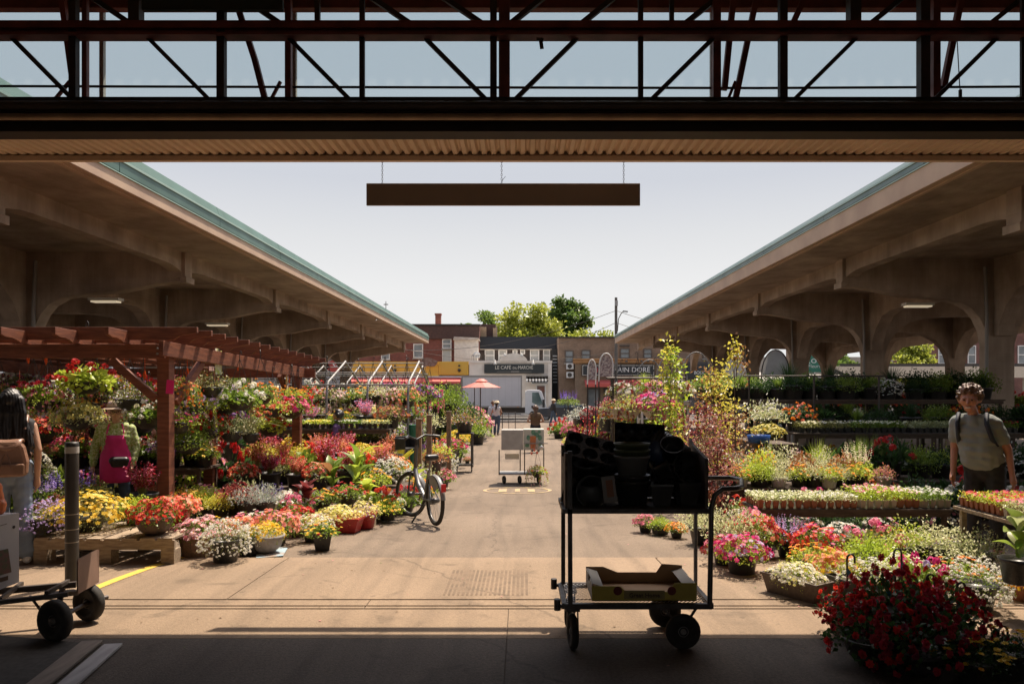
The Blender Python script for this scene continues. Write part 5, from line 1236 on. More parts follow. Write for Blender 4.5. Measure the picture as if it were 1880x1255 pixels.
b = MB(); b.tube([(-2.32 + .12, 14.9, .15 + gz(15)), (-2.2, 14.9, .95)], [.05, .09], 8); tag(b.build('folded_parasol', leafmat('green canvas', (.02, .16, .09), (.03, .2, .11), trans=.1)), 'folded dark green canvas parasol leaning by the greenhouse frame leg', 'parasol')
for i, (px, yy) in enumerate(((769, 13.6), (788, 14.6), (824, 16.8))):
    top = (769, 770), (788, 763), (824, 756)
    b = MB(); x = PX(px, yy); b.box(x - .05, x + .05, yy - .05, yy + .05, gz(yy), PZ(top[i][1], yy)); b.build('post', tub_wood, None)
    o = [q for q in COL.objects if q.name == 'post' or q.name.startswith('post.')]; o = [q for q in o if q.parent is None][-1]
    o.name = 'wooden_post'
    tag(o, ('short square wooden post nearest the bicycle', 'middle square wooden post beside the nearest one', 'tallest square wooden post at the alley side')[i], 'post', 'square wooden posts on the left')
    b = MB(); zt = PZ(top[i][1], yy); b.box(x - .06, x + .06, yy - .06, yy + .06, zt + .002, zt + .02); b.build('cap', wood_grey, o)

# right side: small hoop frames with printed panels, hoops over the herb table
pan = mat('printed panel', (.5, .45, .42), .7, (.2, .15, .16), 22, lo=.42, hi=.58)
for k, (px, py0, py1, w, lab) in enumerate(((1086, 660, 697, 15, 'small round topped wire trellis panel left of the bakery sign'), (1112, 648.5, 691, 25, 'larger round topped trellis panel in front of the bakery sign'))):
    t = thing('trellis_panel', lab, 'trellis', group='round topped trellis panels')
    yy = 16.0 - k; c = P(px, py1, yy); h = (py1 - py0)/F*yy; ww = w/F*yy
    arc = [(c.x + ww*math.cos(a)*.5 , c.z + h*.45 + h*.55*math.sin(a)) for a in [math.pi*j/12 for j in range(13)]]
    b = MB(); b.extr([(c.x - ww*.5, c.z), (c.x + ww*.5, c.z)] + arc, 'y', yy, yy + .012); b.build('panel', pan, t)
    fr = [(c.x + ww*.5, yy, c.z - .1)] + [(p[0] + .01, yy - .01, p[1]) for p in arc] + [(c.x - ww*.5, yy, c.z - .1)]
    b = MB(); b.tube(fr, .016, 6); b.build('frame', white_paint, t)
    b = MB(); b.tube([(c.x + ww*.5, yy, gz(yy)), (c.x + ww*.5, yy, c.z - .1)], .014, 6); b.tube([(c.x - ww*.5, yy, gz(yy)), (c.x - ww*.5, yy, c.z - .1)], .014, 6); b.build('leg', black_plastic, t)
def arch_frame(label, px0, px1, pyb, pyt, yy, panel=None, grp='hoops over the right hand tables'):
    t = thing('arch_hoop', label, 'garden arch', group=grp)
    c = P((px0+px1)/2, pyb, yy); ww = (px1-px0)/F*yy/2; h = (pyb-pyt)/F*yy
    arc = [(c.x + ww*math.cos(a), c.z + h*math.sin(a)) for a in [math.pi*j/16 for j in range(17)]]
    b = MB(); b.tube([(arc[0][0], yy, gz(yy))] + [(p[0], yy, p[1]) for p in arc] + [(arc[-1][0], yy, gz(yy))], .014, 6); b.build('hoop', steel_dark if panel else steel_grey, t)
    if panel:
        b = MB(); b.extr([(p[0], p[1]) for p in arc], 'y', yy + .01, yy + .02); b.build('panel', panel, t)
    return t
sheetm = leafmat('translucent plastic sheet', (.6, .6, .6), (.5, .5, .5), trans=.6)
arch_frame('bare grey hoop between the bakery and butcher signs', 1205, 1262, 700, 650, 17)
arch_frame('second bare grey hoop standing nearer the butcher sign', 1250, 1307, 700, 646, 17.5)
arch_frame('pale sheeted arch left of the sapling top', 1328, 1372, 690, 655, 17, sheetm)
arch_frame('large pale sheeted arch right of the sapling top', 1398, 1450, 690, 642, 16, sheetm)
arch_frame('bare hoop left of the green leafed sapling', 1170, 1215, 700, 660, 18)

# ------------------------------------------------------------------ bollard
bo = thing('bollard', 'black steel bollard with a silver reflective band', 'bollard', (PX(132, 6.35), 6.35, gz(6.35)))
h = PZ(811, 6.35) - gz(6.35); r = 11.3/F*6.35
MB().lathe([(r, 0), (r, h - .35*.28), (r*1.03, h - .02), (r*.96, h), (0, h)], 20).build('post', mat('bollard black', (.03, .028, .026), .45, (.05, .045, .04), 8), bo)
MB().lathe([(r*1.04, h - .095), (r*1.04, h - .04)], 20).build('reflective_band', mat('reflective band', (.5, .48, .44), .4, (.42, .4, .37), 20), bo)
for zz in (.36, .47, .6): MB().lathe([(r*1.02, zz), (r*1.02, zz + .006)], 20).build('strap', mat('thin wire', (.4, .36, .3), .4), bo)

# ------------------------------------------------------------------ wheels
def wheel(par, c, r, w, axis=(1, 0, 0), hub=steel_grey, name='wheel'):
    q = Vector(axis).to_track_quat('Z', 'Y').to_euler()
    o = MB().lathe([(0, -w*.2), (r*.3, -w*.2), (r*.32, -w*.35), (r*.62, -w*.3), (r*.66, -w*.5), (r*.86, -w*.5), (r*.98, -w*.3), (r, -w*.1), (r, w*.1), (r*.98, w*.3), (r*.86, w*.5), (r*.66, w*.5), (r*.62, w*.3), (r*.32, w*.35), (r*.3, w*.2), (0, w*.2)], 24).build(name, rubber, par, c); o.rotation_euler = q
    h = MB().lathe([(0, -w*.45), (r*.16, -w*.42), (r*.18, -w*.1), (r*.3, -w*.25), (r*.3, w*.25), (r*.18, w*.1), (r*.16, w*.42), (0, w*.45)], 14).build('hub', hub, o)
    return o
# ------------------------------------------------------------------ big trolley in front
tr_ = thing('trolley', 'tall dark steel market trolley loaded with empty plant pots', 'trolley')
YA, YB = 4.66, 5.16
XL, XR = .27, 1.20
ZL = .285
fm = mat('trolley steel', (.10, .085, .075), .5, (.06, .045, .04), 12, .15, 50, metal=.35)
b = MB()
for (xa, ya, xb, yb) in ((XL, YA, XR, YA), (XL, YB, XR, YB), (XL, YA, XL, YB), (XR, YA, XR, YB)): b.bar((xa, ya, ZL), (xb, yb, ZL), .03, .035)
b.build('deck_frame', fm, tr_)
b = MB(); nx, ny = 34, 26     # expanded metal mesh deck
for i in range(nx):
    for j in range(ny):
        x = XL + .02 + (XR - XL - .04)*(i + .5*(j % 2))/nx; y = YA + .02 + (YB - YA - .04)*j/ny; dx = (XR-XL-.04)/nx; dy = (YB-YA-.04)/ny
        for (p, q) in (((x, y), (x + dx*.5, y + dy)), ((x, y), (x - dx*.5, y + dy))):
            d = Vector((q[0]-p[0], q[1]-p[1], 0)).normalized(); nn = Vector((-d.y, d.x, 0))*.0022
            b.add([(p[0]-nn.x, p[1]-nn.y, ZL+.012), (p[0]+nn.x, p[1]+nn.y, ZL+.015), (q[0]+nn.x, q[1]+nn.y, ZL+.015), (q[0]-nn.x, q[1]-nn.y, ZL+.012)], [(0, 1, 2, 3)])
stuff(b.build('mesh_deck', mat('mesh steel', (.35, .33, .31), .4, metal=.6), tr_))
ZU = .885
b = MB(); b.bar((PX(1047, YA), YA, ZL), (PX(1046, YA), YA, ZU + .38), .028, .028); b.build('post', fm, tr_)
b = MB(); b.bar((XL + .02, YB, ZL), (XL + .02, YB, ZU + .38), .028, .028); b.build('post', fm, tr_)
b = MB(); b.tube([(PX(1277, YB), YB, ZL), (PX(1277, YB), YB, ZU + .2)], .014, 8); b.build('post', steel_grey, tr_)
hz_ = PZ(897, YA)
b = MB(); b.tube([(PX(1303, YA), YA, ZL), (PX(1306, YA), YA, hz_ - .12), (PX(1312, YA), YA, hz_ - .04), (PX(1327, YA), YA, hz_), (PX(1350, YA), YA, hz_ + .003), (PX(1362, YA + .06), YA + .06, hz_ + .005), (PX(1362, YB - .1), YB - .1, hz_ + .008), (PX(1340, YB), YB, hz_ + .01), (PX(1283, YB), YB, hz_ + .01)], .0165, 10); b.build('handle', mat('handle tube', (.16, .14, .13), .35, (.1, .09, .08), 10, metal=.6), tr_)
b = MB()
for (xa, ya, xb, yb) in ((XL - .005, YA, XR, YA), (XL, YB, XR, YB), (XL, YA, XL, YB), (XR, YA, XR, YB)): b.bar((xa, ya, ZU), (xb, yb, ZU), .028, .028)
b.box(XL, XR, YA, YB, ZU + .004, ZU + .016); b.build('upper_shelf', fm, tr_)
wd = mat('worn plywood', (.16, .12, .09), .8, (.10, .08, .065), 4, .2, 30, stretch=(1, 1, 5))
b = MB(); b.extr([(YA + .015, ZU + .02), (YA + .015, PZ(832, YA)), (YB - .02, PZ(832, YA) - .02), (YB - .02, ZU + .02)], 'x', XL + .005, XL + .025); b.build('side_panel', wd, tr_)
b = MB(); b.extr([(YA + .015, ZU + .02), (YA + .015, PZ(842, YA)), (YB - .1, PZ(838, YA) + .05), (YB - .02, PZ(830, YA) + .06), (YB - .02, ZU + .02)], 'x', XR - .035, XR - .015); b.build('side_panel', wd, tr_)
b = MB(); b.box(XL + .03, XR - .04, YB - .035, YB - .02, ZU + .02, PZ(842, YB) - .02); b.build('back_panel', wd, tr_)
for (y, zz) in ((YA, ZL), (YB, ZL)): b = MB(); b.tube([(XL - .045, y, zz - .025), (XL - .045, y, zz + .045)], .022, 10); b.bar((XL - .045, y, zz), (XL, y, zz), .02); b.build('bumper', fm, tr_)
wheel(tr_, (1.03, 4.70, .112), .112, .05, (0, 1, .0)); wheel(tr_, (1.0, 5.14, .112), .112, .05, (0, 1, 0))
wheel(tr_, (.325, 4.70, .112), .112, .045, (1, .12, 0)); wheel(tr_, (.335, 5.12, .112), .112, .045, (1, -.25, 0))
b = MB()
for (x, y) in ((.325, 4.70), (.335, 5.12)):
    for s_ in (-.035, .035): b.bar((x + s_, y, .11), (x + s_*.9, y, ZL - .03), .008, .035)
    b.box(x - .045, x + .045, y - .03, y + .03, ZL - .04, ZL - .018)
for (x, y) in ((1.03, 4.73), (1.0, 5.1)):
    b.bar((x, y, .11), (x - .13, y, ZL - .02), .014); b.bar((x, y, .11), (x + .1, y, ZL - .02), .014); b.bar((x, y - .05, .11), (x, y + .05, .11), .018)
b.build('axle_bracket', fm, tr_)
# pots and trays heaped on it
def obj_thing(o, label, cat, group=None): return tag(o, label, cat, group)
HP = 'empty plant pots and trays heaped on the trolley'
def loose_pot(lab, c, r, h, mt, rot, shape='round'):
    t = MB()
    if shape == 'round': t.lathe([(0, 0), (r*.72, 0), (r*.92, h*.85), (r, h*.86), (r*1.02, h), (r*.96, h), (r*.88, h*.84), (r*.68, .01), (0, .01)], 22)
    else: t.lathe([(0, 0), (r*.95, 0), (r*1.35, h*.9), (r*1.42, h*.9), (r*1.42, h), (r*1.33, h), (r*.93, .01), (0, .01)], 4, smooth=False, a0=math.pi/4)
    o = t.build('empty_pot', mt); o.location = c; o.rotation_euler = rot; return obj_thing(o, lab, 'plant pot', HP)
def stack(lab, c, r, h, mts, rot, step=.022, nm='pot_stack'):
    t = thing(nm, lab, 'pot stack', c, 0, HP); t.rotation_euler = rot
    for i, m in enumerate(mts):
        MB().lathe([(0, 0), (r*.75, 0), (r*.93, h*.86), (r, h*.87), (r*1.02, h), (r*.97, h), (r*.88, h*.85), (r*.7, .01), (0, .01)], 24).build('pot', m, t, (0, 0, i*step))
    return t
gpot = mat('olive green pot', (.10, .115, .05), .45, (.075, .085, .04), 4); wpot = mat('greyish white pot', (.22, .21, .19), .5, (.16, .15, .135), 3); bpot = mat('dark blue pot', (.025, .04, .09), .4)
ZS = ZU + .018
stack('stack of olive green pots on a greyish white one in the middle of the trolley', (PX(1161, 4.8), 4.82, PZ(872, 4.8)), .118, .13, [wpot, gpot, gpot], (0, 0, 0), .04)
stack('dark black pots standing below the green stack on the trolley', (PX(1161, 4.82), 4.83, ZS), .12, .16, [black_plastic, black_plastic], (0, 0, 0), .035)
loose_pot('dark blue pot tipped on its side on top of the heap', (PX(1200, 4.95), 4.98, PZ(842, 4.95)), .115, .17, bpot, (math.radians(-52), math.radians(38), 0))
loose_pot('grey bottomed pot lying with its base towards us at the lower left of the heap', (PX(1086, 4.85), 4.98, PZ(905, 4.9)), .105, .18, mat('worn dark grey pot', (.10, .095, .09), .45), (math.radians(82), 0, 0))
loose_pot('black round pot leaning behind the left side panel', (PX(1085, 4.95), 5.0, PZ(880, 4.95)), .13, .18, black_plastic, (math.radians(28), math.radians(-8), 0))
loose_pot('black pot lying on its side at the right of the heap', (PX(1252, 4.95), 5.0, PZ(880, 4.95)), .12, .2, black_plastic, (math.radians(60), math.radians(20), 0))
loose_pot('square black pot in the front right corner of the trolley', (PX(1262, 4.8), 4.82, ZS), .075, .15, black_plastic, (0, 0, .1), 'sq')
loose_pot('square black pot next to the corner one on the trolley', (PX(1215, 4.8), 4.82, ZS), .075, .14, black_plastic, (0, 0, -.1), 'sq')
stack('fanned stack of ribbed black pots slanting at the top right of the heap', (PX(1262, 4.95), 4.98, PZ(838, 4.95)), .085, .14, [black_plastic]*6, (math.radians(-25), math.radians(-62), 0), .02)
rj = random.Random(5)
for i, (px, py, sz) in enumerate(((1062, 868, .07), (1098, 872, .08), (1128, 850, .06), (1205, 872, .07), (1232, 838, .08), (1280, 880, .07), (1062, 912, .07), (1250, 905, .08), (1110, 838, .07))):
    loose_pot('small black empty pot jumbled in the heap, ' + ORD[i] + ' among the small loose ones', P(px, py, 4.9 + .05*(i % 3)), sz, sz*1.5, black_plastic, (rj.uniform(-1.4, 1.4), rj.uniform(-1.4, 1.4), rj.uniform(0, 3)))
lb = thing('label_card', 'white and brown printed card standing between the pots on the trolley', 'card', (PX(1118, 4.75), 4.74, PZ(920, 4.75)), .0, None)
b = MB(); b.obox((0, 0, .08), (.043, .002, .085), Matrix.Rotation(-.12, 3, 'Y')); b.build('card', mat('card white', (.28, .25, .22), .6), lb); b = MB(); b.obox((.004, -.004, .085), (.022, .001, .055), Matrix.Rotation(-.12, 3, 'Y')); b.build('print', mat('card brown', (.3, .12, .06), .6), lb)
def tray(lab, c, rot, nxc=3, nyc=2, s=.11):
    """carry tray with round cups"""
    b = MB(); w, d = nxc*s, nyc*s
    N = 16
    for i in range(nxc):
        for j in range(nyc):
            cx, cy = -w/2 + s*(i + .5), -d/2 + s*(j + .5)
            b.lathe([(s*.44, 0), (s*.43, -.02), (s*.36, -.085), (0, -.085)], N, (cx, cy, 0))
            ring = [(cx + s*.44*math.cos(2*math.pi*k/N), cy + s*.44*math.sin(2*math.pi*k/N), 0) for k in range(N)]
            sq = []
            for k in range(N):
                a = 2*math.pi*k/N; m_ = max(abs(math.cos(a)), abs(math.sin(a))); sq.append((cx + s*.5*math.cos(a)/m_, cy + s*.5*math.sin(a)/m_, 0))
            b.add(ring + sq, [(k, (k+1) % N, N + (k+1) % N, N + k) for k in range(N)])
    for (x0, x1, y0, y1) in ((-w/2, w/2, -d/2 - .004, -d/2), (-w/2, w/2, d/2, d/2 + .004), (-w/2 - .004, -w/2, -d/2, d/2), (w/2, w/2 + .004, -d/2, d/2)): b.box(x0, x1, y0, y1, -.025, .0)
    o = b.build('carry_tray', mat('glossy black tray', (.018, .018, .019), .28, (.03, .03, .03), 9)); o.location = c; o.rotation_euler = rot
    return obj_thing(o, lab, 'plant tray', HP)
tray('black carry tray with round cups tipped at the top left of the heap', P(1086, 822, 4.88), (math.radians(36), math.radians(14), math.radians(-6)), 3, 2, .118)
tray('black carry tray standing on edge at the top middle of the heap', P(1175, 800, 5.0), (math.radians(72), math.radians(3), math.radians(4)), 4, 2, .085)
tray('flat black tray lying low in the middle of the heap', (PX(1240, 4.9), 4.93, PZ(868, 4.9)), (math.radians(30), math.radians(10), .2), 3, 2, .1)
tray('black tray pushed down behind the left side of the heap', (PX(1100, 4.95), 5.0, PZ(850, 4.9)), (math.radians(60), math.radians(-14), .2), 3, 2, .1)
# cardboard fruit box
cb = thing('cardboard_box', 'open yellow and brown cardboard fruit box on the trolley lower deck', 'box', (PX(1176, 4.85), 4.92, ZL + .02), .0)
cbm = mat('cardboard brown', (.38, .24, .13), .85, (.32, .20, .11), 5); cby = mat('printed yellow cardboard', (.62, .48, .08), .7, (.5, .38, .07), 6, lo=.4, hi=.6); cbl = mat('pale cardboard', (.5, .45, .37), .8)
bw, bd, bh = .335, .22, .095
b = MB(); b.box(-bw, bw, -bd, bd, 0, .006); b.build('base', cbm, cb)
b = MB(); b.extr([(-bw, 0), (bw, 0), (bw, bh + .02), (bw - .14, bh + .02), (bw - .18, bh*.62), (-bw + .22, bh*.62), (-bw + .18, bh), (-bw, bh)], 'y', -bd, -bd + .006); fw = b.build('front_wall', cby, cb)
b = MB(); b.extr([(-bw, 0), (bw, 0), (bw, bh + .03), (bw - .14, bh + .04), (bw - .18, bh*.8), (-bw + .22, bh*.8), (-bw + .12, bh + .02), (-bw, bh + .02)], 'y', bd - .006, bd); b.build('back_wall', cbm, cb)
for s_ in (-1, 1):
    b = MB(); xs_ = sorted((s_*bw, s_*(bw - .006)))
    b.extr([(-bd + .007, .006), (bd - .007, .006), (bd - .007, bh + .01), (.05, bh + .01), (.04, bh - .03), (-.04, bh - .03), (-.05, bh + .01), (-bd + .007, bh + .01)], 'x', *xs_); b.build('side_wall', cbl, cb)
    b = MB(); b.add([(s_*(bw-.007), -bd + .01, bh + .012), (s_*(bw-.075), -bd + .01, bh - .005), (s_*(bw-.075), bd - .01, bh - .005), (s_*(bw-.007), bd - .01, bh + .012)], [(0, 1, 2, 3)]); b.build('flap', cbl, cb)
for x in (-.17, .175): b = MB(); b.disc((x, -bd - .0015, .065), .028, 18, (0, -1, 0)); b.build('fruit_print', mat('print dark red', (.16, .02, .015), .7), fw)
b = MB(); b.box(-.13, .13, -bd - .0016, -bd - .0005, .012, .068); b.build('print_panel', mat('print pale', (.34, .26, .1), .7), fw)
lettering('Great Home', .038, mat('print ink', (.09, .05, .03), .8), fw, (0, -bd - .008, .038))

# ------------------------------------------------------------------ hand truck at the left edge
ht = thing('hand_cart', 'low steel platform cart with fat black tyres at the left edge', 'cart')
wheel(ht, (PX(101, 4.84), 4.84, .137), .137, .075, (.35, 1, 0), mat('dusty hub', (.16, .14, .12), .6)); wheel(ht, (PX(160, 5.25), 5.27, .132), .132, .075, (.35, 1, 0), mat('dusty hub', (.16, .14, .12)))
b = MB(); b.tube([(PX(101, 4.84), 4.84, .137), (PX(160, 5.25), 5.27, .135), (PX(160, 5.25) + .06, 5.4, .135)], .016, 8); b.build('axle', fm, ht)
b = MB()
zz = .40
b.bar(P(-60, 1090, 5.0), P(140, 1072, 5.25), .035, .04); b.bar(P(-60, 1112, 4.75), P(125, 1090, 4.95), .03, .03); b.bar(P(0, 1100, 4.85), P(40, 1070, 5.2), .025); b.bar(P(85, 1088, 4.9), P(125, 1066, 5.25), .025)
b.bar(P(88, 1092, 4.95), P(140, 1086, 5.1), .08, .03); b.bar(P(55, 1093, 4.9), P(75, 1120, 4.85), .012); b.bar(P(160, 1070, 5.27), P(165, 1105, 5.27), .02)
b.bar(P(115, 1080, 5.0), P(103, 1130, 4.86), .03)
b.build('frame', fm, ht)
b = MB(); b.add([P(143, 1090, 4.95), P(182, 1068, 5.35), P(182, 1008, 5.35), P(178, 1009, 5.32), P(143, 1026, 4.95)], [(0, 1, 2, 3, 4)]); b.add([v + Vector((-.01, .004, 0)) for v in (P(143, 1090, 4.95), P(182, 1068, 5.35), P(182, 1008, 5.35), P(178, 1009, 5.32), P(143, 1026, 4.95))], [(4, 3, 2, 1, 0)]); b.build('end_board', mat('brown plywood', (.22, .13, .09), .8, (.16, .10, .07), 4), ht)
bxw = thing('carton', 'tall white printed carton with a dark picture standing on the left cart', 'box')
q0, q1 = P(-75, 1110, 4.72), P(35, 1068, 5.12); zt0 = PZ(952, 4.72); zt1 = PZ(941, 5.12)
b = MB(); q2 = q1 + Vector((-.30, .05, 0)); q3 = q0 + Vector((-.30, .05, 0)); top = lambda v, z: Vector((v.x, v.y, z))
b.add([q0, q1, q2, q3, top(q0, zt0 - .02), top(q1, zt1 + .0), top(q2, zt1), top(q3, zt0)], [(3, 2, 1, 0), (0, 1, 5, 4), (1, 2, 6, 5), (2, 3, 7, 6), (3, 0, 4, 7), (4, 5, 6, 7)]); b.build('carton', mat('carton white', (.55, .54, .56), .6, (.48, .47, .49), 2), bxw)
nn = (q1 - q0).cross(Vector((0, 0, 1))).normalized()
def on_face(u, z): return q0.lerp(q1, u) + Vector((0, 0, z)) + nn*.003
b = MB(); b.add([on_face(.55, .10), on_face(.86, .09), on_face(.80, .26), on_face(.55, .27)], [(0, 1, 2, 3)]); b.build('printed_picture', mat('dark fruit print', (.16, .07, .06), .7, (.08, .1, .05), 30), bxw)
b = MB(); c = on_face(.90, .395); b.disc(c, .011, 14, nn); b.build('handle_hole', mat('hole', (.05, .04, .04)), bxw)
b = MB(); b.add([on_face(.55, .43), on_face(.78, .43), on_face(.78, .434), on_face(.55, .434)], [(0, 1, 2, 3)]); b.add([on_face(.62, .05), on_face(.8, .045), on_face(.8, .075), on_face(.62, .08)], [(0, 1, 2, 3)]); b.build('printed_line', mat('print ink', (.09, .05, .03)), bxw)
b = MB()
prs = MB(); 
ob = fuse('orange_bag', [(P(-40, 932, 4.95), P(-6, 930, 5.05), .06, .06), (P(-40, 880, 5.0), P(-8, 895, 5.05), .06, .045), (P(-30, 905, 5.0), P(-8, 912, 5.05), .06, .05)], .012, mat('orange plastic', (.72, .2, .05), .45, (.62, .15, .04), 8), None, noise=.004)
tag(ob, 'bright orange plastic bag lying on top of the white carton', 'bag')
# mat and planks bottom left
mt_ = MB(); mt_.add([(-3.6, 3.9, .004), (-2.55, 3.9, .004), (-2.85, 4.78, .004), (-3.6, 4.95, .004)], [(0, 1, 2, 3)]); mt_.add([(-3.6, 3.9, .012), (-2.55, 3.9, .012), (-2.85, 4.78, .012), (-3.6, 4.95, .012)], [(0, 1, 2, 3)]); mt_.add([(-2.55, 3.9, 0), (-2.85, 4.78, 0), (-2.85, 4.78, .012), (-2.55, 3.9, .012)], [(0, 1, 2, 3)])
tag(mt_.build('floor_mat', mat('floor mat dark', (.05, .045, .04), .95, (.035, .03, .028), 30)), 'dark rubber mat on the floor in the bottom left corner', 'mat')
def plank(lab, a, c, w, mt):
    b = MB(); b.bar(Vector((*a, .02)), Vector((*c, .02)), w, .018); tag(b.build('plank', mt, bevel=.003), lab, 'plank', 'loose planks on the hall floor')
plank('brown plank lying nearer the mat at the bottom left', (PX(60, 4.0), 3.95), (PX(165, 4.75), 4.78), .13, mat('plank brown', (.22, .18, .15), .8, (.16, .13, .11), 4, .2, 30, stretch=(6, 1, 1)))
plank('pale grey plank lying right of the brown plank at the bottom left', (PX(118, 4.0), 3.9), (PX(205, 4.7), 4.72), .11, mat('plank grey', (.42, .41, .42), .8, (.32, .31, .32), 4, .2, 30, stretch=(6, 1, 1)))

# ------------------------------------------------------------------ bicycle
bk = thing('bicycle', 'grey share bicycle with a front rack and red rear reflector on its kickstand', 'bicycle')
RC = Vector((-1.15, 9.76, 0)); RC.z = gz(9.76) + .33
FC = Vector((-1.62, 10.74, 0)); FC.z = gz(10.74) + .33
fd = (FC - RC); fd.z = 0; fd.normalize(); sd = Vector((fd.y, -fd.x, 0)); UPV = Vector((0, 0, 1))
def BK(f, u, s=0): return RC + fd*f + UPV*(u - .33) + sd*s + UPV*0
ang = math.radians(24); fwd2 = (Matrix.Rotation(ang, 3, 'Z') @ fd); fs2 = Vector((fwd2.y, -fwd2.x, 0))
alu = mat('bike silver', (.20, .195, .19), .35, metal=.5); bkb = mat('bike dark grey', (.10, .10, .105), .35, metal=.3)
def bwheel(c, ax, nm):
    o = thing_part(nm, bk, c, ax)
    return o
def torus(R, r, n=40, k=8):
    b = MB(); vs = []; fs = []
    for i in range(n):
        a = 2*math.pi*i/n
        for j in range(k):
            t = 2*math.pi*j/k; vs.append(((R + r*math.cos(t))*math.cos(a), (R + r*math.cos(t))*math.sin(a), r*math.sin(t)))
    for i in range(n):
        for j in range(k): fs.append((i*k+j, ((i+1) % n)*k+j, ((i+1) % n)*k+(j+1) % k, i*k+(j+1) % k))
    b.add(vs, fs, 0, True); return b
for c, ax in ((RC, sd), (FC, fs2)):
    o = torus(.303, .028).build('wheel', rubber, bk, c); o.rotation_euler = ax.to_track_quat('Z', 'Y').to_euler()
    torus(.278, .011, 40, 6).build('rim', alu, o)
    b = MB()
    for k in range(24): a = 2*math.pi*k/24; b.tube([(.02*math.cos(a+.5), .02*math.sin(a+.5), .025*(-1)**k), (.275*math.cos(a), .275*math.sin(a), 0)], .0016, 3, cap=False)
    b.build('spokes', alu, o); MB().lathe([(0, -.05), (.03, -.05), (.035, 0), (.03, .05), (0, .05)], 12).build('hub', bkb, o)
hd = FC + UPV*.0; 
stem_b = FC - fd*.20 + UPV*.45; stem_t = stem_b - fd*.07 + UPV*.28
b = MB(); bb_ = BK(.43, .30)
b.tube([stem_b - UPV*.06, stem_b.lerp(bb_, .35) - UPV*.12, bb_], [.035, .04, .04], 10); b.tube([bb_, BK(.25, .72)], .022, 8)
for s_ in (-.06, .06): b.tube([bb_ + sd*s_*.6, RC + sd*s_], .014, 6); b.tube([BK(.28, .6), RC + sd*s_], .01, 6)
b.build('frame', alu, bk)
b = MB(); b.tube([stem_b - UPV*.1, stem_t], .026, 10)
for s_ in (-.055, .055): b.tube([FC + fs2*s_, FC + fs2*s_ - fwd2*.06 + UPV*.34, stem_b - UPV*.08], .014, 6)
b.build('fork', bkb, bk)
b = MB(); hs = stem_t + UPV*.08
b.tube([hs - fs2*.30 - fwd2*.12 + UPV*.04, hs - fs2*.16 + UPV*.06, hs, hs + fs2*.16 + UPV*.06, hs + fs2*.30 - fwd2*.12 + UPV*.04], .016, 8)
for s_ in (-1, 1): b.tube([hs + fs2*.24*s_ - fwd2*.08 + UPV*.05, hs + fs2*.32*s_ - fwd2*.14 + UPV*.035], .021, 8)
b.tube([stem_t, hs], .022, 8); b.build('handlebar', black_plastic, bk)
b = MB(); c = stem_t + fwd2*.20 + UPV*.02; M3 = Matrix((fs2, fwd2, UPV)).transposed()
for s_ in (-1, 1): b.obox(c + fs2*.13*s_, (.008, .11, .075), M3)
b.obox(c + fwd2*.11, (.13, .008, .10), M3); b.obox(c - UPV*.07, (.13, .11, .008), M3); b.obox(c + UPV*.06 + fwd2*.1, (.15, .02, .012), M3); b.build('front_rack', black_plastic, bk, bevel=.006)
b = MB(); sv = BK(.2, .86); b.tube([BK(.25, .68), sv], .014, 8); b.build('seat_post', alu, bk)
o = fuse('saddle', [(sv - fd*.08 - sd*.06 + UPV*.03, sv - fd*.05 + sd*.06 + UPV*.03, .045, .045), (sv - fd*.05 + UPV*.025, sv + fd*.16 + UPV*.02, .045, .022)], .01, mat('saddle black', (.02, .02, .02), .35), bk)
def fender(c, ax_f, a0, a1, nm, mt, w=.035, R=.345):
    b = MB(); vs = []; n = 18; s3 = Vector((ax_f.y, -ax_f.x, 0))
    for i in range(n+1):
        a = a0 + (a1-a0)*i/n
        for s_, rr_ in ((-w, -.012), (0, .006), (w, -.012)): vs.append(c + ax_f*math.cos(a)*(R+rr_) + UPV*math.sin(a)*(R+rr_) + s3*s_)
    b.add(vs, [(3*i+j, 3*i+j+1, 3*i+j+4, 3*i+j+3) for i in range(n) for j in (0, 1)], 0, True); b.build(nm, mt, bk)
fender(RC, fd, math.radians(25), math.radians(172), 'rear_fender', mat('fender silver', (.22, .215, .21), .4), .03); fender(FC, fwd2, math.radians(70), math.radians(200), 'front_fender', mat('fender silver', (.5, .49, .48)))
b = MB()
for s_ in (-1, 1): b.add([RC + sd*s_*.05 + fd*math.cos(a)*.34 + UPV*math.sin(a)*.34 for a in (1.2, 1.6, 2.0, 2.4)] + [RC + sd*s_*.05 + fd*math.cos(a)*.2 + UPV*math.sin(a)*.2 for a in (2.4, 2.0, 1.6, 1.2)], [tuple(range(8))])
b.build('skirt_guard', mat('guard grey', (.25, .25, .25), .5), bk)
b = MB(); a = math.radians(158); c = RC + fd*math.cos(a)*.36 + UPV*math.sin(a)*.36 + UPV*.07; b.obox(c, (.03, .012, .05), Matrix((sd, fd, UPV)).transposed()); b.build('reflector', mat('red reflector', (.7, .02, .03), .25), bk)
b = MB(); b.obox(FC + fs2*.03 - fwd2*.16 - UPV*.03, (.004, .014, .05), Matrix((fs2, fwd2, UPV)).transposed()); b.build('spoke_reflector', mat('orange reflector', (.85, .35, .03), .3), bk)
b = MB(); b.lathe([(0, -.02), (.09, -.015), (.09, .0), (0, .0)], 20); o = b.build('chainring', bkb, bk, bb_ + sd*.06); o.rotation_euler = sd.to_track_quat('Z', 'Y').to_euler()
b = MB()
for s_, a in ((1, -.6), (-1, 2.54)): e = bb_ + sd*.09*s_ + (fd*math.cos(a) + UPV*math.sin(a))*.165; b.tube([bb_ + sd*.08*s_, e], .012, 6); b.obox(e + sd*.05*s_, (.045, .03, .012), Matrix((sd, fd, UPV)).transposed())
b.build('crank', bkb, bk)
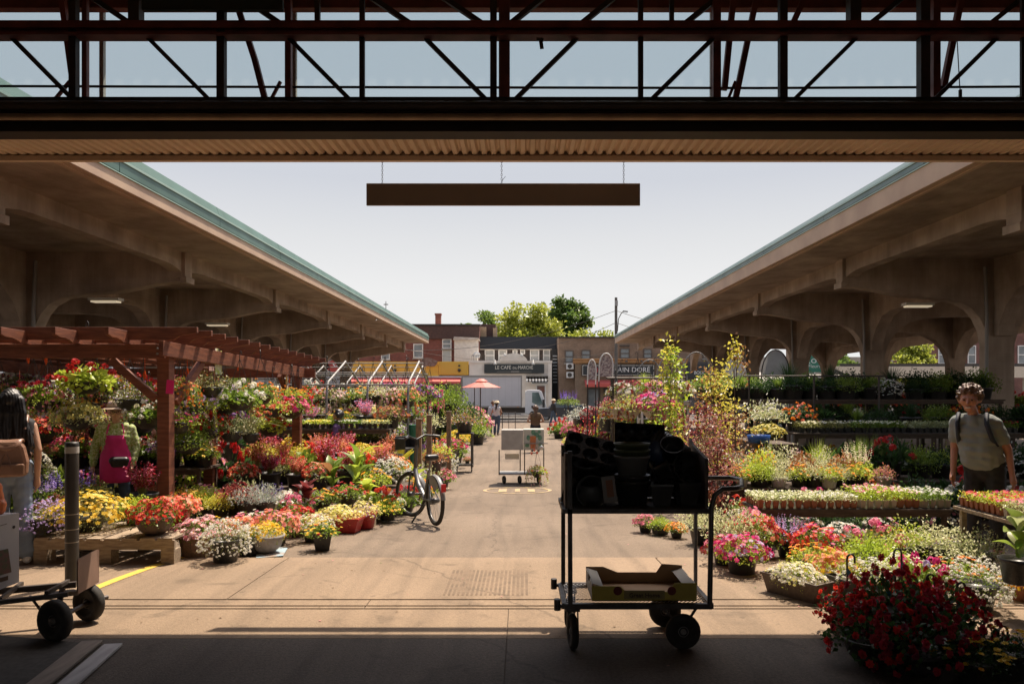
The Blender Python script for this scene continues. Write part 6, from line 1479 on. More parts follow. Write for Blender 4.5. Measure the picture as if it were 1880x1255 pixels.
b = MB(); b.tube([bb_ - fd*.05, BK(.34, .0, -.22) + Vector((0, 0, gz(9.9) - gz(9.76)))], .012, 6); b.build('kickstand', black_plastic, bk)

# ------------------------------------------------------------------ small trolley in the alley
yy = 16.5; g0 = gz(yy)
st = thing('trolley', 'small steel trolley with a grey box and painted flower pot board in mid alley', 'trolley')
xa, xb = PX(917, yy), PX(999, yy); zs = PZ(869, yy); zu = PZ(824, yy)
b = MB(); ya, yb = yy - .25, yy + .3
for x, y in ((xa, ya), (xb, yb), (PX(955, yy), yb), (PX(963, yy), ya)): b.bar((x, y, zs), (x, y, zu), .025)
b.build('post', fm, st)
b = MB(); b.add([(xa, ya, zs), (xb, ya, zs), (xb, yb, zs), (xa, yb, zs), (xa, ya, zs + .03), (xb, ya, zs + .03), (xb, yb, zs + .03), (xa, yb, zs + .03)], [(3, 2, 1, 0), (4, 5, 6, 7), (0, 1, 5, 4), (1, 2, 6, 5), (2, 3, 7, 6), (3, 0, 4, 7)]); b.build('deck', steel_grey, st)
b = MB(); b.box(PX(921, yy), PX(960.5, yy), ya, yb, zu, PZ(788, yy)); b.build('box_half', mat('grey painted board', (.42, .40, .36), .8, (.34, .32, .29), 7), st)
b = MB(); b.box(PX(961, yy), PX(998, yy), ya, yb, zu, PZ(787, yy)); pb = b.build('picture_board', mat('pale board', (.52, .5, .42), .8, (.4, .42, .36), 5), st)
b = MB(); fy = ya - .004
def D(px, py, r, sq=1.0, m=0):
    c = (PX(px, ya), PZ(py, ya)); n = 14; b.add([(c[0] + r/F*ya*math.cos(2*math.pi*k/n), fy, c[1] + r*sq/F*ya*math.sin(2*math.pi*k/n)) for k in range(n)], [tuple(range(n))], m)
for px, py, r, q in ((979, 793, 4, 1.2), (985, 798, 4.5, 1.1), (970, 803, 3.5, 1.4), (991, 803, 4, 1.3), (990, 792, 3, 1), (968, 817, 4, .9), (992, 815, 3.5, 1)): D(px, py, r, q)
o = b.build('painted_leaves', mat('paint green', (.07, .2, .13), .7, (.16, .3, .2), 20), pb)
b = MB(); fy = ya - .007; z = [PZ(v, ya) for v in (800, 806, 823)]
b.add([(PX(973, ya), fy, z[0]), (PX(984, ya), fy, z[0]), (PX(984, ya), fy, z[1]), (PX(983, ya), fy, z[2]), (PX(974, ya), fy, z[2]), (PX(973, ya), fy, z[1])], [(0, 1, 2, 3, 4, 5)]); b.build('painted_pot', mat('paint orange', (.5, .17, .06), .7), pb)
b = MB(); b.bar((PX(962, ya), ya - .02, PZ(813.5, ya)), (PX(1006, ya), ya - .02, PZ(813.5, ya)), .02, .02); b.build('handle', steel_grey, st)
for px, y in ((925.5, yy - .15), (954, yy - .15), (989, yy - .1)): wheel(st, (PX(px, y), y, gz(y) + .09), .09, .05, (1, .35, 0))
b = MB(); b.box(PX(927, yy), PX(953, yy), yy + .05, yy + .06, PZ(843, yy), PZ(833, yy)); tag(b.build('paper_sheet', white_paint), 'white paper sheet hung inside the small alley trolley', 'paper')
b = MB(); b.lathe([(0, -.055), (.055, 0), (0, .055)], 12, P(994, 821, 16.1)); o = tag(b.build('white_ball', white_paint), 'small white ball ornament hung on the small alley trolley', 'ornament')
# far trolley by the couple and two little wheeled racks on the left edge
yy = 37.5
ft = thing('trolley', 'empty dark wire trolley standing beside the couple far down the alley', 'trolley')
x0, x1 = PX(922, yy), PX(946, yy); z0, z1 = gz(yy) + .18, PZ(757, yy)
b = MB()
for x in (x0, x1): b.bar((x, yy, z0), (x, yy, z1), .03); b.bar((x, yy + .5, z0), (x, yy + .5, z1), .03)
for z in (z0, z1): b.bar((x0, yy, z), (x1, yy, z), .03); b.bar((x0, yy + .5, z), (x1, yy + .5, z), .03); b.bar((x0, yy, z), (x0, yy + .5, z), .03); b.bar((x1, yy, z), (x1, yy + .5, z), .03)
b.bar(((x0+x1)/2, yy, z0), ((x0+x1)/2, yy, z1), .025); b.build('frame', steel_dark, ft)
b = MB(); b.box(x0, x1, yy, yy + .5, z0, z0 + .02); b.build('deck', steel_dark, ft)
for x in (x0 + .06, (x0+x1)/2, x1 - .06): wheel(ft, (x, yy, gz(yy) + .08), .08, .04, (1, .2, 0))
yy = 19.0
rk = thing('wheeled_stand', 'dark timber stand on castors carrying a flower bowl at the left edge', 'plant stand')
xa, xb = PX(839, yy), PX(866, yy); zt = PZ(797, yy)
for x in (xa, xb):
    for y in (yy, yy + .35): b = MB(); b.bar((x, y, gz(yy) + .1), (x, y, zt), .045); b.build('leg', black_plastic, rk)
for z in (zt, gz(yy) + .16): b = MB(); b.box(xa - .03, xb + .03, yy - .03, yy + .38, z, z + .035); b.build('shelf', black_plastic, rk)
for x in (xa, xb): wheel(rk, (x, yy, gz(yy) + .05), .05, .03, (1, 0, 0))

# ------------------------------------------------------------------ people
hair_blk = mat('black hair', (.012, .010, .010), .35, (.03, .026, .024), 60, .3, 200, stretch=(1, 1, .1)); hair_brn = mat('brown hair', (.09, .045, .025), .5, (.16, .085, .05), 40); hair_gry = mat('grey hair', (.4, .37, .34), .6, (.3, .27, .25), 30); hair_bld = mat('blond hair', (.5, .38, .24), .6)
jeans = mat('blue jeans', (.16, .21, .29), .85, (.24, .30, .38), 5, .3, 150); dkjeans = mat('dark jeans', (.06, .09, .14), .85, (.09, .13, .19), 5)
# woman with rucksack at the left edge, back to us
yw = 7.15
t, Hd, S = person('woman with long black hair, brown leather rucksack and pale blue jeans at the left edge', (PX(20, yw), yw, gz(yw)), math.radians(207), 1.66, skin_m, mat('black camisole', (.03, .028, .03), .8), 'tank', jeans, white_paint, hair_blk, 'long',
    arms=(((-.23, .05, 1.12), (-.22, -.0, .84)), ((.22, -.02, 1.12), (.14, -.2, .98))), legs=(((-.11, .03, .49), (-.15, .10, .07)), ((.09, -.02, .49), (.10, .0, .07))), vox=.010, flare=.03, headpitch=-.0)
lea = mat('brown leather', (.26, .14, .09), .4, (.19, .10, .06), 7, .25, 40); lead = mat('dark leather', (.15, .08, .05), .4)
rs = thing('rucksack', 'brown leather rucksack with flap and drawstring on the woman back', 'rucksack', (PX(20, yw), yw, gz(yw)), math.radians(207))
b = MB(); b.extr([(-.16, .86), (.16, .86), (.17, 1.0), (.14, 1.14), (.10, 1.20), (-.10, 1.20), (-.14, 1.14), (-.17, 1.0)], 'y', .13, .27); b.build('bag_body', lea, rs, bevel=.035)
b = MB(); vs = []
for j in range(9):
    u = j/8; a = u*2.2; wv = .13 - .03*u**2 if j < 8 else .05
    for i in range(7): xx = -1 + i/3; vs.append((xx*wv, .14 + .075*math.sin(a*.9) + .075*u, 1.19 + .035*math.sin(a) - .17*max(0, u - .35) + .02*abs(xx)*u))
b.add(vs, [(j*7+i, j*7+i+1, j*7+i+8, j*7+i+7) for j in range(8) for i in range(6)], 0, True); o = b.build('flap', mat('flap leather', (.33, .19, .13), .32, (.26, .14, .09), 6), rs); sm = o.modifiers.new('s', 'SOLIDIFY'); sm.thickness = .012
b = MB(); b.box(-.145, .145, .27, .305, .875, .985); b.build('front_pocket', lea, rs, bevel=.015)
for x in (-.03, .03): MB().tube([(x*.3, .29, 1.08), (x, .31, 1.03), (x*1.4, .315, .95)], .004, 5).build('drawstring', lead, rs)
for s_ in (-1, 1): MB().tube([(s_*.13, .12, 1.30), (s_*.14, .05, 1.43), (s_*.13, -.08, 1.40), (s_*.15, -.12, 1.2), (s_*.16, .05, 1.02)], .018, 6).build('strap', lea, rs)
# vendor with sun hat and pink apron
yv = 9.75
gp = mat('green patterned shirt', (.30, .40, .07), .8, (.62, .66, .40), 45, lo=.42, hi=.58)
t, Hd, S = person('flower seller in brown sun hat, green shirt and hot pink apron between the plants', (PX(213, yv), yv, gz(yv)), math.radians(25), 1.60, mat('fair skin', (.66, .40, .28), .55, (.58, .34, .23), 9), gp, 'long', dkjeans, None, hair_gry, 'fringe',
    arms=(((-.25, .06, 1.1), (-.27, .03, .86)), ((.24, .02, 1.1), (.20, -.08, .86))), vox=.011, w=1.05)
ap_m = mat('hot pink apron', (.78, .03, .22), .7, (.66, .025, .18), 6)
k = 1.6/1.7
b = MB(); vs = []; nz_ = 10; nx_ = 12
for j in range(nz_ + 1):
    z = (.62 + .66*j/nz_)
    wd_ = .195 if z < 1.0 else max(.15, .195 - (z - 1.0)/.10*.045)
    for i in range(nx_ + 1):
        u_ = -1 + 2*i/nx_; vs.append((u_*wd_*k, (-.168 - .010*math.sin(u_*5 + z*9) - (.02 if z < 1 else 0) + .10*u_*u_)*k, z*k))
b.add(vs, [(j*(nx_+1)+i, j*(nx_+1)+i+1, (j+1)*(nx_+1)+i+1, (j+1)*(nx_+1)+i) for j in range(nz_) for i in range(nx_)], 0, True)
o = b.build('apron', ap_m, t); sm = o.modifiers.new('s', 'SOLIDIFY'); sm.thickness = .006
MB().tube([S(-.1, -.13, 1.3), S(-.08, -.08, 1.42), S(-.05, .03, 1.44)], .010, 6).build('apron_strap', ap_m, t); MB().tube([S(.1, -.13, 1.3), S(.08, -.08, 1.42), S(.05, .03, 1.44)], .010, 6).build('apron_strap', ap_m, t)
fuse('waist_pouch', [(S(-.02, -.19, .93), S(.12, -.175, .93), .055, .05), (S(-.01, -.18, .88), S(.11, -.17, .88), .045, .045)], .01, mat('pouch black', (.02, .02, .02), .4), t)
hat_m = mat('taupe sun hat', (.50, .38, .29), .85, (.42, .32, .24), 8)
hc = Hd(0, .0, .052); MB().lathe([(.178, -.012), (.180, -.008), (.15, -.002), (.112, .01), (.106, .02), (.1, .07), (.075, .10), (.0, .108)], 24, hc).build('hat', hat_m, t)
MB().lathe([(.108, .012), (.107, .03)], 24, hc).build('hat_band', mat('hat band', (.16, .11, .085), .8), t)
b = MB()
for s_ in (-1, 1): b.tube([Hd(s_*.036 + .025*math.cos(a), -.106, .003 + .02*math.sin(a)) for a in [2*math.pi*q/10 for q in range(11)]], .003, 4, cap=False)
b.tube([Hd(-.012, -.108, .006), Hd(.012, -.108, .006)], .003, 4); b.build('glasses', black_plastic, t)
# man in grey t-shirt at the right
ym = 7.45
t, Hd, S = person('smiling man in grey t-shirt with curly brown hair and a dark backpack on the right', (PX(1808, ym), ym, gz(ym)), math.radians(-46), 1.70, mat('sunburnt skin', (.48, .22, .14), .55, (.42, .19, .12), 8), mat('grey t-shirt', (.27, .29, .27), .85, (.22, .24, .22), 4), 'tshirt', mat('black trousers', (.02, .02, .022), .8), None, hair_brn, 'curly',
    arms=(((-.235, -.0, 1.10), (-.26, -.10, .86)), ((.235, .02, 1.10), (.25, -.06, .86))), vox=.009, belly=.028, w=1.0, headturn=.12, headpitch=.12, leanx=-.16, lean=-.12, hs=1.06)
for s_ in (-1, 1): MB().tube([S(s_*.12, .10, 1.40), S(s_*.125, -.02, 1.45), S(s_*.13, -.11, 1.36), S(s_*.15, -.11, 1.2), S(s_*.17, -.02, 1.08)], .022, 6).build('backpack_strap', mat('navy strap', (.02, .025, .04), .7), t)
fuse('backpack', [(S(-.08, .2, 1.1), S(.08, .2, 1.1), .1, .1), (S(-.08, .19, 1.32), S(.08, .19, 1.32), .09, .09)], .014, mat('navy strap', (.02, .025, .04)), t)
b = MB(); b.obox(Hd(0, -.100, -.063), (.022, .004, .006), Matrix.Identity(3)); b.build('teeth', mat('teeth', (.6, .56, .5), .4), t)
# far couple, woman with bun, man in black
y = 36.5
wt = mat('white vest', (.62, .6, .58), .8)
person('person in pale shirt and dark jeans, left of the couple far down the alley', (PX(904.5, y), y + .5, gz(y)), math.radians(185), 1.68, skin_tan, mat('pale blue shirt', (.5, .55, .6), .8), 'long', dkjeans, mat('brown shoes', (.1, .06, .04), .6), hair_brn, 'short', vox=.025)
t, Hd, S = person('person in white vest, jeans and straw hat, right of the couple far down the alley', (PX(912, y), y, gz(y)), math.radians(165), 1.68, skin_tan, wt, 'tank', dkjeans, mat('brown shoes', (.1, .06, .04)), hair_blk, 'pony', vox=.025, arms=(((-.26, .02, 1.14), (-.17, -.12, 1.0)), ((.25, .04, 1.12), (.3, .1, .86))), legs=(((-.10, 0, .49), (-.07, .06, .07)), ((.10, 0, .49), (.13, -.04, .07))))
hc = Hd(0, .01, .06); MB().lathe([(.17, -.02), (.11, .0), (.1, .07), (.0, .09)], 16, hc).build('hat', mat('straw hat', (.62, .5, .34), .8), t)
y = 26
person('woman with brown hair in a bun and olive brown top behind the small trolley', (PX(983, y), y, gz(y)), math.radians(190), 1.62, skin_m, mat('olive top', (.13, .075, .035), .8), 'tank', mat('black trousers', (.02, .02, .022)), black_plastic, hair_brn, 'pony', arms=(((-.27, .06, 1.14), (-.13, -.1, 1.08)), ((.28, .06, 1.14), (.14, -.12, 1.08))), vox=.02, w=1.1)
y = 45.5
t, Hd, S = person('person in black jacket and straw hat walking by the parked car', (PX(1016, y), y, gz(y)), math.radians(120), 1.7, skin_tan, mat('black jacket', (.02, .02, .022), .7), 'long', dkjeans, mat('brown shoes', (.1, .06, .04)), hair_brn, 'short', vox=.026, legs=(((-.10, -.06, .49), (-.11, -.12, .07)), ((.10, .08, .5), (.11, .2, .09))))
hc = Hd(0, .01, .06); MB().lathe([(.17, -.02), (.11, .0), (.1, .07), (.0, .09)], 16, hc).build('hat', mat('straw hat', (.62, .5, .34)), t)
y = 13.6
person('woman with long blond hair half hidden behind the right hand shelves', (PX(1397, y), y, gz(y) + .02), math.radians(60), 1.55, skin_m, mat('dark top', (.04, .035, .04), .8), 'tshirt', dkjeans, None, hair_bld, 'long', vox=.018)
person('grey haired man in dark blue shirt bending behind the right hand shelves', (PX(1426, y), y + .2, gz(y) + .0), math.radians(-75), 1.62, skin_tan, mat('dark blue shirt', (.05, .065, .09), .8), 'tshirt', dkjeans, None, hair_gry, 'short', vox=.018, headpitch=.35)
y = 14.4
person('dark haired person in purple shirt among the baskets behind the pergola', (PX(622, y), y, gz(y)), math.radians(-100), 1.6, skin_tan, mat('purple shirt', (.13, .06, .15), .8), 'tshirt', dkjeans, None, hair_blk, 'short', vox=.018)
# ------------------------------------------------------------------ pallets, tables, shelves
def pallet(label, x0, x1, y0, y1, zt, layers=1, mt=wood_grey, rz=0):
    cx, cy = (x0+x1)/2, (y0+y1)/2; t = thing('wooden_pallet', label, 'pallet', (cx, cy, 0), rz, 'wooden pallets under the plants'); w, d = (x1-x0)/2, (y1-y0)/2
    n = max(5, int(2*w/.16)); rr = random.Random(int(x0*100))
    for i in range(n):
        xa = -w + 2*w*i/n + .008; xb = -w + 2*w*(i+1)/n - .014 - rr.random()*.012
        b = MB(); b.box(xa, xb, -d + rr.uniform(-.012, .012), d, zt - .02, zt + rr.uniform(0, .003)); b.build('slat', mt, t)
    for y in (-d + .012, 0, d - .04): b = MB(); b.box(-w, w, y, y + .03, zt - .11, zt - .021); b.build('stringer', mt, t)
    g = min(gz(y0), gz(y1))
    for x in (-w, -.06, w - .13):
        for y in (-d + .01, d - .15): b = MB(); b.box(x + .001, x + .13, y, y + .14, g, zt - .112); b.build('block', mt, t)
    return t
def table(label, x0, x1, y0, y1, zt, legs=True, mt=wood_grey, top=.03, skirt=.06, cat='table', shelf=None):
    t = thing('plant_table', label, cat, (0, 0, 0), 0, 'plant display tables'); n = max(2, int((y1-y0)/.14))
    for i in range(n):
        ya = y0 + (y1-y0)*i/n + .004; yb = y0 + (y1-y0)*(i+1)/n - .004
        b = MB(); b.box(x0, x1, ya, yb, zt - top, zt); b.build('board', mt, t)
    b = MB(); b.box(x0 + .02, x1 - .02, y0 + .03, y0 + .055, zt - top - skirt, zt - top - .002); b.build('apron_rail', mt, t)
    nl = max(2, int((x1-x0)/1.2) + 1)
    for i in range(nl):
        x = x0 + .04 + (x1-x0-.12)*i/(nl-1)
        for y in (y0 + .06, y1 - .08): b = MB(); b.box(x, x + .045, y, y + .045, gz(y) - .02, zt - top - .002); b.build('leg', mt, t)
    if shelf is not None: b = MB(); b.box(x0 + .05, x1 - .05, y0 + .1, y1 - .1, shelf - .02, shelf); b.build('shelf', mt, t)
    return t
darkwood = mat('dark wet timber', (.12, .085, .06), .85, (.08, .055, .04), 6, .3, 30, stretch=(1.5, 8, 8))
# left
pallet('weathered double pallet carrying yellow and red flowers at the front left', -4.72, -3.36, 7.1, 8.0, .22)
pallet('weathered pallet beneath the lilac flowers behind the woman', -5.6, -4.75, 7.3, 8.3, .27)
pallet('low pallet with coleus and dusty miller right of the pergola post', -3.75, -2.75, 8.75, 9.6, .12)
pallet('low pallet behind the red planter on the left', -2.7, -1.95, 9.7, 10.7, .0 + .06)
table('long low table under the pergola front', -7.8, -3.3, 9.0, 9.5, .28, mt=darkwood) if False else None
table('long table of flowers under the middle of the pergola', -7.8, -4.5, 10.3, 11.0, .55, mt=darkwood)
table('table of feathery red flowers beside the pergola', -4.3, -2.5, 10.9, 11.7, .20, mt=darkwood)
table('table of golden shrubs behind the pergola posts', -4.6, -2.2, 12.2, 13.0, .30, mt=darkwood)
table('left herb bench with seedling trays', -5.4, -2.55, 14.2, 14.9, PZ(786, 14.5) - .0, mt=darkwood, shelf=PZ(815, 14.5))
table('left bench inside the greenhouse frame', -5.6, -2.4, 16.4, 17.2, .45, mt=darkwood)
table('left bench behind the greenhouse frame', -6.5, -2.3, 19.2, 20, .45, mt=darkwood)
table('left shelf of dark green herbs near the parasol', -3.6, -2.2, 22.5, 23.3, .75, mt=darkwood, shelf=.15)
table('far left bench by the parasol', -4.5, -2.1, 27, 28, .3, mt=darkwood)
table('under pergola bench at the far left edge', -8.4, -5.9, 8.6, 9.2, .5, mt=darkwood)
# right
table('right front bench with rows of potted seedlings', 2.62, 4.78, 8.15, 8.75, PZ(935, 8.15), mt=darkwood)
table('right bench beside the man with potted seedlings', 4.04, 5.7, 5.85, 6.9, .57, mt=wood_grey)
table('right second bench of mixed pots', 2.65, 4.9, 9.7, 10.4, PZ(896, 9.7), mt=darkwood)
table('right third bench in the shed shade', 4.9, 9.5, 10.5, 11.3, .35, mt=darkwood)
table('right shaded bench with white and orange flowers', 5.2, 8.6, 8.6, 9.0, .1, mt=darkwood)
table('right shaded shelf with seedling trays', 4.6, 9.6, 12.4, 13.1, PZ(795, 12.4), mt=darkwood, shelf=.2)
table('right high shelf of green herbs', 3.6, 9.6, 14.6, 15.4, PZ(733, 14.6), mt=darkwood, shelf=PZ(790, 14.6))
table('right stepped stand with orange pots', 2.5, 3.6, 15.6, 16.2, PZ(735, 15.6), mt=white_paint, shelf=PZ(768, 15.6))
table('right bench of red maples', 2.7, 4.4, 12.6, 13.4, .18, mt=darkwood)
table('far right bench of hanging flowers', 2.2, 3.8, 18.5, 19.3, .6, mt=darkwood, shelf=.0)
table('far right bench near the lavender', 2.1, 3.6, 26, 27, .35, mt=darkwood)
table('back bench deep in the right shed', 7, 14, 17.5, 18.3, .75, mt=darkwood)
table('back bench with red flowers beyond the columns', 9, 20, 22.5, 23.3, .85, mt=darkwood)
# rail stand for hanging baskets on the right, and on the left under the hoops
def rack(label, x0, x1, y, z, n=2):
    t = thing('hanging_rack', label, 'rack', group='racks for hanging baskets')
    for x in [x0 + (x1-x0)*i/(n-1) for i in range(n)]: MB().tube([(x, y, gz(y)), (x, y, z)], .018, 6).build('post', steel_dark, t)
    MB().tube([(x0 - .1, y, z), (x1 + .1, y, z)], .016, 6).build('rail', steel_dark, t)
rack('black rail for hanging baskets beside the trellis panels on the right', 1.75, 3.1, 14.4, PZ(693, 14.4))
rack('black rail for hanging baskets nearest the big trolley on the right', 1.55, 2.5, 12.5, PZ(690, 12.5) if False else PZ(694, 12.5))
rack('steel rail of baskets under the left greenhouse frame', -4.9, -2.4, 15.6, PZ(706, 15.6), 4)
rack('second steel rail of baskets behind on the left', -5.5, -2.3, 18.0, PZ(710, 18), 4)
rack('right shelf rail under the shed edge', 4.2, 6.6, 13.6, PZ(690, 13.6), 3)
MBt = MB

# trays of small square pots
cell_me = pot_mesh('square'); cell_round = pot_mesh('round')
def pot_tray(label, x0, y0, nx, ny, s, z, leaf, cols, potm, kind='lime', rz=0, h=1.0, r=1.0):
    t = thing('seedling_tray', label, 'seedling tray', (x0, y0, z), rz, 'trays of potted seedlings on benches')
    fl, bl = arch(kind, .35, 0)
    b = MB(); b.box(-.01, nx*s + .01, -.01, ny*s + .01, 0, .006); b.build('tray_base', black_plastic, t)
    for i in range(nx):
        for j in range(ny):
            if j > 0 and 0 < i < nx - 1: continue
            o = link('pot', cell_me, t, (s*(i+.5), s*(j+.5), .008)); o.scale = (s*.36, s*.36, s*1.0*h); o.rotation_euler[2] = 0; setmat(o, [PM[potm] if isinstance(potm, str) else potm[(i*7+j) % len(potm)]])
    rr = random.Random(int(x0*77)); 
    C = Cloud(); Cb = Cloud(); n = int(nx*ny*34)
    p = np.stack([NR.uniform(0, nx*s, n), NR.uniform(0, ny*s, n), s*h*.9 + NR.uniform(0, s*.95*r, n)], 1)
    leaves(C, p, np.zeros((n, 3)), s*.42, .45, .6, .8)
    m = int(nx*ny*5); p = np.stack([NR.uniform(0, nx*s, m), NR.uniform(-.01, ny*s, m), s*h*.95 + s*.95*r*NR.uniform(.8, 1.15, m)], 1)
    flowers(Cb, p, np.tile([0, -.2, 1.], (m, 1)), s*.2, 5, mixm(m), .2, False)
    o = link('foliage', C.mesh('foliage'), t); setmat(o, [LEAF[leaf]]*3)
    if cols: o = link('blossoms', Cb.mesh('blossoms'), t); setmat(o, [PET[cols[0]], PET[cols[-1]], CENTRE])
    return t
zt = PZ(935, 8.15) + .001
peat = mat('peat pot', (.5, .42, .32), .8)
PM['peat'] = peat
pot_tray('terracotta potted white alyssum tray at the left end of the front right bench', 2.62, 8.17, 8, 6, .085, zt, 'varieg', ('cream', 'white'), 'terracotta', r=.7)
pot_tray('terracotta potted tray second from the left on the front right bench', 3.32, 8.17, 5, 6, .085, zt, 'varieg', ('white', 'lemon'), 'terracotta', r=.75)
pot_tray('tray of tall green plants in pale pots mid front right bench', 3.76, 8.17, 5, 6, .085, zt, 'lime', ('pink', 'white'), ['peat', 'terracotta', 'peat'] if False else 'peat', r=1.6)
pot_tray('tray of green plants in terracotta pots mid front right bench', 4.2, 8.2, 3, 6, .085, zt, 'lime', ('blush', 'white'), 'terracotta', r=1.3)
pot_tray('tray of green plants in pale pots at the right end of the front right bench', 4.47, 8.2, 4, 6, .085, zt, 'green', ('white', 'white'), 'peat', r=1.2)
zt = .571
pot_tray('red and pink flowers in terracotta pots, far end of the bench by the man', 4.07, 6.28, 8, 8, .075, zt, 'lime', ('scarlet', 'magenta'), 'terracotta', r=.9)
pot_tray('pink flowers in pale pots at the near end of the bench by the man', 4.07, 5.88, 8, 5, .075, zt, 'varieg', ('pink', 'blush'), 'peat', r=1.1)
pot_tray('tall red flowers at the back of the bench by the man', 4.72, 5.9, 8, 12, .075, zt, 'lime', ('red', 'scarlet'), 'terracotta', r=1.8)
zt = PZ(795, 12.4) + .001
for i in range(5): pot_tray(f'shaded tray of pale seedlings on black pots, {ORD[i]} from the left on the shaded shelf', 4.7 + i*.95, 12.45, 8, 4, .11, zt, ('olive', 'green', 'varieg', 'green', 'dark')[i], ('cream', 'white') if i < 2 else (('crimson', 'red') if i == 3 else None), 'black', h=.7)
zt = PZ(786, 14.5) + .001
for i in range(5): pot_tray(f'tray of low green seedlings, {ORD[i]} from the left on the left herb bench', -5.35 + i*.56, 14.25, 5, 4, .105, zt, ('olive', 'green', 'lime', 'green', 'varieg')[i], (('yellow', 'lemon') if i in (2, 4) else ('white', 'cream')), 'black', h=.9, r=.7)

# ------------------------------------------------------------------ plants, left
GL = 'left'
P_ = lambda *a, **k: plant(*a, **k)
def g2(px, y, z=None): return (PX(px, y), y, gz(y) if z is None else z)
# front floor group, one by one
P_('alyssum', g2(414, 7.24), .24, ('white', 'cream'), 'olive', 'black', dn=1.6, pr=.15, ph=.22, label='white alyssum spilling over a tilted black pot at the front of the left group', hz=1.25)
P_('petunia', g2(368, 7.62), .25, ('blush', 'pink'), 'green', 'wood', 'tub', dn=2, pr=.22, ph=.24, label='pink and white petunias in a brown wooden tub left of the alyssum')
P_('daisy', g2(488, 7.72), .20, ('yellow', 'gold'), 'lime', 'grey', 'bowl', dn=1.5, pr=.19, ph=.19, label='yellow daisies hanging over a pale grey bowl right of the alyssum', cat='planter')
P_('alyssum', g2(456, 7.62), .17, ('white', 'cream'), 'green', 'black', dn=1.3, label='white cushion flowers in black pot between alyssum and grey bowl', pr=.12, ph=.2)
P_('zinnia', g2(592, 7.93), .185, ('yellow', 'red'), 'green', 'black', 'square', dn=1.2, pr=.105, ph=.19, label='red and yellow marigolds in a lone square black pot on the asphalt', rz=.25)
P_('petunia', g2(440, 8.05), .24, ('salmon', 'orange'), 'olive', 'black', dn=1.6, label='salmon and orange petunias behind the white alyssum pot')
P_('petunia', g2(505, 8.25), .27, ('salmon', 'pink'), 'green', 'black', dn=1.6, label='salmon pink petunias behind the grey bowl')
P_('petunia', g2(462, 8.55), .25, ('pink', 'white'), 'green', 'black', dn=1.3, label='pink and white petunias behind the salmon ones')
P_('daisy', g2(575, 8.5), .23, ('white', 'lemon'), 'lime', 'black', dn=1.4, label='white and lemon daisies behind the lone square pot')
P_('petunia', g2(545, 8.9), .26, ('red', 'crimson'), 'green', 'brown', dn=1.3, label='red petunias in a brown pot left of the red planter')
P_('daisy', g2(618, 9.25), .23, ('lemon', 'white'), 'lime', 'red', 'box', dn=1.5, pr=.155, ph=.18, label='lemon flowers in a long bright red planter box', rz=-.12)
P_('daisy', g2(668, 9.55), .22, ('lemon', 'lavender'), 'olive', 'red', 'round', dn=1.5, pr=.17, ph=.2, label='pale yellow and lilac flowers trailing right of the red planter box')
P_('zinnia', g2(395, 8.5), .2, ('yellow', 'gold'), 'lime', 'black', label='yellow marigolds between tub and salmon petunias')
# pallet group
zp = .222
P_('daisy', (PX(160, 7.5), 7.5, zp), .40, ('yellow', 'lemon'), 'olive', 'black', dn=3, pr=.17, ph=.14, label='large mound of bright yellow flowers on the front pallet', hz=.85)
P_('petunia', (PX(284, 7.3), 7.3, zp), .25, ('red', 'scarlet'), 'green', 'brown', 'bowl', dn=1.8, pr=.185, ph=.18, label='red petunias in a dark brown bowl at the front pallet edge', cat='planter')
P_('petunia', (PX(322, 7.75), 7.75, zp - .05), .24, ('salmon', 'scarlet'), 'olive', 'red', dn=1.3, label='scarlet flowers in a dull red pot right of the brown bowl', pr=.16, ph=.24)
P_('lime', (PX(250, 7.85), 7.85, zp), .22, ('lime',), 'lime', 'black', label='lime foliage plant at the back of the front pallet')
P_('alyssum', (PX(84, 7.25), 7.25, .272), .24, ('lavender', 'lavender'), 'olive', 'black', dn=2, pr=.16, ph=.13, label='lilac cushion of small flowers beside the woman with the rucksack', hz=1.0)
P_('petunia', (PX(106, 7.8), 7.8, .272), .2, ('salmon', 'scarlet'), 'green', 'black', dn=1.2, label='coral petunias behind the lilac cushion')
P_('salvia', (PX(70, 8.2), 8.2, .3), .25, ('lavender', 'violet'), 'green', 'black', dn=1.2, label='blue lavender spikes between the woman and the bollard')
P_('salvia', (PX(130, 8.45), 8.45, .3), .27, ('violet', 'lavender'), 'olive', 'black', dn=1.2, label='violet flower spikes directly behind the bollard')
P_('spiky', (PX(258, 8.3), 8.35, .28), .30, ('crimson', 'pink'), 'olive', 'black', dn=1.2, label='tall loose crimson plumes in front of the pergola post')
P_('lime', (PX(165, 8.6), 8.6, .25), .27, ('lime',), 'olive', 'black', label='olive green bushy plant in front of the seller')
P_('broad', (PX(105, 9.2), 9.2, .3), .3, ('lime',), 'green', 'black', label='broad leaved green plant left of the seller')
